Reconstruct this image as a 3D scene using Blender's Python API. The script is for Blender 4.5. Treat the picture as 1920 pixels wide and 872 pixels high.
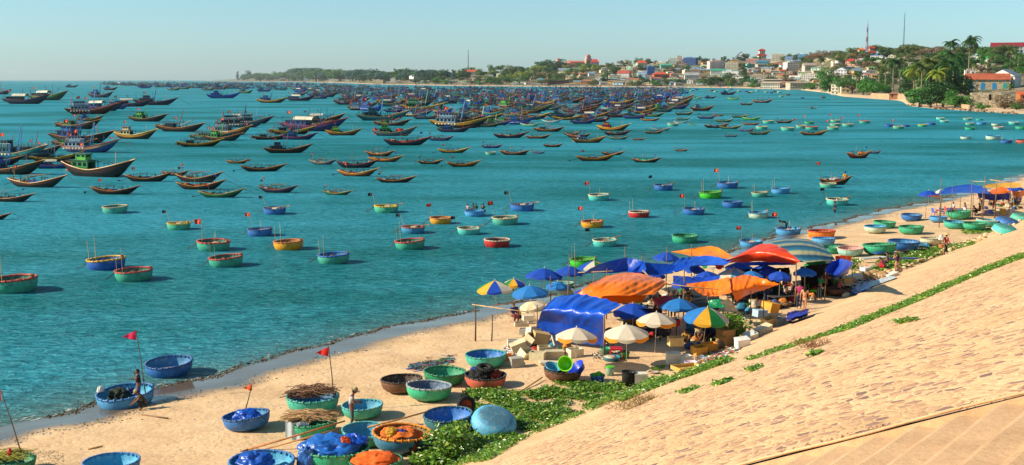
import bpy, math, random
import numpy as np
from mathutils import Vector, Matrix, Euler, noise
for o in list(bpy.data.objects): bpy.data.objects.remove(o)
SC = bpy.context.scene
COL = SC.collection
RND = random.Random(11)
PI = math.pi
# ------------------------------------------------------------------ camera geometry
F = 2200.0; CX = 960.0; CY = 436.0; HORY = 149.0; CAMH = 14.5
PITCH = math.atan((CY - HORY) / F)
CP, SP = math.cos(PITCH), math.sin(PITCH)
CAM = Vector((0, 0, CAMH))
def ray(px, py):
    a = (px - CX) / F; v = (py - CY) / F
    return Vector((a, CP - v*SP, -SP - v*CP))
def at(px, py, z=0.0):
    """point of the level z whose picture is px, py"""
    d = ray(px, py); t = (z - CAMH) / d.z
    return CAM + d * t
def depth(p):
    return (Vector(p) - CAM).dot(Vector((0, CP, -SP)))
# shore frame: s runs along the beach, u rises inland towards the embankment
DS = Vector((0.61, 0.7924)); DU = Vector((0.7924, -0.61))
def su(x, y): return (x*DS.x + y*DS.y, x*DU.x + y*DU.y)
def xy(s, u): return (s*DS.x + u*DU.x, s*DS.y + u*DU.y)
def lerp(a, b, t): return a + (b-a)*t
def itp(x, xs, ys):
    if x <= xs[0]: return ys[0]
    for i in range(1, len(xs)):
        if x <= xs[i]:
            return lerp(ys[i-1], ys[i], (x-xs[i-1])/(xs[i]-xs[i-1]))
    return ys[-1]
SLOPE = 0.45
def foot_u(s): return itp(s, [0, 31, 50, 83, 118, 200, 400], [-26.0, -26.0, -26.6, -28.0, -29.6, -31.5, -33])
def shore_u(s): return -46.2 + .5*math.sin(s*.09+.6) + .35*math.sin(s*.23) + .22*math.sin(s*.71+1) + .14*math.sin(s*1.57+2) - (0.0 if s < 150 else (s-150)*.02)
def ground_z(x, y, bumps=True):
    s, u = su(x, y)
    fu = foot_u(s); w = shore_u(s)
    if u > -1.0:
        u2 = -1.0
        return 1.0 + (u2 - fu)*SLOPE*((26.0-1)/(-fu-1))
    if u > fu:
        z = 1.0 + (u - fu)*SLOPE*((26.0-1)/(-fu-1))
        if bumps: z += .03*noise.noise((x*.5, y*.5, 3.3))
        return z
    if u > w:
        t = (u-w)/(fu-w)
        z = 1.0*(1-(1-t)**1.55)
        if bumps: z += min(1, t*4)*(.10*noise.noise((x*.35, y*.35, 0)) + .035*noise.noise((x*1.3, y*1.3, 5)))*(1 - max(0, (t-.85)/.15)*.6)
        return z
    d = w-u
    return -.035*d - .002*d*d
def gp(px, py, dz=0.0):
    """ground point seen at px, py (near shore)"""
    z = .6
    for _ in range(5):
        p = at(px, py, z+dz); z = lerp(z, ground_z(p.x, p.y, False), .9)
    z = ground_z(p.x, p.y); p = at(px, py, z+dz)
    return Vector((p.x, p.y, ground_z(p.x, p.y)))
def up(px, py, h):
    """point h above the ground, seen at px, py"""
    z = .6
    for _ in range(20):
        p = at(px, py, z+h); z = lerp(z, ground_z(p.x, p.y), .7)
    return Vector((p.x, p.y, z+h))
# ------------------------------------------------------------------ materials
def col(h, a=1.0):
    if isinstance(h, str):
        h = h.lstrip('#'); r = [int(h[i:i+2], 16)/255 for i in (0, 2, 4)]
        return tuple((c/12.92 if c <= .04045 else ((c+.055)/1.055)**2.4) for c in r) + (a,)
    return tuple(h)[:3] + (a,)
class NT:
    def __init__(s, name):
        m = bpy.data.materials.new(name); m.use_nodes = True
        s.m = m; s.t = m.node_tree; s.n = s.t.nodes; s.l = s.t.links
        s.b = s.n['Principled BSDF']; s.out = s.n['Material Output']
    def new(s, typ, **kw):
        n = s.n.new('ShaderNode'+typ)
        for k, v in kw.items(): setattr(n, k, v)
        return n
    def link(s, a, b): s.l.new(a, b)
    def coord(s, kind='Object', scale=(1, 1, 1), rot=(0, 0, 0)):
        tc = s.new('TexCoord'); mp = s.new('Mapping'); mp.inputs['Scale'].default_value = scale
        mp.inputs['Rotation'].default_value = rot
        s.link(tc.outputs[kind], mp.inputs[0]); return mp.outputs[0]
    def pos(s, scale=(1, 1, 1), rot=(0, 0, 0)):
        g = s.new('NewGeometry'); mp = s.new('Mapping'); mp.inputs['Scale'].default_value = scale
        mp.inputs['Rotation'].default_value = rot
        s.link(g.outputs['Position'], mp.inputs[0]); return mp.outputs[0]
    def noise(s, vec, scale=5, detail=3, rough=.55, dist=0):
        n = s.new('TexNoise'); n.inputs['Scale'].default_value = scale; n.inputs['Detail'].default_value = detail
        n.inputs['Roughness'].default_value = rough; n.inputs['Distortion'].default_value = dist
        s.link(vec, n.inputs['Vector']); return n.outputs['Fac']
    def ramp(s, fac, stops, interp='LINEAR'):
        r = s.new('ValToRGB'); r.color_ramp.interpolation = interp
        e = r.color_ramp.elements
        while len(e) < len(stops): e.new(.5)
        for i, (p, c) in enumerate(stops):
            e[i].position = p; e[i].color = col(c) if not isinstance(c, float) else (c, c, c, 1)
        s.link(fac, r.inputs[0]); return r.outputs[0]
    def mix(s, fac, a, b, mode='MIX'):
        n = s.new('MixRGB', blend_type=mode)
        for i, v in enumerate((fac, a, b)):
            if isinstance(v, (int, float)): n.inputs[i].default_value = v if i == 0 else (v, v, v, 1)
            elif isinstance(v, (tuple, str)): n.inputs[i].default_value = col(v)
            else: s.link(v, n.inputs[i])
        return n.outputs[0]
    def math(s, op, a, b=None, clamp=False):
        n = s.new('Math', operation=op, use_clamp=clamp)
        for i, v in enumerate((a, b)):
            if v is None: continue
            if isinstance(v, (int, float)): n.inputs[i].default_value = v
            else: s.link(v, n.inputs[i])
        return n.outputs[0]
    def bump(s, h, strength=.3, dist=.05):
        n = s.new('Bump'); n.inputs['Strength'].default_value = strength; n.inputs['Distance'].default_value = dist
        s.link(h, n.inputs['Height']); s.link(n.outputs[0], s.b.inputs['Normal']); return n
    def set(s, **kw):
        for k, v in kw.items():
            k = k.replace('_', ' ')
            i = s.b.inputs[k]
            if isinstance(v, (int, float)): i.default_value = v
            elif isinstance(v, (tuple, str)): i.default_value = col(v)
            else: s.link(v, i)
MATS = {}
def _obj_mat(name, rough=.5, dirt=.35, scale=2.5, metal=0.0, spec=.5, bump=0.0, bscale=8, stretch=(1, 1, 1), transl=0, dark=.35):
    """painted / woven / wooden surface whose own colour is the object's colour"""
    t = NT(name); oi = t.new('ObjectInfo'); v = t.coord('Object', stretch)
    ad = t.new('VectorMath', operation='ADD'); t.link(v, ad.inputs[0])
    sc = t.new('VectorMath', operation='SCALE'); sc.inputs[3].default_value = 37.0
    cm = t.new('CombineXYZ'); 
    for i in range(3): t.link(oi.outputs['Random'], cm.inputs[i])
    t.link(cm.outputs[0], sc.inputs[0]); t.link(sc.outputs[0], ad.inputs[1])
    v = ad.outputs[0]
    n = t.noise(v, scale, 5, .65); d = t.ramp(n, [(.3, dark), (.62, 1.0)])
    c = t.mix(dirt, oi.outputs['Color'], t.mix(1.0, oi.outputs['Color'], d, 'MULTIPLY'))
    n2 = t.noise(v, scale*.35, 2); lite = t.ramp(n2, [(.35, .86), (.7, 1.12)])
    c = t.mix(1.0, c, lite, 'MULTIPLY')
    t.set(Base_Color=c, Roughness=rough, Metallic=metal)
    t.b.inputs['Specular IOR Level'].default_value = spec
    if bump: t.bump(t.noise(v, bscale, 3), bump, .03)
    if transl:
        tr = t.new('BsdfTranslucent'); t.link(c, tr.inputs[0]); ms = t.new('MixShader'); ms.inputs[0].default_value = transl
        t.link(t.b.outputs[0], ms.inputs[1]); t.link(tr.outputs[0], ms.inputs[2]); t.link(ms.outputs[0], t.out.inputs[0])
    MATS[name] = t.m
_obj_mat('paint', .42, .55, 1.6, bump=.15)
_obj_mat('gloss', .25, .25, 2.0)
_obj_mat('cloth', .8, .3, 1.5, transl=.12, bump=.25, bscale=5)
_obj_mat('tarp', .36, .45, 1.6, transl=.07, bump=.6, bscale=5, spec=.5)
_obj_mat('wood', .7, .8, 3, stretch=(1, 1, 1), bump=.3, bscale=12)
_obj_mat('metal', .35, .4, 4, metal=.6)
_obj_mat('rubber', .75, .3, 3)
_obj_mat('net', .9, .9, 9, bump=1.0, bscale=14, dark=.15)
_obj_mat('foam', .65, .5, 2.5, bump=.1, dark=.5)
_obj_mat('skin', .55, .1, 3)
_obj_mat('wall', .8, .45, .25, bump=.1, dark=.6)
_obj_mat('roofing', .7, .7, .35, bump=.2, dark=.45)
_obj_mat('leaf', .55, .7, .9, transl=.3, dark=.45)
_obj_mat('bark', .85, .8, 3, bump=.5)
_obj_mat('glass', .12, .1, 1)
def hullmat():
    t = NT('hull_planks'); oi = t.new('ObjectInfo'); v = t.coord('Object')
    sx = t.new('SeparateXYZ'); t.link(v, sx.inputs[0])
    n = t.noise(t.coord('Object', (.5, .5, 4)), 1.6, 5, .7)
    d = t.ramp(n, [(.32, .4), (.62, 1.0)])
    c = t.mix(.75, oi.outputs['Color'], t.mix(1.0, oi.outputs['Color'], d, 'MULTIPLY'))
    # plank seams, the run of weed and slime at the waterline
    w = t.new('TexWave', wave_type='BANDS', bands_direction='Z', wave_profile='SAW'); w.inputs['Scale'].default_value = 1.1
    w.inputs['Distortion'].default_value = .4; t.link(v, w.inputs['Vector'])
    seam = t.ramp(w.outputs['Fac'], [(.0, .55), (.08, 1.0)])
    c = t.mix(.6, c, t.mix(1.0, c, seam, 'MULTIPLY'))
    wl = t.ramp(t.math('ADD', sx.outputs[2], t.math('MULTIPLY', n, .12)), [(.12, 1.0), (.2, 0.0)])
    c = t.mix(wl, c, (.03, .035, .022))
    t.set(Base_Color=c, Roughness=.5); t.bump(n, .3, .05); MATS['hull'] = t.m
hullmat()
def basketmat():
    t = NT('coracle_shell'); oi = t.new('ObjectInfo'); v = t.coord('Object')
    sx = t.new('SeparateXYZ'); t.link(v, sx.inputs[0])
    n = t.noise(v, 2.4, 6, .7); d = t.ramp(n, [(.28, .45), (.5, 1.0), (.75, 1.0)])
    c = t.mix(.65, oi.outputs['Color'], t.mix(1.0, oi.outputs['Color'], d, 'MULTIPLY'))
    sc = t.ramp(t.noise(v, 11, 4, .8), [(.60, 0.0), (.66, 1.0)])
    c = t.mix(t.math('MULTIPLY', sc, .55), c, (.16, .11, .06))
    low = t.ramp(t.math('ADD', sx.outputs[2], t.math('MULTIPLY', n, .25)), [(.14, 1.0), (.30, 0.0)])
    c = t.mix(t.math('MULTIPLY', low, .6), c, (.06, .06, .035))
    v2 = t.coord('Object', (5, 5, .8)); st = t.ramp(t.noise(v2, 1.6, 4, .7), [(.38, .55), (.58, 1.0)]); c = t.mix(.45, c, t.mix(1.0, c, st, 'MULTIPLY'))
    pale = t.ramp(t.noise(v, 3.7, 5, .75), [(.56, 0.0), (.66, 1.0)]); c = t.mix(t.math('MULTIPLY', pale, .30), c, (.62, .60, .50))
    t.set(Base_Color=c, Roughness=.52)
    w = t.new('TexVoronoi'); w.inputs['Scale'].default_value = 26; t.link(v, w.inputs['Vector'])
    t.bump(w.outputs['Distance'], .35, .03); MATS['basket'] = t.m
basketmat()
# ------------------------------------------------------------------ mesh builder
class MB:
    def __init__(s): s.v = []; s.f = []; s.mi = []
    def add(s, vs, fs, mi=0):
        o = len(s.v); s.v.extend([tuple(p) for p in vs]); s.f.extend([tuple(i+o for i in f) for f in fs]); s.mi.extend([mi]*len(fs)); return s
    def box(s, x0, x1, y0, y1, z0, z1, M=None, mi=0):
        vs = [Vector((x, y, z)) for x in (x0, x1) for y in (y0, y1) for z in (z0, z1)]
        if M is not None: vs = [M @ p for p in vs]
        return s.add(vs, [(0, 1, 3, 2), (4, 6, 7, 5), (0, 4, 5, 1), (2, 3, 7, 6), (0, 2, 6, 4), (1, 5, 7, 3)], mi)
    def tube(s, pts, r, n=6, r1=None, cap=True, mi=0):
        pts = [Vector(p) for p in pts]; k = len(pts); vs = []; fs = []
        if r1 is None: r1 = r
        for i, p in enumerate(pts):
            d = (pts[min(i+1, k-1)] - pts[max(i-1, 0)]).normalized()
            a = d.orthogonal().normalized() if abs(d.z) < .95 else Vector((1, 0, 0))
            if abs(d.z) < .95: a = d.cross(Vector((0, 0, 1))).normalized()
            b = d.cross(a); rr = lerp(r, r1, i/max(1, k-1)) if not isinstance(r, (list, tuple)) else r[i]
            for j in range(n):
                t = 2*PI*j/n; vs.append(p + a*math.cos(t)*rr + b*math.sin(t)*rr)
        for i in range(k-1):
            for j in range(n):
                fs.append((i*n+j, i*n+(j+1) % n, (i+1)*n+(j+1) % n, (i+1)*n+j))
        if cap: fs += [tuple(reversed(range(n))), tuple(range((k-1)*n, k*n))]
        return s.add(vs, fs, mi)
    def lathe(s, prof, n=24, c=(0, 0, 0), M=None, mi=0, sx=1, sy=1, closed=False):
        vs = []; fs = []; k = len(prof)
        for (r, z) in prof:
            for j in range(n):
                t = 2*PI*j/n; p = Vector((c[0]+r*math.cos(t)*sx, c[1]+r*math.sin(t)*sy, c[2]+z)); vs.append(M @ p if M is not None else p)
        for i in range(k-1 + (1 if closed else 0)):
            i2 = (i+1) % k
            for j in range(n): fs.append((i*n+j, i*n+(j+1) % n, i2*n+(j+1) % n, i2*n+j))
        return s.add(vs, fs, mi)
    def torus(s, R, r, c=(0, 0, 0), n=20, m=8, M=None, mi=0):
        return s.lathe([(R+r*math.cos(2*PI*i/m), r*math.sin(2*PI*i/m)) for i in range(m)], n, c, M, mi, closed=True)
    def grid(s, fn, nu, nv, mi=0):
        vs = [fn(i/nu, j/nv) for i in range(nu+1) for j in range(nv+1)]
        fs = [(i*(nv+1)+j, (i+1)*(nv+1)+j, (i+1)*(nv+1)+j+1, i*(nv+1)+j+1) for i in range(nu) for j in range(nv)]
        return s.add(vs, fs, mi)
    def blob(s, c, rx, ry, rz, seed=0, amp=.25, n=12, m=8, base=False, mi=0):
        vs = []; fs = []
        for i in range(m+1):
            ph = PI*i/m
            for j in range(n):
                t = 2*PI*j/n; d = Vector((math.sin(ph)*math.cos(t), math.sin(ph)*math.sin(t), math.cos(ph)))
                k = 1 + amp*noise.noise(d*1.7 + Vector((seed*3.1, 0, 0)))*2
                z = d.z*k*rz
                if base: z = max(z, 0)
                vs.append((c[0]+d.x*k*rx, c[1]+d.y*k*ry, c[2]+z))
        for i in range(m):
            for j in range(n): fs.append((i*n+j, (i+1)*n+j, (i+1)*n+(j+1) % n, i*n+(j+1) % n))
        return s.add(vs, fs, mi)
    def mesh(s, name, mats, smooth=False):
        me = bpy.data.meshes.new(name); me.from_pydata([tuple(p) for p in s.v], [], s.f)
        for m in (mats if isinstance(mats, (list, tuple)) else [mats]): me.materials.append(MATS[m] if isinstance(m, str) else m)
        if any(s.mi): me.polygons.foreach_set('material_index', s.mi)
        if smooth: me.polygons.foreach_set('use_smooth', [True]*len(s.f))
        me.update(); return me
    def build(s, name, mats, parent=None, color=None, smooth=False, loc=None):
        return link(name, s.mesh(name, mats, smooth), parent, color, loc)
def link(name, me, parent=None, color=None, loc=None, rot=None):
    o = bpy.data.objects.new(name, me); COL.objects.link(o)
    if parent is not None: o.parent = parent
    if color is not None: o.color = col(color)
    if loc is not None: o.location = loc
    if rot is not None: o.rotation_euler = rot
    return o
def tag(o, label=None, cat=None, group=None, kind=None):
    if label: o['label'] = label
    if cat: o['category'] = cat
    if group: o['group'] = group
    if kind: o['kind'] = kind
    return o
def thing(name, label, cat, loc=(0, 0, 0), rz=0.0, group=None, scale=1.0, rot=None):
    o = bpy.data.objects.new(name, None); COL.objects.link(o); o.location = loc
    o.rotation_euler = rot if rot else (0, 0, rz); o.scale = (scale,)*3 if isinstance(scale, (int, float)) else scale
    o.empty_display_size = .1
    return tag(o, label, cat, group)
KIDS = {}
def kids(o):
    return [c for c in KIDS.get(o.name, [])]
def freeze(root):
    """remember the children of a prototype (and theirs)"""
    for o in COL.objects:
        if o.parent is not None: KIDS.setdefault(o.parent.name, [])
    def rec(o):
        KIDS[o.name] = list(o.children)
        for c in o.children: rec(c)
    rec(root)
def base(n): return n.split('.')[0]
def copy_tree(o, colors=None, skip=(), parent=None):
    c = o.copy(); COL.objects.link(c)
    if parent is not None: c.parent = parent
    if colors:
        b = base(o.name)
        if b in colors: c.color = col(colors[b])
    for ch in kids(o):
        if base(ch.name) in skip: continue
        copy_tree(ch, colors, skip, c)
    return c
class Proto:
    """first use takes the prototype itself, later uses copy it"""
    def __init__(s, make): s.make = make; s.o = None; s.used = False
    def get(s, colors=None, skip=()):
        if s.o is None: s.o = s.make(); freeze(s.o)
        return copy_tree(s.o, colors, skip)
    def drop(s):
        out = []
        if s.o is not None:
            def rec(o):
                for c in kids(o): rec(c)
                out.append(o)
            rec(s.o)
        return out
PROTOS = []
def proto(fn):
    p = Proto(fn); PROTOS.append(p); return p
# ================================================================== people
def skin_mesh(chains, name, mat, sub=1):
    """chains: list of [(x,y,z,r), ...]; shared points join"""
    V = []; E = []; Rr = []; idx = {}
    def vid(p):
        k = (round(p[0], 3), round(p[1], 3), round(p[2], 3))
        if k not in idx: idx[k] = len(V); V.append(p[:3]); Rr.append(p[3])
        return idx[k]
    for c in chains:
        ids = [vid(p) for p in c]
        for a, b in zip(ids[:-1], ids[1:]): E.append((a, b))
    me = bpy.data.meshes.new('tmp'); me.from_pydata(V, E, []); o = bpy.data.objects.new('tmp', me); COL.objects.link(o)
    md = o.modifiers.new('s', 'SKIN'); md.use_smooth_shade = True
    for i, r in enumerate(Rr): me.skin_vertices[0].data[i].radius = (r if isinstance(r, tuple) else (r, r)); me.skin_vertices[0].data[i].use_root = (i == 0)
    ss = o.modifiers.new('u', 'SUBSURF'); ss.levels = sub; ss.render_levels = sub
    bpy.context.view_layer.update(); dg = bpy.context.evaluated_depsgraph_get(); ev = o.evaluated_get(dg); m2 = bpy.data.meshes.new_from_object(ev); m2.name = name
    bpy.data.objects.remove(o); m2.materials.clear(); m2.materials.append(MATS[mat]); return m2
POSES = {}
def P_(**k): return k
def pose(kind):
    st = dict(pel=(0, 0, .93), wai=(0, 0, 1.08), che=(.01, 0, 1.28), nek=(.0, 0, 1.43), hea=(.025, 0, 1.58), sh=[(0, .17, 1.38), (0, -.17, 1.38)], el=[(-.02, .22, 1.12), (-.02, -.22, 1.12)], wr=[(.07, .23, .89), (.07, -.23, .89)],
              hip=[(0, .09, .90), (0, -.09, .90)], kn=[(.02, .10, .50), (.02, -.10, .50)], an=[(-.01, .10, .09), (-.01, -.10, .09)], toe=[(.14, .11, .035), (.14, -.11, .035)])
    if kind == 'walk': st.update(kn=[(.16, .09, .52), (-.05, -.09, .50)], an=[(.20, .09, .10), (-.30, -.09, .14)], toe=[(.34, .10, .05), (-.18, -.10, .04)], el=[(-.12, .22, 1.14), (.06, -.22, 1.12)], wr=[(-.10, .23, .90), (.24, -.20, .98)])
    if kind == 'armup': st.update(el=[(.12, .24, 1.22), (.10, -.22, 1.16)], wr=[(.14, .14, 1.45), (.28, -.10, 1.20)])
    if kind == 'reach': st.update(el=[(.10, .23, 1.14), (.10, -.23, 1.14)], wr=[(.30, .14, 1.08), (.30, -.14, 1.10)], che=(.04, 0, 1.27), nek=(.06, 0, 1.42), hea=(.13, 0, 1.55))
    if kind == 'bend': st.update(pel=(-.12, 0, .90), wai=(.02, 0, 1.00), che=(.22, 0, 1.08), nek=(.38, 0, 1.10), hea=(.52, 0, 1.12), sh=[(.32, .17, 1.06), (.32, -.17, 1.06)], el=[(.36, .22, .82), (.36, -.22, .82)], wr=[(.48, .14, .62), (.50, -.14, .64)], hip=[(-.12, .09, .88), (-.12, -.09, .88)], kn=[(-.04, .11, .48), (.0, -.11, .50)])
    if kind == 'squat': st.update(pel=(-.08, 0, .24), wai=(-.04, 0, .40), che=(.08, 0, .58), nek=(.18, 0, .72), hea=(.27, 0, .84), sh=[(.12, .17, .67), (.12, -.17, .67)], el=[(.30, .21, .50), (.30, -.21, .50)], wr=[(.48, .12, .34), (.50, -.10, .32)], hip=[(-.06, .10, .25), (-.06, -.10, .25)], kn=[(.28, .19, .46), (.28, -.19, .46)], an=[(.08, .15, .09), (.08, -.15, .09)], toe=[(.23, .17, .035), (.23, -.17, .035)])
    if kind == 'sit': st.update(pel=(0, 0, .50), wai=(0, 0, .65), che=(.03, 0, .86), nek=(.04, 0, 1.01), hea=(.09, 0, 1.15), sh=[(.03, .17, .96), (.03, -.17, .96)], el=[(.06, .22, .70), (.06, -.22, .70)], wr=[(.28, .15, .62), (.28, -.15, .62)], hip=[(.02, .10, .48), (.02, -.10, .48)], kn=[(.42, .12, .48), (.42, -.12, .48)], an=[(.40, .12, .09), (.36, -.12, .09)], toe=[(.55, .13, .035), (.51, -.13, .035)])
    return st
def make_person(kind, sleeves=.5, legs='long', hair='short'):
    key = (kind, sleeves, legs, hair)
    if key in POSES: return POSES[key]
    J = pose(kind); R_ = lambda p, r: (*p, r); mid = lambda a, b, t: tuple(lerp(x, y, t) for x, y in zip(a, b))
    ch = [[R_(J['pel'], (.125, .10)), R_(J['wai'], (.115, .088)), R_(J['che'], (.135, .10)), R_(J['nek'], .055), R_(mid(J['nek'], J['hea'], .55), .05)]]
    for i in (0, 1):
        h_ = J['wr'][i]; d = (Vector(h_)-Vector(J['el'][i])).normalized(); palm = tuple(Vector(h_)+d*.07)
        ch.append([R_(J['che'], (.135, .10)), R_(J['sh'][i], .058), R_(mid(J['sh'][i], J['el'][i], .5), .046), R_(J['el'][i], .036), R_(mid(J['el'][i], h_, .4), .034), R_(h_, .023), R_(palm, .032)])
        ch.append([R_(J['pel'], (.125, .10)), R_(J['hip'][i], .092), R_(mid(J['hip'][i], J['kn'][i], .5), .074), R_(J['kn'][i], .052), R_(mid(J['kn'][i], J['an'][i], .35), .050), R_(J['an'][i], .034), R_(J['toe'][i], .032)])
    body = skin_mesh(ch, 'body', 'skin')
    # head with brow, nose, chin and ears, hands with fingers: merged into the body mesh
    m = MB(); m.v = [tuple(v.co) for v in body.vertices]; m.f = [tuple(p.vertices) for p in body.polygons]; m.mi = [0]*len(m.f)
    hx = Vector(J['hea']); tl = (hx-Vector(J['nek'])).normalized(); yy = Vector((0, 1, 0)); fw = yy.cross(tl).normalized(); 
    if fw.x < 0: fw = -fw
    M = Matrix((fw, yy, tl)).transposed().to_4x4(); M.translation = hx
    hm = MB(); n, k = 16, 12; vs = []
    for i in range(k+1):
        ph = PI*i/k
        for j in range(n):
            t = 2*PI*j/n; x, y, z = math.sin(ph)*math.cos(t), math.sin(ph)*math.sin(t), math.cos(ph)
            X = .092*x; Y = .075*y*(1-.22*max(0, -z)); Z = .115*z
            if x > .6 and abs(y) < .3 and -.35 < z < .1: X += .020
            if x > .5 and z < -.55: X += .008
            vs.append(M @ Vector((X, Y, Z)))
    hm.add(vs, [(i*n+j, (i+1)*n+j, (i+1)*n+(j+1) % n, i*n+(j+1) % n) for i in range(k) for j in range(n)])
    m.add(hm.v, hm.f)
    for s in (-1, 1): e = MB(); e.blob((0, s*.078, 0), .022, .010, .032, 1, .02, 8, 6); m.add([M @ Vector(v) for v in e.v], e.f)
    for i in (0, 1):
        h_ = Vector(J['wr'][i]); d = (h_-Vector(J['el'][i])).normalized(); s = 1 if i == 0 else -1; sd = Vector((0, 0, 1)).cross(d); sd = sd.normalized() if sd.length > .2 else Vector((1, 0, 0)); nb = d.cross(sd)
        for q, L in zip((-.026, -.009, .009, .026), (.062, .074, .078, .07)):
            b = h_+d*.085+sd*q; m.tube([b-d*.02, b+d*L*.5, b+d*L*.8+nb*.02, b+d*L*.9+nb*.04], .009, 5, .006)
        b = h_+d*.035+sd*.028; m.tube([b, b+sd*.03+d*.025, b+sd*.035+d*.06], .011, 5, .007)
    P = {}
    P['body'] = m.mesh('body', 'skin', True)
    g = 1.17
    sh = [[R_(mid(J['pel'], J['wai'], .2), (.135, .115)), R_(J['wai'], (.130, .105)), R_(J['che'], (.152, .118)), R_(mid(J['che'], J['nek'], .75), .075)]]
    for i in (0, 1):
        c = [R_(J['che'], (.152, .118)), R_(J['sh'][i], .070), R_(mid(J['sh'][i], J['el'][i], .55), .060)]
        if sleeves > .6: c += [R_(J['el'][i], .048), R_(mid(J['el'][i], J['wr'][i], .85), .036)]
        sh.append(c)
    P['shirt'] = skin_mesh(sh, 'shirt', 'cloth')
    tr_ = [[R_(mid(J['pel'], J['wai'], .35), (.134, .110)), R_(J['pel'], (.140, .118))]]
    for i in (0, 1):
        c = [R_(J['pel'], (.140, .118)), R_(J['hip'][i], .108), R_(mid(J['hip'][i], J['kn'][i], .45), .092)]
        if legs == 'long': c += [R_(J['kn'][i], .068), R_(mid(J['kn'][i], J['an'][i], .4), .064), R_(mid(J['kn'][i], J['an'][i], .88), .052)]
        tr_.append(c)
    P['trousers' if legs == 'long' else 'shorts'] = skin_mesh(tr_, 'trousers', 'cloth')
    hm = MB(); vs = []
    for i in range(9):
        ph = PI*.62*i/8
        for j in range(16):
            t = 2*PI*j/16; x, y, z = math.sin(ph)*math.cos(t), math.sin(ph)*math.sin(t), math.cos(ph)
            front = max(0, x)*max(0, (i-4)/4); vs.append(M @ Vector((.100*x-.008-front*.06, .084*y, .121*z + front*.07)))
    hm.add(vs, [(i*16+j, (i+1)*16+j, (i+1)*16+(j+1) % 16, i*16+(j+1) % 16) for i in range(8) for j in range(16)])
    if hair == 'long': e = MB(); e.blob((-.085, 0, -.14), .045, .075, .17, 2, .1, 10, 8); hm.add([M @ Vector(v) for v in e.v], e.f)
    P['hair'] = hm.mesh('hair', 'net', True)
    e = MB(); 
    P['_M'] = M
    POSES[key] = P; return P
def hatmesh(kind, M):
    m = MB()
    if kind == 'cone': m.lathe([(.24, -.01), (.13, .09), (.005, .20), (.005, .185), (.12, .08), (.232, -.015)], 20)
    elif kind == 'brim': m.lathe([(.20, .0), (.105, .02), (.10, .09), (.06, .125), (.003, .13)], 20); m.lathe([(.20, .0), (.105, .006)], 20)
    else: m.lathe([(.108, -.01), (.112, .03), (.09, .09), (.003, .12)], 16); m.box(.08, .19, -.06, .06, -.012, .0)
    m.v = [tuple(M @ (Vector(v)+Vector((0, 0, .055)))) for v in m.v]; return m
for _k in (('stand', .5, 'long', 'short'), ('stand', 1, 'long', 'short'), ('armup', .5, 'long', 'short'), ('armup', .5, 'short', 'long'), ('squat', .5, 'long', 'short'), ('squat', .5, 'long', 'long'), ('reach', .5, 'long', 'short'), ('reach', 1, 'long', 'long'), ('walk', 1, 'long', 'short'), ('walk', .5, 'short', 'long'), ('bend', .5, 'long', 'short'), ('sit', .5, 'long', 'short')):
    make_person(*_k)   # grown first, while the scene is still small
# ------------------------------------------------------------------ world, sun, camera
SUN_EL, SUN_AZ = 31.0, None
TO_SUN = Vector((-0.99, -0.13, 0)).normalized()
w = bpy.data.worlds.new('World'); SC.world = w; w.use_nodes = True
nt = w.node_tree; bg = nt.nodes['Background']
sky = nt.nodes.new('ShaderNodeTexSky'); sky.sky_type = 'NISHITA'; sky.sun_disc = False
sky.sun_elevation = math.radians(SUN_EL); sky.sun_rotation = math.atan2(TO_SUN.x, TO_SUN.y)
sky.air_density = 1.0; sky.dust_density = .6; sky.ozone_density = 2.2; sky.altitude = 10
tint = nt.nodes.new('ShaderNodeMixRGB'); tint.blend_type = 'MULTIPLY'; tint.inputs[0].default_value = 1
tcn = nt.nodes.new('ShaderNodeTexCoord'); sxyz = nt.nodes.new('ShaderNodeSeparateXYZ'); nt.links.new(tcn.outputs['Generated'], sxyz.inputs[0])
tr = nt.nodes.new('ShaderNodeValToRGB'); nt.links.new(sxyz.outputs[2], tr.inputs[0])
tr.color_ramp.elements[0].position = 0.0; tr.color_ramp.elements[0].color = (.73, 1.03, 1.36, 1)
tr.color_ramp.elements[1].position = .16; tr.color_ramp.elements[1].color = (.65, .90, .88, 1)
nt.links.new(tr.outputs[0], tint.inputs[2])
nt.links.new(sky.outputs[0], tint.inputs[1]); nt.links.new(tint.outputs[0], bg.inputs[0]); bg.inputs[1].default_value = .084
sl = bpy.data.lights.new('sun', 'SUN'); sl.energy = 5.0; sl.angle = math.radians(.5); sl.color = (1.0, .86, .66)
so = bpy.data.objects.new('sun', sl); COL.objects.link(so)
dirv = -(TO_SUN*math.cos(math.radians(SUN_EL)) + Vector((0, 0, math.sin(math.radians(SUN_EL)))))
so.rotation_euler = dirv.to_track_quat('-Z', 'Y').to_euler(); so.location = (-50, -20, 60)
cd = bpy.data.cameras.new('camera'); co = bpy.data.objects.new('camera', cd); COL.objects.link(co)
co.location = CAM; co.rotation_euler = (math.radians(90)-PITCH, 0, 0)
cd.sensor_width = 36; cd.lens = F/1920*36; cd.clip_start = .1; cd.clip_end = 60000
SC.camera = co
SC.view_settings.view_transform = 'Standard'; SC.view_settings.look = 'None'
SC.view_settings.exposure = .72; SC.view_settings.gamma = 1
SC.render.engine = 'CYCLES'
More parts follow.
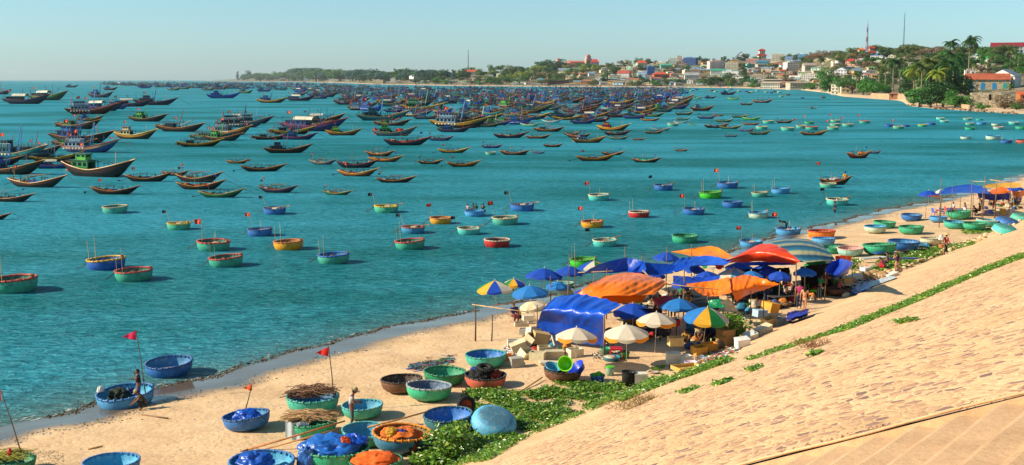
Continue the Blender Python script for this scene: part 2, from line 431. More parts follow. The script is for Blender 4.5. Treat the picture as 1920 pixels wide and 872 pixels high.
# ------------------------------------------------------------------ sea
def seamat():
    t = NT('sea_water'); g = t.new('NewGeometry')
    # bands of deeper / paler water, long in the wind direction
    v1 = t.pos((.010, .022, 1), (0, 0, .25)); n1 = t.noise(v1, 1.0, 3, .6)
    v2 = t.pos((.05, .11, 1), (0, 0, .25)); n2 = t.noise(v2, 1.0, 3, .6)
    m = t.math('ADD', t.math('MULTIPLY', n1, .75), t.math('MULTIPLY', n2, .25))
    c = t.ramp(m, [(.41, (.012, .165, .190)), (.49, (.024, .230, .295)), (.58, (.036, .295, .400))])
    # wave facets: light on crests, shade in greener troughs, mixed into the colour
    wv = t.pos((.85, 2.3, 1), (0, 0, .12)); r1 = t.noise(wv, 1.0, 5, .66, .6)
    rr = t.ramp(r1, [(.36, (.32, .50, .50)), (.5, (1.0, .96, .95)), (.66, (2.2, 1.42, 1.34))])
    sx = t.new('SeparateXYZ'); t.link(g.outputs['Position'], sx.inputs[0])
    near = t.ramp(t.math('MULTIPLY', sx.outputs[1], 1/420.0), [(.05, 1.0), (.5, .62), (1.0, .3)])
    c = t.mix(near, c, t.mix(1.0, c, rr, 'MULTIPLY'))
    # sandy shallows along the beach
    dn = t.new('VectorMath', operation='DOT_PRODUCT'); t.link(g.outputs['Position'], dn.inputs[0]); dn.inputs[1].default_value = (DU.x, DU.y, 0)
    sh = t.math('ADD', dn.outputs['Value'], t.math('MULTIPLY', t.noise(t.pos((.12, .12, 1)), 1, 3), 3.0))
    shr = t.new('MapRange'); shr.inputs[1].default_value = -52; shr.inputs[2].default_value = -43.0; t.link(sh, shr.inputs[0])
    c = t.mix(t.math('MULTIPLY', t.math('POWER', shr.outputs[0], 2.2), .62), c, (.20, .17, .095))
    t.set(Base_Color=c, Roughness=.2); t.b.inputs['IOR'].default_value = 1.33; t.b.inputs['Specular IOR Level'].default_value = .09
    b = t.math('ADD', r1, t.math('MULTIPLY', t.noise(t.pos((2.2, 4.5, 1), (0, 0, -.2)), 1, 3), .35))
    b = t.math('ADD', b, t.math('MULTIPLY', t.noise(t.pos((.10, .30, 1), (0, 0, .1)), 1, 2), 1.2))
    bp = t.bump(b, 1.0, .5)
    gl = t.new('BsdfGlossy'); gl.inputs['Roughness'].default_value = .13; t.link(bp.outputs[0], gl.inputs['Normal'])
    df = t.new('BsdfDiffuse'); t.link(c, df.inputs['Color']); t.link(bp.outputs[0], df.inputs['Normal'])
    fr = t.new('Fresnel'); fr.inputs['IOR'].default_value = 1.33; t.link(bp.outputs[0], fr.inputs['Normal'])
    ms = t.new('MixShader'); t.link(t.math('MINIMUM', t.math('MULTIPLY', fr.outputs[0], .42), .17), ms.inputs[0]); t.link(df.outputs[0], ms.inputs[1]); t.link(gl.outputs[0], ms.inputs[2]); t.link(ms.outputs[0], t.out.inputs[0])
    MATS['sea'] = t.m
seamat()
mb = MB()
ys = [-80, 20, 60, 120, 250, 600, 1500, 4000, 9000, 16000]
xs = [-12000, -5000, -2000, -500, -150, 0, 150, 500, 2000, 5000, 12000]
for i in range(len(ys)-1):
    for j in range(len(xs)-1):
        mb.add([(xs[j], ys[i], 0), (xs[j+1], ys[i], 0), (xs[j+1], ys[i+1], 0), (xs[j], ys[i+1], 0)], [(0, 1, 2, 3)])
tag(mb.build('sea', 'sea'), 'turquoise sea ruffled by wind', kind='structure')
# ------------------------------------------------------------------ beach and embankment
def sandmat():
    t = NT('beach_sand'); g = t.new('NewGeometry'); sx = t.new('SeparateXYZ'); t.link(g.outputs['Position'], sx.inputs[0])
    n = t.noise(t.pos((1, 1, 1)), .45, 5, .6); f = t.noise(t.pos((1, 1, 1)), 7, 5, .7)
    c = t.ramp(n, [(.3, (.50, .325, .170)), (.5, (.61, .41, .222)), (.7, (.68, .475, .275))])
    c = t.mix(.6, c, t.mix(1.0, c, t.ramp(f, [(.3, .66), (.55, 1.06)]), 'MULTIPLY'))
    spk = t.ramp(t.noise(t.pos((1, 1, 1)), 16, 2, .5), [(.66, 0.0), (.72, 1.0)])
    c = t.mix(t.math('MULTIPLY', spk, .5), c, (.12, .08, .05))
    zz = t.math('ADD', sx.outputs[2], t.math('MULTIPLY', t.noise(t.pos((1, 1, 1)), .8, 3), .07))
    wet = t.ramp(zz, [(.10, 1.0), (.19, 1.0), (.30, 0.0)])
    c = t.mix(wet, c, (.115, .085, .055))
    rf = t.mix(wet, .9, .09)
    t.set(Base_Color=c, Roughness=rf); 
    fp = t.new('TexVoronoi'); fp.inputs['Scale'].default_value = 2.6; t.link(t.pos((1, 1, 1)), fp.inputs['Vector'])
    tread = t.math('MULTIPLY', t.math('MINIMUM', fp.outputs['Distance'], .35), t.ramp(t.noise(t.pos((1, 1, 1)), .3, 2), [(.42, 0.0), (.55, 1.0)]))
    bf = t.math('ADD', t.noise(t.pos((1, 1, 1)), 2.2, 5, .6), t.math('ADD', t.math('MULTIPLY', f, .25), t.math('MULTIPLY', tread, 1.1)))
    bn = t.bump(bf, .6, .12)
    t.link(t.mix(wet, .55, .04), bn.inputs['Strength'])
    MATS['sand'] = t.m
sandmat()
def stonemat():
    t = NT('stone_pitching'); g = t.new('NewGeometry')
    v = t.pos((1, .5, 1)); wob = t.noise(v, 1.2, 2)
    vor = t.new('TexVoronoi', feature='DISTANCE_TO_EDGE'); vor.inputs['Scale'].default_value = 5.6; vor.inputs['Randomness'].default_value = .9
    vc = t.new('TexVoronoi', feature='F1'); vc.inputs['Scale'].default_value = 5.6; vc.inputs['Randomness'].default_value = .9
    mp = t.new('VectorMath', operation='ADD'); t.link(v, mp.inputs[0])
    dd = t.new('TexNoise'); dd.inputs['Scale'].default_value = 4; t.link(v, dd.inputs['Vector'])
    s2 = t.new('VectorMath', operation='SCALE'); s2.inputs[3].default_value = .22; t.link(dd.outputs['Color'], s2.inputs[0]); t.link(s2.outputs[0], mp.inputs[1])
    t.link(mp.outputs[0], vor.inputs['Vector']); t.link(mp.outputs[0], vc.inputs['Vector'])
    cs = t.new('SeparateColor'); t.link(vc.outputs['Color'], cs.inputs[0])
    size = t.math('MULTIPLY', cs.outputs[0], .07)
    stone = t.math('GREATER_THAN', vor.outputs['Distance'], t.math('ADD', size, .055))
    bare = t.ramp(t.math('ADD', cs.outputs[1], t.math('MULTIPLY', t.noise(v, .35, 3), .55)), [(.70, 0.0), (.84, 1.0)])
    # only above the weed strip do the stones show through the mortar
    dn = t.new('VectorMath', operation='DOT_PRODUCT'); t.link(g.outputs['Position'], dn.inputs[0]); dn.inputs[1].default_value = (DU.x, DU.y, 0)
    ds = t.new('VectorMath', operation='DOT_PRODUCT'); t.link(g.outputs['Position'], ds.inputs[0]); ds.inputs[1].default_value = (DS.x, DS.y, 0)
    lim = t.math('SUBTRACT', dn.outputs['Value'], t.math('MULTIPLY', t.math('SUBTRACT', ds.outputs['Value'], 45), -.05))
    up_ = t.new('MapRange'); up_.inputs[1].default_value = -24.5; up_.inputs[2].default_value = -19.0; up_.inputs[3].default_value = .12; t.link(lim, up_.inputs[0])
    k = t.math('MULTIPLY', t.math('MULTIPLY', stone, bare), up_.outputs[0])
    n = t.noise(v, .5, 5, .6); f = t.noise(v, 9, 4, .7)
    mort = t.ramp(n, [(.3, (.53, .325, .160)), (.5, (.62, .395, .205)), (.7, (.68, .45, .25))])
    mort = t.mix(.5, mort, t.mix(1.0, mort, t.ramp(f, [(.3, .7), (.55, 1.05)]), 'MULTIPLY'))
    sc = t.ramp(cs.outputs[2], [(.0, (.19, .105, .085)), (.25, (.30, .165, .12)), (.5, (.46, .26, .13)), (.75, (.38, .21, .13)), (1.0, (.52, .31, .16))])
    sc = t.mix(.5, sc, t.mix(1.0, sc, t.ramp(f, [(.3, .6), (.6, 1.1)]), 'MULTIPLY'))
    c = t.mix(k, mort, sc)
    edge = t.ramp(vor.outputs['Distance'], [(.0, .72), (.09, 1.0)])
    c = t.mix(t.math('MULTIPLY', up_.outputs[0], .30), c, t.mix(1.0, c, edge, 'MULTIPLY'))
    t.set(Base_Color=c, Roughness=.9)
    h = t.math('ADD', t.math('MULTIPLY', t.math('MULTIPLY', t.math('MINIMUM', vor.outputs['Distance'], .2), 2.0), up_.outputs[0]), t.math('MULTIPLY', f, .25))
    t.bump(h, .5, .06); MATS['stone'] = t.m
stonemat()
def grid_su(s0, s1, ds, us):
    """rows of s, with u given by functions of s"""
    mb = MB(); rows = []
    n = int((s1-s0)/ds)
    for i in range(n+1):
        s = s0 + (s1-s0)*i/n; row = []
        for uf in us(s):
            x, y = xy(s, uf); row.append((x, y, ground_z(x, y)))
        rows.append(row)
    m = len(rows[0]); vs = [p for r in rows for p in r]
    mb.add(vs, [(i*m+j, i*m+j+1, (i+1)*m+j+1, (i+1)*m+j) for i in range(n) for j in range(m-1)])
    return mb
b = grid_su(0, 420, .5, lambda s: [lerp(shore_u(s)-9, foot_u(s)+.25, k/56) for k in range(57)])
for i in range(0): pass
tag(b.build('beach', 'sand', smooth=True), 'golden sandy beach with wet edge and litter', kind='structure')
# where does the stair edge run?  intersect its picture with the slope
def slope_pt(px, py):
    d = ray(px, py); t = 5.0
    for _ in range(4000):
        p = CAM + d*t
        if p.z <= ground_z(p.x, p.y, False): break
        t += .02
    return p
pA, pB = slope_pt(1410, 872), slope_pt(1915, 742)
sA, uA = su(pA.x, pA.y); sB, uB = su(pB.x, pB.y); S_ST = (sA+sB)/2
print('STAIR', sA, uA, sB, uB)
e = grid_su(S_ST, 420, .6, lambda s: [lerp(foot_u(s), -1.0, k/50) for k in range(51)])
tag(e.build('embankment', 'stone', smooth=True), 'sloping embankment of stones set in sandy mortar', kind='structure')
mb = MB()
zt = 1.0 + 25*SLOPE
q = [xy(-40, -1), xy(420, -1), xy(420, 14), xy(-40, 14)]
mb.add([(x, y, zt) for x, y in q], [(0, 1, 2, 3)])
def pavemat():
    t = NT('road_concrete'); v = t.pos((1, 1, 1)); n = t.noise(v, 1.5, 6, .7)
    t.set(Base_Color=t.ramp(n, [(.3, (.34, .27, .19)), (.7, (.48, .39, .28))]), Roughness=.9); MATS['pave'] = t.m
pavemat()
tag(mb.build('road', 'pave'), 'coast road above the embankment', kind='structure')
# stairs of worn, sand covered concrete
st = MB(); rz = Matrix.Rotation(math.atan2(DS.y, DS.x), 4, 'Z')
tread = .42; nst = int(25/tread)
for k in range(nst):
    u1 = -1.0 - k*tread; u0 = u1 - tread
    zt_ = 1.0 + (u1 + 26)*SLOPE - .15; 
    # each tread: long slab with softened, sand filled nose
    N = 60; s0 = -12; 
    rows = []
    for i in range(N+1):
        s = lerp(s0, S_ST+.01, i/N); w1 = .035*noise.noise((s*.7, k*3.1, 0)) + .02*noise.noise((s*3, k*1.7, 2))
        fill = .5 + .5*noise.noise((s*.25, k*.6, 7))
        prof = [(u1, zt_ + .01), (u1-.05-.16*fill, zt_-.03+.03*fill), (u0+.06+w1, zt_ - .035), (u0+.01+w1, zt_-.055), (u0, zt_-tread*SLOPE+.01)]
        rows.append([(*xy(s, uu), zz) for uu, zz in prof])
    m = 5; st.add([p for r in rows for p in r], [(i*m+j, (i+1)*m+j, (i+1)*m+j+1, i*m+j+1) for i in range(N) for j in range(m-1)])
def stairmat():
    t = NT('worn_concrete'); v = t.pos((1, 1, 1)); n = t.noise(v, 1.2, 5, .6); f = t.noise(v, 12, 4, .7)
    c = t.ramp(n, [(.3, (.47, .285, .15)), (.6, (.58, .37, .20))])
    c = t.mix(.45, c, t.mix(1.0, c, t.ramp(f, [(.3, .7), (.55, 1.05)]), 'MULTIPLY'))
    sp = t.ramp(t.noise(v, 30, 2), [(.68, 0.0), (.74, 1.0)]); c = t.mix(t.math('MULTIPLY', sp, .4), c, (.25, .15, .09))
    t.set(Base_Color=c, Roughness=.9); t.bump(f, .4, .03); MATS['stair'] = t.m
stairmat()
tag(st.build('steps', 'stair', smooth=False), 'worn sand covered concrete steps going down to the beach', 'steps')
# pale kerb pipe at the side of the steps
kk = MB(); q = []
for uu in (-1.0, -26.0):
    for ss in (S_ST-.07, S_ST+.02):
        x, y = xy(ss, uu); zc = 1.0+(uu+26)*SLOPE
        for dz in (-.9, -.004): q.append((x, y, zc+dz))
kk.add(q, [(1, 3, 7, 5), (0, 1, 5, 4), (2, 6, 7, 3), (0, 2, 3, 1), (4, 5, 7, 6)])
tag(kk.build('kerb', 'stair', smooth=False), 'sand coloured kerb beside the steps', kind='structure')
kb = MB(); pts = []
for k in range(60):
    u = lerp(-1, -26, k/59); x, y = xy(S_ST-.02, u); pts.append((x, y, 1.0+(u+26)*SLOPE+.035+.010*math.sin(k*1.3)))
kb.tube(pts, .017, 8)
tag(kb.build('handrail_pipe', 'stair', smooth=True, color=(.6, .5, .36)), 'long thin pale pipe lying down the slope beside the steps', 'pipe')
t = NT('star_yellow'); t.set(Base_Color=(.85, .62, .03), Roughness=.7); MATS['star_yellow'] = t.m
# ================================================================== hulls
def hull_fns(L, B, free, bow, stern, draft, fullness=.72, rake=.09, transom=.0):
    """returns functions of t (0 stern .. 1 bow): half beam, sheer height, keel height, and section points"""
    def hb(t):
        a = max(0.0, 1-abs(2*t-1.0+.06)**(2.3*fullness+1.0))
        e = max(a**.8, transom*(1-t)**.7*1.0 if t < .5 else 0)
        return B/2*max(.035, e)
    def sh(t): return free + bow*max(0, (t-.38)/.62)**1.9 + stern*max(0, (.45-t)/.45)**1.6
    def kl(t): return -draft + (draft+free*.75+bow*.55)*max(0, (t-.64)/.36)**2.0 + (draft+free*.7+stern*.4)*max(0, (.27-t)/.27)**1.9
    def X(t, q):  # q 0 keel .. 1 gunwale
        x = (t-.5)*L*(1-rake*1.4) ; return x + q*rake*L*(max(0, (t-.6)/.4)**1.6) - q*rake*.5*L*max(0, (.35-t)/.35)**1.6
    def sec(t, q):
        z = lerp(kl(t), sh(t), q); y = hb(t)*(1-(1-q)**2.4)**.6
        return Vector((X(t, q), y, z))
    return hb, sh, kl, X, sec
def make_hull(root, fn, mat='hull', NS=22, NQ=7, deck_drop=.35, stripe=(.72, .93), colors=('#2a1a14', '#c8862a', '#6a5038', '#e0a040')):
    hb, sh, kl, X, sec = fn
    m = MB(); rows = []
    for i in range(NS+1):
        t = i/NS
        pts = [sec(t, j/NQ) for j in range(NQ, -1, -1)]
        rows.append(pts + [Vector((p.x, -p.y, p.z)) for p in reversed(pts[:-1])])
    k = len(rows[0])
    m.add([p for r in rows for p in r], [(i*k+j, (i+1)*k+j, (i+1)*k+j+1, i*k+j+1) for i in range(NS) for j in range(k-1)])
    m.add(rows[0], [tuple(range(k))]); m.add(rows[-1], [tuple(reversed(range(k)))])
    m.build('hull', mat, root, colors[0], smooth=True)
    # strake: painted band standing just proud of the planks
    m = MB()
    for sgn in (1, -1):
        vs = []
        for i in range(NS+1):
            t = i/NS
            for q in (stripe[0], (stripe[0]+stripe[1])/2, stripe[1]):
                p = sec(t, q); vs.append((p.x, sgn*(p.y+.025), p.z))
        m.add(vs, [(i*3+j, (i+1)*3+j, (i+1)*3+j+1, i*3+j+1) if sgn < 0 else (i*3+j, i*3+j+1, (i+1)*3+j+1, (i+1)*3+j) for i in range(NS) for j in range(2)])
    m.build('strake', 'paint', root, colors[1], smooth=True)
    m = MB()
    for sgn in (1, -1):
        pts = [(*(lambda p: (p.x, sgn*(p.y+.01), p.z+.02))(sec(i/NS, 1)),) for i in range(NS+1)]
        m.tube(pts, .06 if deck_drop > .3 else .045, 4)
    m.build('gunwale', 'paint', root, colors[3])
    # inner planking + deck
    m = MB(); vs = []
    for i in range(NS+1):
        t = lerp(.02, .98, i/NS); z0 = sh(t); zd = z0-deck_drop
        q = max(.05, (zd-kl(t))/(z0-kl(t))); y0 = sec(t, 1).y-.03; y1 = max(.01, sec(t, q).y-.05)
        vs += [(sec(t, 1).x, y0, z0-.01), (sec(t, q).x, y1, zd), (sec(t, q).x, 0, zd+.05), (sec(t, q).x, -y1, zd), (sec(t, 1).x, -y0, z0-.01)]
    m.add(vs, [(i*5+j, i*5+j+1, (i+1)*5+j+1, (i+1)*5+j) for i in range(NS) for j in range(4)])
    m.build('deck', 'wood', root, colors[2])
def flagmesh(w=.7, h=.5, tri=False, wav=.06, star=False):
    m = MB()
    def f(u, v):
        ww = w*u; hh = (v-.5)*h*((1-u) if tri else 1)
        return (ww, wav*math.sin(u*6+v*1.5)*(.3+u), hh - .06*u*h*3)
    m.grid(f, 7, 3)
    if star:
        for sg in (-1, 1):
            vs = []
            for k in range(10):
                a = PI/2+k*PI/5; rr = h*(.23 if k % 2 == 0 else .095); u = .5+rr*math.cos(a)/w; v = .5+rr*math.sin(a)/h; p = f(u, v); vs.append((p[0], p[1]+sg*.012, p[2]))
            c = f(.5, .5); vs.append((c[0], c[1]+sg*.012, c[2])); m.add(vs, [(k, (k+1) % 10, 10) for k in range(10)], 1)
    return m
def add_flag(root, base_pt, hgt, color='#d02020', pole='#b08a50', w=.6, tri=False, side=-1, lean=(0, 0), r=.022, name='flag_pole'):
    p0 = Vector(base_pt); p1 = p0 + Vector((lean[0], lean[1], hgt))
    pm = MB(); pm.tube([p0, p0.lerp(p1, .5)+Vector((.02, 0, 0)), p1], r, 5, r*.6); po = pm.build(name, 'wood', root, pole)
    st = (not tri) and color.startswith(('#d', '#c')); fm = flagmesh(w, w*.7, tri, star=st); o = fm.build('flag', ['cloth', 'star_yellow'] if st else 'cloth', po, color, smooth=True, loc=p1-Vector((0, 0, w*.4)))
    o.rotation_euler = (0, 0, 0 if side > 0 else PI)
    return po
def clutter_net(root, c, sx, sy, sz, color, seed=0, name='net_pile'):
    m = MB(); m.blob((0, 0, 0), sx, sy, sz, seed, .30, 16, 10, base=True)
    m.blob((sx*.45, sy*.2, 0), sx*.5, sy*.6, sz*.8, seed+3, .3, 12, 8, base=True)
    return m.build(name, 'net', root, color, smooth=True, loc=c)
def cabin(root, x0, x1, yw, z0, h, color, roofc, winc='#10161c', over=.18, n=3, name='cabin'):
    m = MB(); M = None
    m.box(x0, x1, -yw, yw, z0, z0+h)
    # corner posts and rails give the walls some relief
    for x in (x0, x1):
        for y in (-yw, yw): m.box(x-.05, x+.05, y-.05, y+.05, z0, z0+h+.02)
    m.box(x0-.03, x1+.03, -yw-.03, yw+.03, z0+h*.42, z0+h*.48)
    c = m.build(name, 'paint', root, color)
    for sy in (-1, 1):
        for k in range(n):
            a = lerp(x0, x1, (k+.18)/n); b = lerp(x0, x1, (k+.82)/n)
            wm = MB(); wm.box(a, b, sy*(yw+.012)-.012, sy*(yw+.012)+.012, z0+h*.55, z0+h*.86)
            wm.build('window', 'glass', c, winc)
    wm = MB(); wm.box(x1+.002, x1+.03, -yw*.7, yw*.7, z0+h*.55, z0+h*.86); wm.build('window', 'glass', c, winc)
    r = MB(); r.box(x0-over*1.6, x1+over, -yw-over, yw+over, z0+h+.01, z0+h+.09)
    r.build('roof', 'paint', root, roofc); return c
def lattice_mast(root, x, z0, h, wd, lean, color, name='mast'):
    m = MB()
    top = Vector((x+lean, 0, z0+h))
    leg = [Vector((x, s*wd, z0)) for s in (-1, 1)]
    tl = [top+Vector((0, s*wd*.3, 0)) for s in (-1, 1)]
    for a, b in zip(leg, tl): m.tube([a, b], .11, 4, .08)
    n = 6
    for k in range(n):
        t0, t1 = k/n, (k+1)/n
        m.tube([leg[0].lerp(tl[0], t0), leg[1].lerp(tl[1], t1)], .03, 3); m.tube([leg[0].lerp(tl[0], t1), leg[1].lerp(tl[1], t1)], .035, 3)
    return m.build(name, 'paint', root, color)
# ---- small open boats
def mk_skiff(kind):
    def f():
        r = thing('wooden_boat', 'x', 'boat')
        L = 8.0
        fn = hull_fns(L, 2.0, .46, .92, .58, .22, .8, .10)
        make_hull(r, fn, deck_drop=.30, stripe=(.66, .9), NS=20, NQ=6)
        hb, sh, kl, X, sec = fn
        p = sec(.98, 1); m = MB(); m.tube([p, p+Vector((1.6, -.2, -.75)), p+Vector((3.6, -.5, -1.55))], .022, 4); m.build('mooring_line', 'rubber', r, '#3a3228')
        m = MB()
        for t in (.25, .42, .6, .78): p = sec(t, 1); m.box(p.x-.09, p.x+.09, -p.y, p.y, p.z-.10, p.z-.04)
        m.build('thwart', 'wood', r, '#7a5a38')
        if kind == 0:
            clutter_net(r, (-.6, 0, .3), 1.0, .5, .42, '#2a4a8a', 1); clutter_net(r, (1.5, .1, .35), .7, .4, .4, '#a08a70', 2)
            add_flag(r, (-2.2, .3, .5), 1.7, '#d02a20', w=.5, side=-1)
            m = MB(); m.tube([(-2.9, .3, .6), (-5.0, .5, .15)], .035, 5); m.box(-5.1, -4.9, .35, .65, .0, .3); m.build('propeller_shaft', 'metal', r, '#2a2a2a')
            m = MB(); m.box(-3.3, -2.7, -.22, .22, .5, .95); m.lathe([(.0, 1.12), (.13, 1.1), (.13, .95)], 8, (-3.0, 0, 0)); m.build('engine', 'paint', r, '#8a2a20')
        elif kind == 1:
            m = MB()
            for x in (-1.2, 1.0):
                for y in (-.5, .5): m.tube([(x, y, .3), (x, y*.9, 1.45)], .03, 4)
            m.tube([(-1.2, -.45, 1.42), (1.0, -.45, 1.42)], .025, 4); m.tube([(-1.2, .45, 1.42), (1.0, .45, 1.42)], .025, 4)
            m.tube([(-1.9, .1, 1.0), (2.2, -.1, 1.55)], .03, 5); m.tube([(-1.8, -.1, 1.1), (1.8, .1, 1.5)], .025, 5)
            m.build('rack', 'wood', r, '#7a6244')
            clutter_net(r, (-.1, 0, .3), 1.2, .55, .5, '#2b6a60', 5)
            m = MB(); m.box(-2.6, -2.0, -.3, .3, .4, .8); m.box(1.7, 2.1, -.25, .2, .5, .85); m.build('crate', 'foam', r, '#c8c0aa')
            add_flag(r, (-2.9, -.2, .6), 1.5, '#1a1a26', w=.45, side=-1); add_flag(r, (-3.1, .25, .6), 1.9, '#c82830', w=.4, side=1)
            m = MB(); m.tube([(-2.9, .3, .75), (-4.7, .5, .25)], .035, 5); m.build('propeller_shaft', 'metal', r, '#303030')
        else:
            clutter_net(r, (.2, 0, .3), 1.4, .6, .55, '#3a3a44', 8)
            clutter_net(r, (-1.8, .1, .35), .7, .45, .45, '#c07028', 9)
            m = MB(); m.tube([(-.9, 0, .3), (-.9, .02, 2.2)], .04, 5); m.tube([(-1.2, -.3, 1.5), (1.2, .2, 1.9)], .025, 4); m.build('mast', 'wood', r, '#9a8058')
            m = MB()
            for x, z in ((-2.4, .8), (-2.1, .85), (2.3, .95)): m.blob((x, .2, z), .16, .16, .16, x, .05, 8, 6)
            m.build('float', 'gloss', r, '#e06a20', smooth=True)
            add_flag(r, (2.6, 0, .8), 1.3, '#2a3a9a', w=.4, side=-1)
        gear(r, -2.9, 2.2, .5, .32, 80+kind, 12, 1.1)
        return r
    return proto(f)
SK = [mk_skiff(k) for k in range(3)]
# ---- cabin boats
def gear(r, x0, x1, yw, z, seed, n=14, hmax=2.2):
    rng = random.Random(seed)
    for nm, mt, cl in (('net_heap', 'net', '#1a2430'), ('net_heap', 'net', '#3a4a40'), ('winch_box', 'paint', '#2a5a8a'), ('winch_box', 'paint', '#8a3a24'), ('fish_box', 'foam', '#a8a08a')):
        # heaps and boxes piled against one another
        m = MB(); xc = rng.uniform(x0+.5, x1-.5); yc = rng.uniform(-yw*.4, yw*.4); sp = (x1-x0)*.10
        for k in range(n//2 if mt == 'net' else 3):
            x = xc + rng.uniform(-sp, sp); y = yc + rng.uniform(-yw, yw)*.4; w = rng.uniform(.2, .5)*(1 if x1-x0 > 6 else .6); h = rng.uniform(.35, 1.0)*(1 if x1-x0 > 6 else .6)
            if mt == 'net': m.blob((x, y, z), w*1.5, w, h, k+seed, .3, 8, 6, base=True)
            elif k == 0: m.box(x-w, x+w, y-w*.7, y+w*.7, z, z+h*.9)
        m.build(nm, mt, r, cl)
    m = MB()
    for k in range(n):
        x = lerp(x0, x1, (k+rng.random())/n); y = rng.uniform(-yw, yw); h = rng.uniform(.8, hmax)
        m.tube([(x, y, z-.1), (x+rng.uniform(-.3, .5), y*.9, z+h)], .035, 3)
        if k % 3 == 0: m.tube([(x-.8, y, z+h*.8), (x+1.2, y*.8, z+h*.95)], .03, 3)
    m.tube([(x0, 0, z+.05), (x1, 0, z+.05)], .04, 3)
    for k in range(int((x1-x0)/.9)): x = x0+k*.9; m.tube([(x, -yw, z+.05), (x, yw, z+.05)], .03, 3)
    m.build('pole_rack', 'wood', r, '#2a2a26')
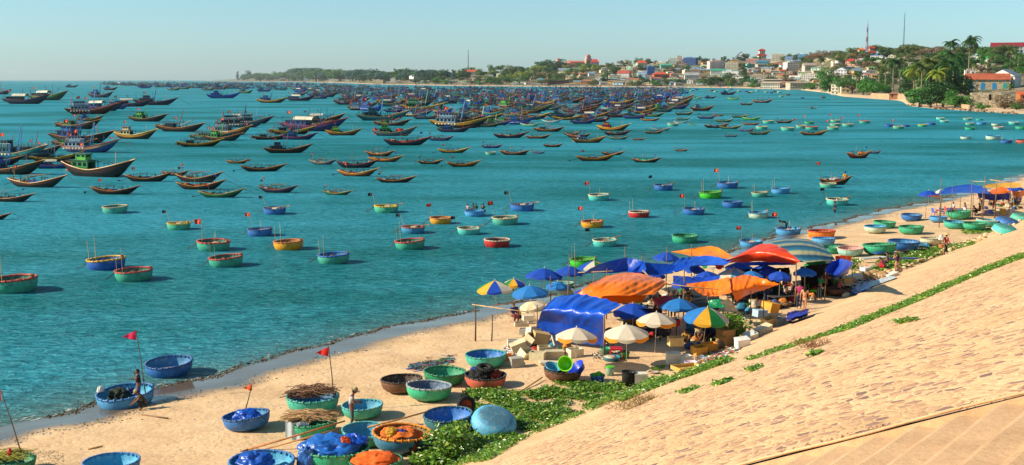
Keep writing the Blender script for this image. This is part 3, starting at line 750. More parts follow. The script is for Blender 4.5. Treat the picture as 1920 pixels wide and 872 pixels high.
def mk_trawler(kind):
    def f():
        r = thing('fishing_boat', 'x', 'boat')
        L = 14.0; B = 4.0
        bow, stern, free = [(1.9, .75, 1.05), (2.1, .8, 1.15), (1.8, .9, 1.0), (2.2, .5, 1.2)][kind]
        fn = hull_fns(L, B, free, bow, stern, .5, .95, .085, transom=.62)
        make_hull(r, fn, deck_drop=.40, stripe=(.70, .93), NS=26, NQ=7)
        hb, sh, kl, X, sec = fn
        zd = free-.35
        if kind == 0:
            cabin(r, -4.6, -1.4, 1.15, zd, 1.7, '#2a6ab0', '#8aa0b0'); cabin(r, -3.6, -1.9, .8, zd+1.8, 1.0, '#3a86c0', '#506070', n=2, name='wheelhouse')
            lattice_mast(r, -.7, zd, 5.4, .55, 1.0, '#3a78b8')
            m = MB()
            for x in (-6.0, -5.0):
                for y in (-1.1, 1.1): m.tube([(x, y, zd), (x, y, zd+1.8)], .05, 4)
            m.box(-6.3, -4.7, -1.3, 1.3, zd+1.8, zd+1.87); m.build('shelter_roof', 'paint', r, '#4a5a60')
            clutter_net(r, (1.5, 0, zd), 1.3, 1.1, .8, '#2a3a44', 1); clutter_net(r, (-5.5, 0, zd), .7, .8, .9, '#3a5a3a', 2)
            for k in range(4):
                x = 3.0+.55*(k % 2); m = MB(); m.lathe([(0, .6), (.24, .6), (.24, 0)], 10, (x, -.4+.8*(k//2), zd+.05)); m.build('barrel', 'gloss', r, '#2060a8', smooth=False)
            add_flag(r, (-3.0, .2, zd+2.8), 1.4, '#d02020', w=.8, side=-1)
        elif kind == 1:
            cabin(r, -5.0, -.6, 1.3, zd, 1.75, '#3a80b8', '#c8d0d0', n=5); cabin(r, -4.2, -1.4, 1.0, zd+1.85, 1.25, '#7ab0d0', '#3a5a80', n=4, name='wheelhouse')
            lattice_mast(r, .4, zd, 6.4, .6, 1.1, '#4a90d0')
            lattice_mast(r, -5.2, zd, 4.6, .4, .6, '#a83a30', 'derrick')
            m = MB()
            for k in range(11):
                x = -4.6+.42*k; m.tube([(x, -1.4, zd+1.8), (x, -1.45, zd+2.55)], .03, 4); m.tube([(x, 1.4, zd+1.8), (x, 1.45, zd+2.55)], .03, 4)
            m.tube([(-4.6, -1.45, zd+2.5), (-.4, -1.45, zd+2.5)], .035, 4); m.tube([(-4.6, 1.45, zd+2.5), (-.4, 1.45, zd+2.5)], .035, 4)
            m.build('railing', 'paint', r, '#d0d8d8')
            clutter_net(r, (2.4, 0, zd), 1.6, 1.2, .9, '#1f4a5a', 4)
            m = MB()
            for k in range(7): m.blob((-4.9+.75*k, -2.02, free-.1), .2, .12, .2, k, .05, 8, 6)
            m.build('float', 'gloss', r, '#d8d8d0', smooth=True)
            add_flag(r, (-2.6, 0, zd+3.2), 1.5, '#d42018', w=.9, side=-1); add_flag(r, (5.6, 0, 2.3), 1.4, '#c02838', w=.6, side=-1)
        elif kind == 2:
            # open working boat crowded with posts, drums, lines and a small house
            cabin(r, -3.8, -1.6, .95, zd, 1.6, '#2f8a4a', '#305040', n=3)
            m = MB()
            for k in range(9):
                x = -5.4+.95*k; y = -1.2+.15*(k % 3); m.tube([(x, y, zd), (x+.1, y, zd+2.0+.5*math.sin(k*2.1))], .045, 4)
                m.tube([(x+.3, 1.2, zd), (x+.2, 1.2, zd+1.8+.5*math.cos(k*1.7))], .045, 4)
            m.tube([(-5.5, -1.2, zd+1.9), (2.4, -1.2, zd+2.2)], .04, 4); m.tube([(-5.3, 1.2, zd+1.8), (2.4, 1.2, zd+2.1)], .04, 4)
            m.build('frame_posts', 'wood', r, '#4a5a50')
            m = MB(); m.tube([(-.6, 0, zd), (1.1, 0, zd+5.6)], .13, 6, .08); m.tube([(-.4, 0, zd+.8), (2.9, .1, zd+2.6)], .06, 5); m.build('boom', 'paint', r, '#8a3028')
            for k, (x, y) in enumerate(((-5.0, .3), (-.3, .5), (1.2, -.3), (2.6, .2))):
                clutter_net(r, (x, y, zd), .7, .7, .75, ['#30504a', '#1e3a6a', '#6a3a2a', '#2a6a4a'][k], k+11)
            for tp in ((-6.3, 0, 1.4), (-5.2, -1.95, .9)):
                m = MB(); m.torus(.42, .14, tp, n=14, m=6); m.build('tyre', 'rubber', r, '#101010')
            add_flag(r, (-1.0, .4, zd+1.5), 2.0, '#d82a20', w=.7, side=-1)
        else:
            cabin(r, -5.2, -1.0, 1.2, zd, 1.5, '#305a9a', '#d8d0b8', n=4)
            m = MB()
            def aw(u, v):
                a = PI*v; return (lerp(-3.6, .4, u), -1.35*math.cos(a), zd+1.75+.75*math.sin(a))
            m.grid(aw, 4, 10); m.build('awning', 'tarp', r, '#e0d8c0', smooth=True)
            m = MB(); m.tube([(1.6, 0, zd), (1.6, 0, zd+4.6)], .10, 6, .05); m.tube([(1.6, 0, zd+1.2), (-2.0, .2, zd+4.0)], .05, 5); m.tube([(1.6, 0, zd+1.0), (4.4, 0, zd+3.4)], .05, 5); m.build('mast', 'wood', r, '#7a4a38')
            m = MB(); m.tube([(1.6, 0, zd+4.5), (6.6, 0, 2.8)], .018, 3); m.tube([(1.6, 0, zd+4.5), (-6.0, 0, 2.0)], .018, 3); m.build('rigging', 'rubber', r, '#302820')
            clutter_net(r, (2.8, .2, zd), 1.1, 1.0, .7, '#2a3a6a', 21); clutter_net(r, (-5.9, 0, zd), .6, .7, .7, '#6a2a22', 22)
            m = MB()
            for k in range(5): m.box(-.2+.5*k, .2+.5*k, -.9, -.45, zd, zd+.42)
            m.build('crate', 'foam', r, '#c8b890')
            add_flag(r, (-4.6, 0, zd+1.6), 2.1, '#d02828', w=.8, side=-1)
        gear(r, -6.2, 3.2, 1.3, zd, 60+kind, 18, 2.8)
        p = sec(.98, 1); m = MB(); m.tube([p, p+Vector((2.6, -.3, -1.7)), p+Vector((6.0, -.8, -3.6))], .035, 4); m.build('mooring_line', 'rubber', r, '#3a3228')
        m = MB(); m.tube([(-1.2, .6, zd), (-1.0, .5, zd+4.4)], .06, 4); m.build('spar', 'paint', r, ['#3a6a9a', '#c84a2a', '#2a5a6a', '#3a4a5a'][kind]); m = MB(); m.tube([(3.4, -.2, zd), (3.7, -.2, zd+3.3)], .06, 4); m.build('spar', 'paint', r, ['#c84a2a', '#3a6a9a', '#a83028', '#2a4a6a'][kind])
        return r
    return proto(f)
TR = [mk_trawler(k) for k in range(4)]
# ---- cabin boat, smaller wheelhouse (like the bright little ones)
def mk_small_cabin():
    r = thing('fishing_boat', 'x', 'boat')
    fn = hull_fns(10.0, 2.9, .68, 1.25, .7, .4, .9, .09, transom=.35)
    make_hull(r, fn, deck_drop=.33, stripe=(.66, .92), NS=22, NQ=6)
    cabin(r, -3.0, -.9, .85, .42, 1.15, '#58a830', '#3a8a60', n=3); cabin(r, -2.6, -1.3, .6, 1.66, .55, '#b8c830', '#3a7a50', n=2, name='wheelhouse')
    clutter_net(r, (-3.9, 0, .45), .5, .6, .55, '#d07020', 31); clutter_net(r, (1.2, 0, .42), .9, .6, .45, '#28407a', 32)
    m = MB(); m.tube([(2.6, 0, .6), (2.6, 0, 2.6)], .05, 5); m.build('mast', 'wood', r, '#a8a070')
    gear(r, -4.0, 2.4, .8, .45, 99, 12, 1.3)
    m = MB(); m.box(-.4, .2, -.3, .3, .42, .95); m.build('engine_box', 'paint', r, '#305a30')
    add_flag(r, (-2.0, 0, 2.2), 1.2, '#c82828', w=.5, side=-1)
    return r
SC_B = proto(mk_small_cabin)
PAL = {  # hull, strake, gunwale, cabin, roof
 'dark': dict(hull='#120d0c', strake='#3a1a12', gunwale='#b5782c', deck='#5a4430'),
 'brown': dict(hull='#20130d', strake='#5a3016', gunwale='#cf8a30', deck='#7a5a3a'),
 'orange': dict(hull='#5e2c12', strake='#a8641c', gunwale='#e0a030', deck='#8a6a40'),
 'red': dict(hull='#4e140e', strake='#8a2a1a', gunwale='#c89040', deck='#6a4a30'),
 'blue': dict(hull='#173a78', strake='#2458a8', gunwale='#a8623a', deck='#4a6a80'),
 'navy': dict(hull='#101a34', strake='#23304f', gunwale='#8a3a28', deck='#3a3a44'),
 'royal': dict(hull='#15389a', strake='#1d48b0', gunwale='#3a6ac0', deck='#3a4a80'),
 'teal': dict(hull='#175a60', strake='#24807a', gunwale='#c09a50', deck='#4a6a60'),
 'green': dict(hull='#14402a', strake='#2a7a4a', gunwale='#b89a3a', deck='#4a5a3a'),
 'mint': dict(hull='#3a9a80', strake='#58b898', gunwale='#d8d8b0', deck='#6a7a60'),
 'lime': dict(hull='#3aa83a', strake='#66c840', gunwale='#d0d860', deck='#6a8a40'),
 'yellow': dict(hull='#2e1c0e', strake='#b87e1c', gunwale='#e8b838', deck='#8a6a3a'),
 'tan': dict(hull='#2a4a8a', strake='#b88a58', gunwale='#a82a20', deck='#8a7a5a'),
 'grey': dict(hull='#3a4652', strake='#5a6a72', gunwale='#a8845a', deck='#505050'),
 'pale': dict(hull='#4a90a0', strake='#a8c8c8', gunwale='#c8b890', deck='#7a8a80'),
 'purple': dict(hull='#1c2258', strake='#5a2a58', gunwale='#a83a40', deck='#3a3a50'),
}
CABS = {'blue': ('#1f4c90', '#3a5468', '#2a66a8'), 'white': ('#8aa6b8', '#6a2a26', '#5a8ab0'), 'green': ('#2c8a40', '#305a40', '#58b040'),
        'yellow': ('#9ac030', '#4a9a50', '#d0d040'), 'teal': ('#1f5a68', '#34505a', '#2a6a78'), 'dark': ('#23303c', '#303a3c', '#2a4a6a'),
        'cream': ('#b8b888', '#a84a30', '#c8c8a0'), 'red': ('#a83028', '#60302a', '#b86a30'), 'royal': ('#1c44a8', '#30509a', '#2a5ac0')}
PLEN = {'s': 8.0, 't': 14.0, 'c': 10.0}
def put_boat(typ, px0, px1, py, pal, cabc=None, label=None, group=None, flip=False, yaw=None, name=None, skip=()):
    t = typ[0]; k = int(typ[1]) if len(typ) > 1 else 0
    P = {'s': SK, 't': TR}[t][k] if t in 'st' else SC_B
    cx = (px0+px1)/2; p = at(cx, py, 0); Z = depth(p)
    Lw = (px1-px0)/F*Z/ (.97)
    yaw = yaw if yaw is not None else RND.uniform(-24, 16)
    yr = math.radians(yaw); lat = math.atan2(p.x, p.y)
    # length across the line of sight
    Lw /= max(.5, abs(math.cos(yr+lat)))
    scx = Lw/PLEN[t]*.97
    cc = dict(PAL[pal])
    if cabc:
        a, b_, c_ = CABS[cabc]; cc.update(cabin=a, roof=b_, wheelhouse=c_, awning='#d8d0b8')
        if RND.random() < .5: cc['mast'] = c_
    else: cc.update(net_pile=RND.choice(['#1f3f8a', '#2a6a58', '#4a4038', '#8a7a5a', '#2a3a44', '#8a3a22']))
    r = P.get(cc, skip)
    hz = lerp(scx, (scx*.6+.4*8.0/PLEN[t]*1.0), 0) 
    big = t == 't' and (px1-px0) > 55
    r.scale = (scx, scx*RND.uniform(.70, .85), scx*(RND.uniform(.80, .92) if big else RND.uniform(1.0, 1.2) if group != G1 else RND.uniform(.95, 1.15)))
    r.location = (p.x, p.y + scx*.9, -.02); r.rotation_euler = (math.radians(RND.uniform(-1.5, 1.5)), math.radians(RND.uniform(-1.5, 1)), yr + (PI if flip else 0))
    if name: r.name = name
    r['label'] = label or 'boat'; r['category'] = 'boat'
    if group: r['group'] = group
    OCC.append((p.x, p.y, Lw/2))
    return r
OCC = []
G1 = 'fishing boats moored in the bay'
BOATS = [
 # typ, px0, px1, py, palette, cabin, label
 ('t3',5,88,195,'navy','dark','big dark blue trawler with a red mast at the far left of the bay'),
 ('t3',55,123,188,'green','dark','dark green trawler with a tall pale mast behind the big dark blue one'),
 ('t2',-22,19,177,'navy','teal','dark trawler cut off by the left edge of the picture near the horizon'),
 ('t0',122,146,164,'navy','blue','tiny lone blue boat near the horizon left of the crowd'),
 ('t0',165,210,183,'navy','blue','navy boat with boxy cabin right of the dark green trawler'),
 ('t0',193,220,169,'dark','blue','thin dark boat near the horizon above the navy boxy one'),
 ('t1',120,217,214,'red','white','long dark red trawler with white two deck house and red roof'),
 ('t0',196,240,205,'blue','blue','blue bow poking out behind the long dark red trawler'),
 ('t3',206,284,200,'navy','dark','tall bowed navy trawler with a brown mast right of the white two deck house'),
 ('t0',143,193,227,'yellow','blue','yellow hulled boat half hidden behind a brown one with green gear'),
 ('t2',105,184,242,'brown','green','brown boat crowded with dark green gear in the upper left water'),
 ('t0',241,311,228,'dark','green','dark boat with grey green cabin left of the red masted one'),
 ('c0',212,290,261,'yellow','cream','yellow hulled boat with cream cabin and pale green mast'),
 ('t2',292,380,247,'brown','dark','brown boat with dark cabin and slanting red boom'),
 ('t0',93,206,268,'dark','blue','long dark hull behind the blue and white cabin trawler'),
 ('t1',112,218,286,'tan','white','trawler with blue and white two deck cabin and blue lattice mast'),
 ('t1',-25,80,299,'teal','teal','teal double deck trawler at the left edge of the picture'),
 ('t0',55,151,303,'yellow','dark','brown hull with yellow stripes between teal and blue trawlers'),
 ('t3',60,145,316,'blue','blue','blue hull with pale rail just left of the green cabin boat'),
 ('t0',-42,74,327,'brown','royal','big brown hull with orange rail cut off by the left edge'),
 ('c0',115,241,332,'dark','green','dark crescent boat with green cabin, yellow floats and red flag'),
 ('s0',232,318,341,'dark',None,'slim dark red boat right of the green cabin boat'),
 ('s0',167,256,365,'dark',None,'dark crescent boat with blue nets and yellow flags aboard'),
 ('s1',12,114,352,'brown',None,'brown crescent boat with red ring and poles near the left edge'),
 ('s2',-30,55,379,'dark',None,'dark boat with blue inside cut off by the left edge'),
 ('s1',-55,15,413,'dark',None,'dark bow tip poking in at the left edge'),
 ('t0',385,450,184,'royal','royal','royal blue trawler alone in front of the far crowd'),
 ('t0',446,474,175,'green','dark','dark green boat just right of the royal blue trawler'),
 ('t0',480,537,193,'yellow','blue','brown and yellow boat with blue cabin, left of a pair'),
 ('t3',534,590,189,'navy','blue','dark high bowed boat, right one of a pair near the far crowd'),
 ('t1',396,470,253,'orange','teal','orange brown hull with rust bow behind the yellow one'),
 ('t0',380,453,264,'dark','green','dark hull with green cabin and high brown bow'),
 ('t2',329,416,275,'yellow','dark','bright yellow hull crowded with dark blue gear'),
 ('t1',403,500,239,'grey','dark','grey blue trawler with long bow and dark cabin'),
 ('t3',425,474,227,'red','dark','dark red bow and red boom behind the grey blue trawler'),
 ('s2',422,466,307,'orange',None,'stubby orange boat with an orange float ball'),
 ('s0',448,534,322,'dark',None,'dark boat with yellow rail and orange flag at its stern'),
 ('t3',560,646,230,'brown','dark','brown hull behind the trawler with white arched awning'),
 ('t3',523,647,246,'purple','blue','large dark purple trawler with white arched awning'),
 ('t2',503,590,252,'yellow','dark','yellow brown hull in front of the white awning trawler'),
 ('t0',524,594,262,'purple','blue','purple hull with small blue cabin, lowest of its cluster'),
 ('t0',492,584,287,'dark','dark','black hull with yellow rim and dark blue cabin'),
 ('c0',608,677,254,'orange','yellow','orange boat with bright green and yellow cabin'),
 ('s1',327,413,342,'dark',None,'dark boat moored behind its twin, white float above'),
 ('s2',328,419,356,'brown',None,'brown hull in front of its dark twin left of centre'),
 ('s0',370,455,371,'green',None,'dark green crescent boat with orange rail and blue nets'),
 ('s1',482,555,362,'navy',None,'navy blue crescent boat with orange bow tip'),
 ('s1',603,660,366,'green',None,'dark green boat with white inside and star flag'),
 ('s1',578,630,309,'grey',None,'low grey white boat behind the dark blue one'),
 ('s2',628,708,315,'navy',None,'dark blue boat loaded with grey and rusty gear'),
 ('s0',631,708,331,'orange',None,'orange red boat below the dark blue loaded one'),
 ('s2',683,739,293,'brown',None,'brown boat with a bundle of red and yellow floats at its stern'),
 ('s2',688,755,304,'orange',None,'brown orange boat in front of the one with floats'),
 ('s1',703,780,343,'dark',None,'dark brown crescent boat with ragged flag on a leaning pole'),
 ('s1',781,832,308,'brown',None,'short brown boat with pale gear between two crescents'),
 ('s0',836,901,313,'orange',None,'rust orange crescent boat with red bundle at its stern'),
 ('s0',819,881,287,'yellow',None,'brown boat with yellow rail above the rust orange one'),
 ('s2',716,808,273,'navy',None,'long low dark blue boat heaped with black and white gear'),
 ('s1',800,851,264,'blue',None,'blue boat with thin red bow just right of the heaped one'),
 ('c0',695,782,255,'grey','green','blue grey hull with green cabin and bright red nets'),
 ('t0',665,768,226,'teal','teal','big dark teal trawler with twin blue lattice masts'),
 ('t1',748,837,208,'yellow','green','dark hull with yellow rim and bright green cabin'),
 ('t1',803,916,240,'yellow','white','yellow hull with blue and white cabin and red boom'),
 ('t0',818,885,248,'navy','blue','navy hull with boxy blue cabin below the white cabin one'),
 ('t0',868,945,226,'brown','cream','brown high bow with cream cabin right of the red boom'),
 ('t2',880,952,214,'brown','teal','big brown bow, uppermost of three bows in a row'),
 ('t2',930,992,197,'orange','green','orange bow rising out of the crowd at centre'),
 ('t0',698,746,186,'orange','blue','orange brown boat lying before the crowd'),
 ('t0',636,695,192,'blue','blue','blue boat at the left end of the dense crowd'),
 ('t2',605,640,177,'teal','blue','small blue green boat just right of a gap in the far crowd'),
 ('t2',960,1040,209,'green','green','green boat full of green gear before the crowd'),
 ('s0',967,1033,223,'yellow',None,'yellow brown crescent boat with blue inside, below the green one'),
 ('s1',901,943,278,'blue',None,'small blue boat with long raised oars'),
 ('s2',935,993,291,'dark',None,'dark boat with a mint round boat at its side'),
 ('s2',923,990,259,'navy',None,'long black boat loaded with dark gear right of centre'),
 ('s1',984,1034,260,'red',None,'dark red boat loaded with red and blue gear'),
 ('t2',1053,1113,211,'brown','blue','brown hull with bright blue cabin below the crowd'),
 ('s1',974,1014,237,'mint',None,'pale teal crescent boat left of its paler neighbour'),
 ('s0',1015,1055,230,'pale',None,'slim pale grey green crescent boat'),
 ('s0',1093,1131,225,'mint',None,'green and white slim boat below the blue cabin one'),
 ('t0',1132,1194,196,'yellow','blue','yellow and brown hull with blue gear before the crowd'),
 ('t2',1196,1242,202,'blue','teal','bright blue hull with yellow stern near the crowd edge'),
 ('t0',1218,1275,192,'brown','royal','big brown hull with royal blue cabin at the right end of the crowd'),
 ('t2',1087,1131,195,'brown','blue','brown hull left of the yellow and brown one'),
 ('t2',1118,1170,216,'blue','dark','short blue boat crowded with dark gear'),
 ('s0',1201,1239,227,'orange',None,'orange boat with white flag pole below the green one'),
 ('s1',1200,1247,219,'green',None,'green crescent boat just above the orange one'),
 ('c0',1294,1339,208,'red','white','bright red hull with small white cabin'),
 ('c0',1289,1320,186,'mint','white','mint green boat in the gap right of the crowd'),
 ('t0',1320,1343,185,'navy','blue','small navy hull over a mint band right of the mint boat'),
 ('s1',1265,1302,216,'green',None,'green boat, top one of a stack of four'),
 ('s0',1266,1296,225,'mint',None,'green boat, second one down in a stack of four'),
 ('s0',1263,1292,231,'pale',None,'long pale boat, lowest one of a stack of four'),
 ('s1',1290,1306,235,'lime',None,'stubby green boat seen from its bow'),
 ('s0',1178,1196,218,'green',None,'tiny dark green boat pointing left'),
 ('c0',1118,1182,245,'yellow','red','blue and yellow hull with red box cabin'),
 ('s2',1131,1184,254,'navy',None,'dark blue hull with yellow rail under the red box cabin boat'),
 ('s2',1184,1211,263,'red',None,'stubby dark boat with red bow and orange load'),
 ('s1',1208,1246,251,'brown',None,'rusty brown boat with a long rudder pole at its stern'),
 ('s0',1220,1260,245,'pale',None,'pale blue boat just behind the rusty brown one'),
 ('s2',1017,1056,276,'dark',None,'dark boat with yellow gear left of the white cabin one'),
 ('c0',1070,1137,268,'orange','white','orange hull with blue and white cabin, centre of its cluster'),
 ('s1',1053,1090,253,'teal',None,'teal boat with green frame behind the blue and white cabin'),
 ('s1',996,1023,288,'blue',None,'short blue boat with white inside facing the camera'),
 ('s0',1079,1156,302,'orange',None,'long amber brown boat with a yellow winch post'),
 ('s2',1126,1172,291,'brown',None,'brown bow with blue flags behind the amber brown boat'),
 ('s2',1184,1241,305,'dark',None,'grey boat with a heap of bright green net'),
 ('s1',1264,1292,284,'brown',None,'short lone brown boat with black flag near centre right'),
 ('t0',1350,1381,178,'navy','blue','small navy boat by the far beach'),
 ('s0',1364,1389,187,'lime',None,'bright lime green boat by the far beach'),
 ('s0',1387,1414,197,'red',None,'slim red boat with one person standing'),
 ('s2',1411,1450,193,'brown',None,'brown red boat with dark awning near the far beach'),
 ('s2',1320,1369,240,'dark',None,'dark boat with red ball and red rail'),
 ('s0',1348,1392,242,'green',None,'long green crescent boat right of the red ball boat'),
 ('s1',1358,1385,257,'blue',None,'short blue boat with raised prow facing the camera'),
 ('s0',1404,1447,253,'green',None,'black boat with lime green rim, lowest of its cluster'),
 ('s0',1385,1416,247,'blue',None,'light blue boat with yellow stripe behind the black and lime one'),
 ('s0',1501,1553,254,'orange',None,'orange boat lying just below the row of mint round boats'),
 ('s1',1455,1489,231,'dark',None,'dark boat with red flags right of the cluster'),
 ('s1',1371,1403,221,'green',None,'dark green boat with yellow pole and star flag'),
 ('s0',1391,1429,225,'lime',None,'green boat with yellow rail under a red flag'),
 ('s1',1307,1345,223,'blue',None,'pale blue boat at the left of the right hand cluster'),
 ('s0',1336,1359,218,'red',None,'tiny red bowed boat behind the pale blue one'),
 ('s2',1392,1426,235,'red',None,'red and green boat in the middle of the right hand cluster'),
 ('s0',1340,1376,229,'green',None,'dark green hull above the red ball boat'),
 ('c0',1517,1533,204,'mint','white','tiny pale green boat alone off the promontory'),
 ('s2',1589,1634,297,'red',None,'red brown boat with blue flags and orange bundle'),
 ('s2',1627,1653,288,'blue',None,'blue boat just behind the red brown one with orange bundle'),
 ('s2',1538,1598,347,'dark',None,'black boat with yellow bow tip and tall red flag'),
 ('t1',-60,40,310,'brown','teal','brown trawler mostly hidden behind the big one cut by the left edge'),
 ('t2',20,110,292,'dark','dark','dark hull crowded behind the teal double deck trawler'),
 ('t2',98,176,276,'dark','green','dark hull squeezed behind the blue lattice mast trawler'),
 ('t3',150,232,208,'purple','blue','purple hull tucked behind the long dark red trawler'),
 ('t0',250,330,197,'navy','dark','navy hull just right of the tall bowed navy trawler'),
 ('t2',355,440,262,'teal','green','teal hull crowded behind the bright yellow one'),
 ('t1',440,512,232,'navy','teal','navy trawler with blue mast behind the grey blue one'),
 ('t2',545,622,238,'orange','dark','orange hull squeezed behind the white awning trawler'),
 ('t2',470,545,262,'dark','dark','dark hull left of the purple one with small blue cabin'),
 ('s2',300,352,330,'dark',None,'short dark boat between two crescent boats left of centre'),
 ('t2',700,770,236,'dark','green','dark hull crowded with gear before the big teal trawler'),
 ('t2',1000,1058,247,'brown','dark','brown hull crowded with gear above the white cabin one'),
 ('s2',1060,1108,259,'dark',None,'dark boat wedged behind the orange hull with white cabin'),
 ('s1',1140,1180,262,'teal',None,'teal boat just below the dark blue one with yellow rail'),
]
GREENNET = 'grey boat with a heap of bright green net'
for b in BOATS:
    r = put_boat(b[0], b[1], b[2], b[3], b[4], b[5], b[6], G1)
    if b[1] in (1538, 1589): r.scale[2] *= 1.6; r.scale[1] *= 1.2
    if b[6] == GREENNET:
        for c in r.children:
            if base(c.name) == 'net_pile': c.color = col('#25b080')
    if 'bright red nets' in b[6]:
        for c in r.children:
            if base(c.name) == 'net_pile': c.color = col('#c81828'); c.scale = (1.2, 1.1, 2.2)
# distant anchored fleet: the rows that fill the bay in front of the town
FAR = []
def far_boat(px, py, Lm):
    p = at(px, py, 0)
    for (x, y, r) in OCC:
        if abs(p.x-x) < (r+Lm*.32) and abs(p.y-y) < max(6.0, depth(p)*depth(p)*1.3/(F*CAMH)): return False
    w = Lm*F/depth(p)/2
    k = RND.choice(['t0', 't1', 't2', 't2', 't3', 't0'])
    pal = RND.choice(['blue', 'royal', 'teal', 'navy', 'brown', 'yellow', 'blue', 'green', 'dark', 'orange', 'grey', 'teal'])
    cb = RND.choice(['blue', 'blue', 'teal', 'green', 'royal', 'white', 'dark', 'teal', 'blue'])
    FAR.append((k, px-w, px+w, py, pal, cb)); OCC.append((p.x, p.y, Lm/2)); return True
random.seed(5)
tries = 0
while len(FAR) < 148 and tries < 20000:
    tries += 1
    px = RND.uniform(560, 1290)
    lo = 167.5 if px > 700 else lerp(161, 167, (px-560)/140); hi = itp(px, [560, 620, 700, 800, 900, 1000, 1100, 1200, 1290], [180, 196, 212, 226, 238, 240, 232, 222, 200])
    py = lo + (hi-lo)*RND.random()**.85
    far_boat(px, py, RND.uniform(12, 17) if py < 200 else RND.uniform(8.5, 13))
tries = 0
while len(FAR) < 176 and tries < 9000:
    tries += 1
    px = RND.uniform(195, 640); py = RND.uniform(156.5, itp(px, [195, 300, 400, 640], [165, 173, 174, 172])); far_boat(px, py, RND.uniform(15, 24))
CN = {'blue': 'blue', 'royal': 'royal blue', 'teal': 'teal', 'navy': 'navy', 'brown': 'brown', 'yellow': 'yellow striped', 'green': 'dark green', 'dark': 'black', 'orange': 'orange brown', 'grey': 'grey'}
for (k, a, b_, py, pal, cb) in FAR:
    cx = (a+b_)/2
    zone = ('at the far left anchorage' if cx < 420 else 'off the sandy point' if cx < 620 else 'in the crowd left of the warehouse' if cx < 790 else
            'in the crowd below the grey mast' if cx < 960 else 'in the crowd below the pink towers' if cx < 1130 else 'at the right of the crowd')
    row = 'far off ' if py < 168 else 'distant ' if py < 182 else 'nearer '
    lb = f'{row}{CN[pal]} trawler with {cb} cabin {zone}'
    r = put_boat(k, a, b_, py, pal, cb, lb, f'far trawlers: {lb}', skip=('window', 'railing', 'rigging'))
# ================================================================== coracles (round woven basket boats)
def coracle_prof(R, H, bulge=.08, r0=.55, th=.035):
    out = []
    for i in range(11):
        a = i/10; r = R*(r0*math.sin(a*PI/2*.999)/1 if a == 0 else 1)
    prof = [(.001, .0), (R*.35, .006), (R*.58, .03), (R*.76, .11), (R*.90, .25*H/.75), (R*.975, .45*H/.75), (R, .62*H/.75), (R*.99, H)]
    return prof
def mk_coracle(seg=28, oars=False, gear=0, dish=False):
    def f():
        r = thing('basket_boat', 'x', 'basket boat')
        R, H = 1.0, .72
        prof = coracle_prof(R, H)
        def wob(m):
            for i, v in enumerate(m.v):
                a = math.atan2(v[1], v[0]); k = 1+.018*math.sin(2*a+.7)+.010*math.sin(3*a+gear); m.v[i] = (v[0]*k, v[1]*k, v[2]*(1+.03*math.sin(a+.5)+.012*math.sin(4*a)))
        m = MB(); m.lathe(prof, seg); wob(m); m.build('hull', 'basket', r, '#2f9a80', smooth=True)
        m = MB(); m.lathe([(p[0]*.955, p[1]+.03) for p in prof[1:-1]][::-1] + [(.001, .035)], seg)
        m.v = [(x, y, z) for x, y, z in m.v]
        m.lathe([(R*.965, H+.005), (R*.955, .60)], seg); wob(m); m.build('lining', 'basket', r, '#3c7fae', smooth=True)
        m = MB(); m.torus(R*.985, .042, (0, 0, H), seg, 7); wob(m)
        for k in range(0, 24): 
            a = 2*PI*k/24; M = Matrix.Rotation(a, 4, 'Z'); m.box(R*.985-.055, R*.985+.052, -.022, .022, H-.06, H+.048, M)
        m.build('rim', 'basket', r, '#2a7a6a', smooth=True)
        if gear >= 1:   # two rods, an engine bracket and shaft off the stern, a bench
            m = MB(); m.box(-.28, -.12, -.93, .93, H-.18, H-.13); m.box(.38, .5, -.86, .86, H-.2, H-.15); m.build('thwart', 'wood', r, '#7a5a34')
            m = MB(); m.tube([(-.95, -.18, H-.05), (-1.75, -.22, .12)], .018, 5); m.tube([(-.95, .18, H-.05), (-1.7, .15, .12)], .018, 5)
            m.tube([(-1.75, -.28, .08), (-1.7, .22, .08)], .018, 5); m.tube([(-1.62, -.22, .02), (-1.62, -.22, .42)], .016, 4); m.build('outrigger_frame', 'wood', r, '#4a3a28')
            m = MB(); m.box(.90, .99, -.12, .12, H-.1, H+.17); m.build('bow_post', 'wood', r, '#b06a40')
        if gear == 1:
            m = MB(); m.tube([(-.82, -.25, H-.3), (-.86, -.25, 1.75)], .02, 5, .012); m.tube([(-.62, .1, H-.3), (-.60, .1, 1.95)], .02, 5, .012); m.build('rod', 'wood', r, '#c0a868')
        if gear == 2:
            add_flag(r, (-.80, .1, H-.3), 1.6, '#d02824', w=.42, side=-1, lean=(-.12, 0), r=.018)
            clutter_net(r, (.2, 0, .25), .5, .45, .42, '#c0a080', 41)
            m = MB(); m.tube([(.1, .0, H-.3), (.1, .02, 1.35)], .018, 5); m.build('rod', 'wood', r, '#c0a868')
        if gear == 3:
            add_flag(r, (-.86, 0, H-.3), 1.35, '#14182a', w=.38, side=-1, lean=(-.4, 0), r=.02)
            m = MB(); m.tube([(-.6, -.5, H+.02), (1.15, .35, H+.22)], .025, 5); m.box(1.1, 1.42, .27, .45, H+.2, H+.26); m.build('oar', 'wood', r, '#b08a58')
            m = MB(); m.box(-.1, .35, -.3, .15, .25, .78); m.build('crate', 'foam', r, '#c8bca0')
        return r
    return proto(f)
CO = [mk_coracle(28, gear=g) for g in range(4)]
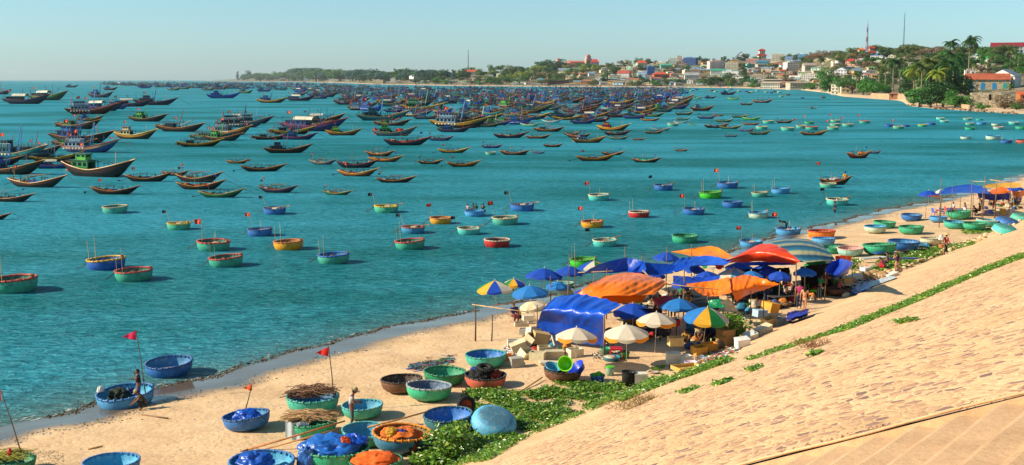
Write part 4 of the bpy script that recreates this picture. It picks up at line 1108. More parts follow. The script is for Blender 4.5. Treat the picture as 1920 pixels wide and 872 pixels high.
COR_COL = {  # hull, lining, rim
 'mint': ('#4cae98', '#3f8f80', '#bfae8a'), 'turq': ('#4cc0b4', '#3a9aa0', '#c8c8a8'), 'green': ('#2fa67c', '#2c9068', '#2a8a60'), 'greenred': ('#3aa58a', '#357a68', '#c04a38'),
 'blue': ('#2c6cb4', '#3a86b8', '#2a5a98'), 'lblue': ('#4a9ad0', '#4ab0d8', '#3a7ab8'), 'blueyel': ('#2458b0', '#357ab0', '#e0a81c'), 'yellow': ('#e09a18', '#a8743a', '#c8702c'),
 'red': ('#c0201a', '#5a3a30', '#d8b8a0'), 'lime': ('#3cbe28', '#58a838', '#3a9a30'), 'mintyel': ('#45b08c', '#6a8a50', '#d8b428'), 'mintblue': ('#42a890', '#3a7aa0', '#2a66c0'),
 'white': ('#bccdb4', '#3f9ac0', '#3a90b8'), 'pink': ('#8ec4bc', '#c89a90', '#d8a898'), 'bluegrey': ('#3a8ab4', '#6a5a50', '#a84a38'), 'cream': ('#d0c4a4', '#b8b8a0', '#b8a888'),
 'brown': ('#6a4630', '#4a3626', '#3a2a1e'), 'greengrey': ('#2fb083', '#5d7688', '#97a0a0'), 'orangerim': ('#3a7a98', '#8a6a3a', '#e08a1c'), 'orange': ('#d87818', '#b05a20', '#c04020'),
 'rose': ('#c8604c', '#3a3a3a', '#2c2c2c'), 'teal': ('#3aae98', '#3a8fc0', '#3a9a90'), 'dgreen': ('#1f8a5a', '#2a9a70', '#2a7a58')}
GC = 'round basket boats'
def put_cor(px0, px1, py, kind, gear, label, group=GC, land=False, tilt=(0, 0), yaw=None, sy=1.0, colors=None, flip=False, hs=1.0, nudge=0, sink=.2):
    cx = (px0+px1)/2
    h, li, ri = COR_COL[kind]; cc = dict(hull=h, lining=li, rim=ri)
    if colors: cc.update(colors)
    r = CO[gear].get(cc)
    if land:
        p = gp(cx, py); rad = (px1-px0)/F*depth(p)/2
        fwd = Vector((p.x, p.y, 0)).normalized(); q = p + fwd*rad*.80
        q.z = ground_z(q.x, q.y) - .015; z = q.z
    else:
        p = at(cx, py, 0); rad = (px1-px0)/F*depth(p)/2; fwd = Vector((p.x, p.y, 0)).normalized(); q = p+fwd*rad*.86; z = -sink*rad
    rad *= depth(q)/depth(p)*.97
    r.scale = (rad, rad*sy, rad*hs); r.location = (q.x, q.y, z)
    r.rotation_euler = (math.radians(tilt[0]), math.radians(tilt[1]), math.radians(yaw if yaw is not None else RND.uniform(-25, 15)) + (PI if flip else 0))
    r['label'] = label; r['category'] = 'basket boat'; r['group'] = group
    return r
CORS = [
 (193,240,402,'mint',0,'mint round boat with pale rim, alone left of centre'), (313,358,433,'mintyel',3,'turquoise round boat with yellow rim and red paddle'),
 (165,237,509,'blueyel',1,'blue round boat with a broad yellow rim and two rods'), (217,287,530,'greenred',1,'green round boat with red rim right below the blue and yellow one'),
 (-18,72,552,'greenred',1,'green round boat with red rim cut off by the left edge'), (369,432,473,'greenred',2,'green red rimmed round boat under two red star flags'),
 (393,457,503,'greenred',1,'green red rimmed round boat without flags below the flagged one'), (464,512,445,'blue',2,'blue round boat with dark rim and red ended pole'),
 (494,537,404,'blue',3,'blue round boat with a magenta bag at its stern'), (513,570,471,'yellow',1,'yellow round boat left of centre, rods aboard'),
 (596,656,497,'mintblue',1,'green round boat with blue rim and dark green flag'), (701,747,401,'mintyel',3,'mint round boat with yellow rim and striped bow'),
 (752,797,440,'bluegrey',3,'grey blue round boat with red stripe and black flag'), (741,798,470,'greenred',1,'green red rimmed round boat right below the grey blue one'),
 (805,847,422,'yellow',2,'yellow round boat with orange rim left of the crowded people boat'), (871,909,408,'lblue',0,'small light blue round boat carrying four people'),
 (922,972,424,'mint',2,'mint round boat with tall red flag at its left'), (956,1002,398,'blue',3,'blue round boat with black flag and heap of pale net'),
 (857,900,442,'turq',3,'mint round boat with a dark blue flag hanging at its stern'), (907,957,466,'red',0,'bright red round boat with white rim and oars laid inside'),
 (1103,1143,378,'turq',2,'turquoise round boat with white rim far from the others'), (1225,1262,359,'blue',3,'blue round boat with black flag out to its left'),
 (1178,1218,410,'red',1,'red round boat with two wooden sticks'), (1089,1132,429,'yellow',2,'yellow round boat with small red flag above the market'),
 (1279,1321,405,'blue',2,'blue round boat with orange flag and black engine'), (1311,1354,374,'lime',1,'bright lime green round boat with two poles'),
 (1344,1384,355,'blue',2,'blue round boat with red inside and tiny red flag'), (1354,1393,391,'blue',0,'empty plain blue round boat'),
 (1409,1440,371,'mint',1,'small mint round boat with one stick beside the light blue one'), (1446,1481,365,'lblue',1,'light blue round boat with white bow patch'),
 (1403,1443,411,'white',1,'white and mint round boat with an oar standing up'), (1111,1157,465,'turq',3,'turquoise round boat with yellow bundle above the blue tarps'),
 (1068,1119,503,'lime',1,'lime green round boat moored just behind the umbrellas'), (1259,1308,458,'green',0,'green round boat just off the market with pink bundle'),
 (1386,1430,466,'lblue',2,'pale blue round boat with sticks behind the red tarp'), (1454,1501,444,'lblue',2,'light blue round boat at the water edge with a bending person'),
 (1537,1568,354,'mint',0,'pale mint round boat beside the black boat'), (1548,1590,387,'turq',3,'turquoise round boat heaped with orange net and oars'),
 (910,930,292,'mint',0,'tiny mint round boat beside the dark boats'), (969,988,292,'mint',0,'tiny pale mint round boat under a dark bow'),
 (1251,1272,238,'mint',0,'mint round boat behind the rusty brown boat'),
 (1430,1451,233,'mint',0,'mint round boat with grey load, top of the right hand cluster'), (1417,1439,244,'mint',0,'mint round boat tucked behind the black and lime boat'),
 (1464,1489,247,'mint',0,'large mint round boat with red rim in the right hand row'), (1492,1513,242,'mint',2,'mint round boat with small red flag in the right hand row'),
 (1510,1534,245,'greenred',0,'mint round boat with red rim behind the orange boat'), (1508,1526,234,'green',2,'small green round boat above the red rimmed one'),
 (1557,1575,231,'mint',2,'topmost of three stacked mint round boats'), (1556,1575,238,'mint',0,'middle of three stacked mint round boats'), (1551,1572,245,'mint',2,'lowest of three stacked mint round boats'),
 (1579,1600,239,'mint',2,'mint round boat with white flag leaning left'), (1611,1631,233,'greenred',2,'red rimmed mint round boat with red flag, right end of the row'),
 (1658,1676,239,'blue',0,'pair leading blue round boat near the promontory'), (1674,1694,243,'mint',2,'mint round boat with white mast between two blue ones'), (1691,1706,239,'blue',0,'blue round boat just right of the white mast'),
 (1721,1738,239,'mintyel',0,'green and yellow round boat off the promontory'), (1737,1754,236,'blue',0,'blue round boat touching the green and yellow one'),
 (1755,1771,226,'turq',0,'turquoise round boat close to the promontory rocks'), (1762,1778,231,'turq',0,'turquoise round boat just below right of its twin'),
 (1806,1822,227,'mint',0,'mint round boat nearest the ruined stone house'), (1810,1826,236,'mint',0,'mint round boat, middle of a loose column of three'), (1809,1828,245,'green',0,'green round boat, lowest of a loose column of three'),
 (1830,1843,227,'teal',0,'dark teal round boat, one of a pair by the column'), (1831,1849,235,'lblue',0,'light blue round boat below the dark teal one'), (1859,1876,237,'white',0,'white and blue round boat right of the light blue one'),
 (1862,1881,244,'pink',0,'pale pink rimmed round boat under the white and blue one'), (1891,1910,235,'turq',0,'turquoise round boat near the right edge'), (1904,1926,244,'green',0,'green round boat cut off by the right edge'),
 (1801,1821,262,'white',0,'white and green round boat, first of the lower row at right'), (1848,1875,263,'white',0,'long white and grey round boat in the lower row at right'), (1876,1898,270,'blue',1,'blue round boat with orange inside at the lower row'), (1905,1930,270,'rose',0,'rusty round boat cut off by the right edge'),
]
for c in CORS:
    small = (c[1]-c[0]) < 30
    tl = (0, RND.uniform(-4, -1)) if c[4] in (1,) else (RND.uniform(-1, 2), RND.uniform(-2, 2))
    put_cor(c[0], c[1], c[2]-1, c[3], c[4], c[5], tilt=tl, hs=1.02 if not small else 1.0, sy=.92)
# tiny craft off the far beach
k = 0
for (px, py) in ((1386,172),(1398,173),(1404,175),(1410,174),(1437,174),(1445,175),(1452,173),(1461,174),(1465,182),(1503,185),(1543,184),(1288,170),(1297,171),(1305,169),(1335,171),(1342,173),(1365,170),(1370,168),(1477,179),(1420,171)):
    cl = ['mint', 'blue', 'brown', 'turq'][k % 4]; nm = {'mint': 'mint', 'blue': 'blue', 'brown': 'brown', 'turq': 'turquoise'}[cl]; k += 1
    lb = f'tiny {nm} round boat floating just off the far beach'
    put_cor(px-4.5, px+4.5, py, cl, 0, lb, group=lb)
# flags with a yellow star flown from the two flag coracle
def star_flag(px, py, z, lab, w=.42):
    pass
# ================================================================== far shore terrain
TPX = [380, 420, 470, 560, 640, 700, 850, 1000, 1150, 1300, 1400, 1500, 1550, 1580, 1640, 1690, 1704, 1760, 1850, 1920, 2100, 2400]
TSH = [151.8, 151.9, 152.8, 153.6, 155.5, 158.0, 160.8, 162.3, 163.1, 164.1, 165.5, 168.5, 174, 181, 185.5, 189, 199, 205, 210.5, 214.5, 222, 232]
TRG = [151.6, 149.6, 146.5, 144, 141, 139, 136, 131, 122, 113, 113, 108, 104, 102, 100, 101, 101, 102, 103, 103, 101, 100]
TK = [1.2, 1.2, 1.25, 1.25, 1.3, 1.3, 1.3, 1.32, 1.38, 1.45, 1.5, 1.6, 1.7, 1.8, 2.0, 2.2, 2.45, 2.5, 2.5, 2.5, 2.5, 2.5]
def far_pt(px, py):
    s = itp(px, TPX, TSH); r = itp(px, TPX, TRG); k = itp(px, TPX, TK)
    tau = (py-s)/(r-s)
    D0 = CAMH/(-ray(px, s).z); D = D0*(1+(k-1)*tau)
    return CAM + ray(px, py)*D
def far_tau(px, tau):
    s = itp(px, TPX, TSH); r = itp(px, TPX, TRG); return far_pt(px, lerp(s, r, tau))
def hillmat():
    t = NT('scrub_hills'); g = t.new('NewGeometry'); sx = t.new('SeparateXYZ'); t.link(g.outputs['Position'], sx.inputs[0])
    v = t.pos((1, 1, 1)); n = t.noise(v, .02, 5, .65); f = t.noise(v, .25, 4, .7)
    c = t.ramp(t.math('ADD', t.math('MULTIPLY', n, .6), t.math('MULTIPLY', f, .4)), [(.40, (.030, .055, .020)), (.48, (.07, .08, .035)), (.54, (.22, .16, .09)), (.64, (.38, .28, .17))])
    sand = t.ramp(t.math('ADD', sx.outputs[2], t.math('MULTIPLY', n, 1.5)), [(.02, 1.0), (.0, 1.0)])
    mr = t.new('MapRange'); mr.inputs[1].default_value = 1.6; mr.inputs[2].default_value = 2.6; mr.inputs[3].default_value = 1; mr.inputs[4].default_value = 0
    t.link(t.math('ADD', sx.outputs[2], n), mr.inputs[0])
    c = t.mix(mr.outputs[0], c, t.ramp(f, [(.3, (.42, .28, .16)), (.6, (.62, .44, .27))]))
    t.set(Base_Color=c, Roughness=.95); MATS['hill'] = t.m
hillmat()
mb = MB(); cols = []; NT_ = 30
pxs = [380+ (2400-380)*i/240 for i in range(241)]
for px in pxs:
    row = []
    p0 = far_tau(px, 0); d = Vector((p0.x, p0.y, 0)).normalized(); q = p0 - d*6; row.append((q.x, q.y, -1.2)); row.append((p0.x, p0.y, -.05))
    for j in range(1, NT_+1):
        tau = (j/NT_)**1.3; p = far_tau(px, tau)
        zz = p.z + (noise.noise((p.x*.02, p.y*.02, 1))*1.2 if j > 3 else 0)
        row.append((p.x, p.y, zz+.0))
    p = far_tau(px, 1.0); q = p + Vector((p.x, p.y, 0)).normalized()*(p.y*.35); row.append((q.x, q.y, p.z-3)); 
    cols.append(row)
m = len(cols[0]); mb.add([p for r in cols for p in r], [(i*m+j, (i+1)*m+j, (i+1)*m+j+1, i*m+j+1) for i in range(240) for j in range(m-1)])
tag(mb.build('hill_terrain', 'hill', smooth=True), 'low coastal hills across the bay', kind='structure')
# ================================================================== trees
def leafquads(mb, c, rad, n, size, rng, flat=.75, up=.3):
    for _ in range(n):
        while True:
            d = Vector((rng.uniform(-1, 1), rng.uniform(-1, 1), rng.uniform(-1, 1)))
            if .15 < d.length < 1: break
        d = d.normalized()*(d.length**.45)
        p = Vector(c) + Vector((d.x*rad, d.y*rad, d.z*rad*flat))
        nrm = (d + Vector((rng.uniform(-.7, .7), rng.uniform(-.7, .7), up+rng.uniform(-.5, .5)))).normalized()
        a = nrm.orthogonal().normalized(); a = (Matrix.Rotation(rng.uniform(0, 6.28), 3, nrm) @ a); b = nrm.cross(a)
        s = size*rng.uniform(.6, 1.35)
        mb.add([p-a*s-b*s*.55, p+a*s-b*s*.45, p+a*s*.9+b*s*.55, p-a*s*.8+b*s*.6], [(0, 1, 2, 3)])
def mk_tree(kind, seed):
    def f():
        rng = random.Random(seed); r = thing('broadleaf_tree', 'x', 'tree'); H = 10.0
        m = MB(); tops = []
        th = {'round': .17, 'wide': .16, 'tall': .1, 'scrub': .05}[kind]*H
        m.tube([(0, 0, -.8), (.05, .05, th*.6), (.15, 0, th)], .32, 7, .2)
        nl = {'round': 9, 'wide': 12, 'tall': 9, 'scrub': 8}[kind]
        for k in range(nl):
            a = k*2.4+rng.uniform(-.4, .4)
            if kind == 'round': R_, z = rng.uniform(.6, 3.0), th+rng.uniform(.4, 4.6)
            elif kind == 'wide': R_, z = rng.uniform(1.0, 5.0), th+rng.uniform(1.0, 3.4)
            elif kind == 'tall': R_, z = rng.uniform(.1, 1.0), th+.8+k*.72
            else: R_, z = rng.uniform(.6, 4.0), 1.0+rng.uniform(.2, 2.6)
            e = Vector((math.cos(a)*R_, math.sin(a)*R_, z)); tops.append(e)
            m.tube([(.1, 0, th*.8 if kind != 'tall' else max(th, z-1.5)), e*.55+Vector((0, 0, th*.35)), e], .13, 5, .04)
        m.build('trunk', 'bark', r, '#5a4634', smooth=True)
        m = MB()
        for e in tops:
            rr = {'round': rng.uniform(1.3, 2.1), 'wide': rng.uniform(1.3, 2.0), 'tall': rng.uniform(.8, 1.25)*(1.15-.08*tops.index(e)), 'scrub': rng.uniform(1.0, 1.7)}[kind]
            leafquads(m, e, rr, 210 if kind != 'scrub' else 150, .21 if kind != 'tall' else .17, rng)
        m.build('crown', 'leaf', r, '#2c4a18')
        return r
    return proto(f)
def mk_palm(seed, wind=.6):
    def f():
        rng = random.Random(seed); r = thing('palm_tree', 'x', 'palm tree'); H = 9.0
        lean = rng.uniform(-.9, .9); m = MB(); pts = []
        for k in range(8):
            t = k/7; pts.append((lean*t*t, .2*math.sin(t*2), H*t - .8*(1-t)))
        m.tube(pts, .20, 7, .12); m.build('trunk', 'bark', r, '#8a7a62', smooth=True)
        top = Vector(pts[-1]); m = MB()
        for k in range(20):
            a = k*2.399; el = rng.uniform(-.25, 1.15); Lf = rng.uniform(2.6, 3.4)
            dirh = Vector((math.cos(a)+wind*.55, math.sin(a), 0)).normalized()
            prev = top.copy(); v = dirh*math.cos(el)+Vector((0, 0, math.sin(el))); side = dirh.cross(Vector((0, 0, 1)))
            spine = [prev.copy()]
            for j in range(8):
                prev = prev + v*Lf/8; v = (v + Vector((wind*.05, 0, -.26))).normalized(); spine.append(prev.copy())
            for j in range(1, 9):
                t = j/8; wl = .75*math.sin(min(1, t*1.2+.15)*PI*.86)+.1
                for sg in (-1, 1):
                    for h in (0, .5):
                        b = spine[j-1].lerp(spine[j], h); e = b + side*sg*wl + (spine[j]-spine[j-1])*1.2 + Vector((0, 0, -wl*.55))
                        w_ = (spine[j]-spine[j-1]).normalized()*.11
                        m.add([b-w_, b+w_, e+w_*.3, e-w_*.3], [(0, 1, 2, 3)])
            m.tube(spine, .03, 3, .01)
        m.build('crown', 'leaf', r, '#4a6020')
        m = MB()
        for k in range(5): m.blob(top+Vector((.25*math.cos(k*1.3), .25*math.sin(k*1.3), -.25)), .14, .14, .17, k, .05, 6, 5)
        m.build('coconuts', 'gloss', r, '#8a8a30', smooth=True)
        return r
    return proto(f)
TREES = {'round': [mk_tree('round', 1), mk_tree('round', 2)], 'wide': [mk_tree('wide', 3), mk_tree('wide', 4)], 'tall': [mk_tree('tall', 5), mk_tree('tall', 6)],
         'scrub': [mk_tree('scrub', 7), mk_tree('scrub', 8)], 'palm': [mk_palm(9), mk_palm(10), mk_palm(11)]}
THT = {'round': 7.7, 'wide': 6.3, 'tall': 8.8, 'scrub': 4.2, 'palm': 10.0}
def put_tree(kind, px, py, hpx, color, label, group=None, name=None, wide=1.0):
    r = RND.choice(TREES[kind]).get({'crown': color}, ('coconuts',) if hpx < 30 else ())
    p = far_pt(px, py); h = hpx/F*depth(p); s = h/THT[kind]
    r.location = p; r.scale = (s*wide, s*wide, s); r.rotation_euler = (0, 0, RND.uniform(0, 6.28) if kind != 'palm' else RND.uniform(-.9, .9))
    r['label'] = label; r['category'] = 'palm tree' if kind == 'palm' else 'tree'
    if group: r['group'] = group
    if kind == 'scrub': r.name = 'shrub'; r['category'] = 'shrub'
    return r
GREENS = {'deep green': '#325c22', 'mid green': '#48762a', 'olive': '#647436', 'yellow green': '#8a9a2c', 'blue green': '#356858', 'dull brown': '#86745a', 'dry rust': '#946e4c', 'bright green': '#458426'}
def T(kind, px, py, h, cn, where, wide=1.0):
    kn = {'round': 'rounded tree', 'wide': 'spreading tree', 'tall': 'tall slender tree', 'scrub': 'low bushy shrub', 'palm': 'coconut palm'}[kind]
    lb = f'{cn} {kn} {where}'
    return put_tree(kind, px, py, h, GREENS[cn], lb, lb, wide=wide)
R2 = random.Random(21)
T('tall', 446, 152, 20, 'blue green', 'standing first on the sandy point'); T('round', 464, 151.5, 20, 'blue green', 'standing second on the sandy point', 1.1); T('round', 455, 152, 13, 'blue green', 'small between the first two on the sandy point')
for i in range(80):   # tree line behind the anchorage at left
    px = lerp(480, 870, (i+.5)/80)+R2.uniform(-3, 3); base_ = itp(px, [480, 560, 640, 700, 870], [151, 151.5, 152, 152, 150])+R2.uniform(-3, 1.5)
    kd = R2.choice(['round', 'wide', 'tall', 'round', 'tall']) if px > 640 else R2.choice(['round', 'wide'])
    cn = R2.choice(['blue green', 'deep green', 'mid green'] + (['blue green']*2 if px > 640 else ['mid green', 'mid green']))
    T(kd, px, base_, R2.uniform(15, 24) if px > 560 else R2.uniform(11, 16), cn, 'in the tree line behind the ' + ('far left anchorage' if px < 620 else 'middle of the crowded fleet' if px < 760 else 'white warehouse'), R2.uniform(1.2, 1.7))
for i in range(70):   # among the town houses, left half
    px = R2.uniform(870, 1150); s_ = itp(px, TPX, TSH); r_ = itp(px, TPX, TRG); py = lerp(s_-3, r_, R2.random()**.9)
    T(R2.choice(['round', 'wide', 'round', 'scrub']), px, py, R2.uniform(8, 17), R2.choice(['deep green', 'mid green', 'olive', 'yellow green', 'deep green']), 'among the houses ' + ('below the grey mast' if px < 960 else 'left of the twin pink towers' if px < 1060 else 'below the twin pink towers'), R2.uniform(1.1, 1.6))
for i in range(95):
    px = R2.uniform(1130, 1560); s_ = itp(px, TPX, TSH); r_ = itp(px, TPX, TRG); py = lerp(s_-4, r_-1, R2.random()**.8)
    T(R2.choice(['round', 'wide', 'palm', 'scrub', 'tall']), px, py, R2.uniform(7, 14), R2.choice(['deep green', 'mid green', 'olive', 'dull brown', 'deep green']), 'among the houses ' + ('left of the bright blue house' if px < 1210 else 'left of the white gabled church' if px < 1370 else 'below the red pagoda roof' if px < 1460 else 'right of the red pagoda roof'), R2.uniform(.9, 1.4))
for (px, py, h, k, cn, w_) in [(1355,160,24,'round','mid green',1.5),(1340,161,18,'wide','deep green',1.4),(1372,161,19,'round','olive',1.3),(1395,160,22,'round','deep green',1.2),(1320,161,14,'wide','mid green',1.3)]:
    T(k, px, py, h, cn, 'in the grove by the far beach left of the long sheds', w_)
T('tall', 1395, 146, 30, 'deep green', 'standing tall among the grey roofs', 1.5); T('round', 1415, 160, 16, 'mid green', 'beside the green walled hut')
T('round', 1152, 140, 20, 'mid green', 'broad and bright just right of the twin pink towers', 1.5); T('wide', 1020, 128, 14, 'blue green', 'on the skyline left of the pink towers', 1.5)
# hilltop woods
for i in range(60):   # green between the roofs by the beach
    px = R2.uniform(760, 1550); s_ = itp(px, TPX, TSH); py = s_-R2.uniform(1.5, 9)
    T(R2.choice(['scrub', 'round', 'wide']), px, py, R2.uniform(6, 11), R2.choice(['deep green', 'mid green', 'bright green', 'olive']), 'low behind the far beach ' + ('left of the grey mast' if px < 878 else 'below the pink towers' if px < 1120 else 'left of the beach grove' if px < 1310 else 'beside the long sheds'), 1.5)
for i in range(26):
    px = lerp(1465, 1600, i/25)+R2.uniform(-4, 4); T('wide' if i % 3 else 'round', px, itp(px, TPX, TRG)+R2.uniform(0, 7), R2.uniform(7, 12), R2.choice(['deep green', 'olive']) if px < 1520 else R2.choice(['dull brown', 'dry rust', 'dull brown', 'mid green']), 'on the wooded hilltop ' + ('right of the red pagoda' if px < 1520 else 'left of the striped tower'), 1.5)
for i in range(22):
    px = lerp(1640, 1880, i/21)+R2.uniform(-5, 5); T('wide' if i % 2 else 'round', px, itp(px, TPX, TRG)+R2.uniform(0, 10), R2.uniform(15, 24), R2.choice(['deep green', 'olive', 'mid green', 'olive']) if px < 1740 or px > 1790 else 'dull brown', 'on the ridge ' + ('between the two masts' if px < 1700 else 'right of the tall thin mast' if px < 1780 else 'left of the red roofed hall'), 1.35)
for i in range(120):   # slopes behind the promontory
    px = R2.uniform(1560, 1925); py = R2.uniform(110, 158 if px > 1800 else 172)
    if 1795 < px < 1925 and py > 135 and R2.random() < .5: py = R2.uniform(112, 135)
    T(R2.choice(['round', 'wide', 'wide', 'scrub', 'palm']), px, py, R2.uniform(10, 22), R2.choice(['deep green', 'mid green', 'olive', 'deep green', 'bright green', 'dull brown']), 'on the slope ' + ('right of the long sheds' if px < 1640 else 'behind the retaining wall palms' if px < 1720 else 'behind the promontory clump' if px < 1800 else 'behind the tiled stone house'), 1.3)
for i in range(12):
    px = lerp(1120, 1420, i/11); T('scrub', px, itp(px, TPX, TRG)+1, R2.uniform(4, 6), R2.choice(['dull brown', 'olive']), 'thin on the far skyline above the town')
# waterside greenery at right
for (px, py, h, k, cn, w_, where) in [
 (1556,172,46,'round','bright green',1.15,'standing largest at the end of the long sheds'),(1575,172,30,'round','mid green',1.3,'right of the largest green tree by the sheds'),(1598,174,28,'wide','mid green',1.3,'behind the cream waterside hut'),
 (1618,178,34,'round','bright green',1.2,'at the waterside below the striped tower'),(1640,181,30,'wide','bright green',1.2,'low by the retaining wall'),(1660,178,24,'round','mid green',1.1,'above the retaining wall'),
 (1606,177,42,'palm','olive',1.0,'rising behind the waterside bush'),(1648,172,50,'palm','olive',1.1,'first of the palms above the retaining wall'),(1660,168,56,'palm','olive',1.1,'second of the palms above the retaining wall'),(1675,172,64,'palm','deep green',1.1,'third of the palms above the retaining wall'),(1687,170,60,'palm','olive',1.1,'fourth of the palms above the retaining wall'),(1540,142,34,'palm','deep green',1.0,'standing left of the grey gabled house'),
 (1712,197,72,'palm','yellow green',1.25,'leaning over the tip of the promontory'),(1728,199,80,'palm','olive',1.2,'second palm from the promontory tip'),(1742,198,92,'palm','olive',1.1,'tallest in the middle of the promontory clump'),(1756,200,70,'palm','yellow green',1.2,'yellowish in front of the promontory clump'),(1770,198,86,'palm','deep green',1.1,'dark at the right of the promontory clump'),(1786,192,96,'palm','deep green',1.0,'behind the promontory clump'),
 (1724,200,44,'round','bright green',1.3,'at the waterline of the promontory tip'),(1745,202,40,'round','deep green',1.4,'at the waterline under the palms'),(1768,202,58,'round','deep green',1.2,'dark and full under the palms'),(1738,190,88,'round','mid green',.9,'tall within the promontory clump'),(1762,186,92,'round','mid green',.95,'tall at the heart of the promontory clump'),(1783,196,60,'wide','deep green',1.0,'between the clump and the stone ruin'),(1790,203,36,'round','bright green',1.2,'light green beside the stone ruin'),(1806,203,22,'scrub','bright green',1.2,'low left of the stone ruin'),(1840,206,13,'scrub','bright green',1.3,'sprawling in front of the stone ruin'),
 (1780,138,62,'palm','deep green',1.05,'high crowned left one on the skyline'),(1816,150,80,'palm','deep green',.95,'high crowned right one on the skyline with bare trunk'),
 (1826,150,30,'palm','olive',1.2,'behind the tiled stone house left'),(1850,144,28,'palm','olive',1.2,'behind the tiled stone house right'),(1893,142,50,'palm','olive',1.0,'left of pair above the white gabled house'),(1908,142,44,'palm','mid green',1.1,'right of pair above the white gabled house'),
 (1893,192,34,'palm','mid green',.9,'thin beside the right wall of the ruin'),(1884,204,24,'scrub','dull brown',1.3,'dry and thorny by the right of the ruin'),(1918,160,26,'palm','olive',1.2,'cut off by the right edge above the orange hut'),(1700,182,40,'round','deep green',.8,'behind the retaining wall end'),(1906,206,12,'scrub','mid green',1.3,'small under the orange hut')]:
    T(k, px, py, h, cn, where, w_)
# ================================================================== houses
WIN = None
def house(px, py, wpx, hpx, roof, wc, rc, label, name='house', cat='house', storeys=None, dep=None, rz=None, group=None, doors=True, rh=.35, nwin=None, winc='#1c2830'):
    p = far_pt(px, py); Z = depth(p); W = wpx/F*Z; H = hpx/F*Z; D = dep if dep else W*RND.uniform(.6, .9)
    yaw = rz if rz is not None else math.radians(RND.uniform(-22, 22)) - math.atan2(p.x, p.y)
    W *= .92
    r = thing(name, label, cat, p, yaw, group)
    hr = {'flat': .06, 'gable': rh, 'gablex': rh, 'hip': rh, 'shed': .15}[roof]*H
    hw = H-hr
    m = MB(); m.box(-W/2, W/2, -D/2, D/2, -H*.5, hw); 
    wo = m.build('wall', 'wall', r, wc)
    st = storeys or max(1, round(hw/3.3)); nw = nwin or max(2, int(W/3.2))
    sh_ = hw/st
    for s in range(st):
        for k in range(nw):
            x = lerp(-W/2, W/2, (k+.5)/nw); ww = min(1.3, W/nw*.55); wh = sh_*.42
            if s == 0 and k == nw//2 and doors:
                m = MB(); m.box(x-ww*.5, x+ww*.5, -D/2-.06, -D/2+.05, 0, sh_*.7); m.build('door', 'paint', r, RND.choice(['#3a2a20', '#2a4a6a', '#403830'])); continue
            m = MB(); m.box(x-ww/2, x+ww/2, -D/2-.05, -D/2+.05, s*sh_+sh_*.38, s*sh_+sh_*.38+wh)
            m.build('window', 'glass', r, winc)
        if s > 0:
            m = MB(); m.box(-W/2-.15, W/2+.15, -D/2-.5, -D/2-.002, s*sh_-.12, s*sh_+.06); m.build('balcony', 'wall', r, wc)
    m = MB(); o = .35+W*.02
    if roof == 'flat': 
        m.box(-W/2-.2, W/2+.2, -D/2-.2, D/2+.2, hw+.002, hw+hr)
        m.box(-W*.3, W*.05, -D*.2, D*.3, hw+hr+.002, hw+hr+min(1.6, H*.2))
    elif roof == 'shed': m.add([(-W/2-o, -D/2-o*2, hw*.92), (W/2+o, -D/2-o*2, hw*.92), (W/2+o, D/2+o, hw+hr), (-W/2-o, D/2+o, hw+hr), (-W/2-o, -D/2-o*2, hw*.92-.15), (W/2+o, -D/2-o*2, hw*.92-.15), (W/2+o, D/2+o, hw+hr-.15), (-W/2-o, D/2+o, hw+hr-.15)], [(0, 1, 2, 3), (7, 6, 5, 4), (0, 4, 5, 1), (1, 5, 6, 2), (2, 6, 7, 3), (3, 7, 4, 0)])
    elif roof == 'gable':   # ridge along x
        m.add([(-W/2-o, -D/2-o, hw), (W/2+o, -D/2-o, hw), (W/2+o, D/2+o, hw), (-W/2-o, D/2+o, hw), (-W/2-o, 0, hw+hr), (W/2+o, 0, hw+hr)], [(0, 1, 5, 4), (2, 3, 4, 5), (0, 4, 3), (1, 2, 5), (3, 2, 1, 0)])
    elif roof == 'gablex':  # gable faces the bay
        m.add([(-W/2-o, -D/2-o, hw), (W/2+o, -D/2-o, hw), (W/2+o, D/2+o, hw), (-W/2-o, D/2+o, hw), (0, -D/2-o, hw+hr), (0, D/2+o, hw+hr)], [(1, 2, 5, 4), (3, 0, 4, 5), (2, 3, 5), (3, 2, 1, 0)])
        g_ = MB(); g_.add([(-W/2, -D/2-.02, hw), (W/2, -D/2-.02, hw), (0, -D/2-.02, hw+hr*.94), (-W/2, -D/2+.2, hw), (W/2, -D/2+.2, hw), (0, -D/2+.2, hw+hr*.94)], [(0, 1, 2), (5, 4, 3), (0, 3, 4, 1), (1, 4, 5, 2), (2, 5, 3, 0)]); g_.build('gable_wall', 'wall', r, wc)
    elif roof == 'hip':
        q = min(W, D)*.35
        m.add([(-W/2-o, -D/2-o, hw), (W/2+o, -D/2-o, hw), (W/2+o, D/2+o, hw), (-W/2-o, D/2+o, hw), (-W/2+q, 0, hw+hr), (W/2-q, 0, hw+hr)], [(0, 1, 5, 4), (2, 3, 4, 5), (3, 0, 4), (1, 2, 5), (3, 2, 1, 0)])
    m.build('roof', 'roofing', r, rc)
    return r
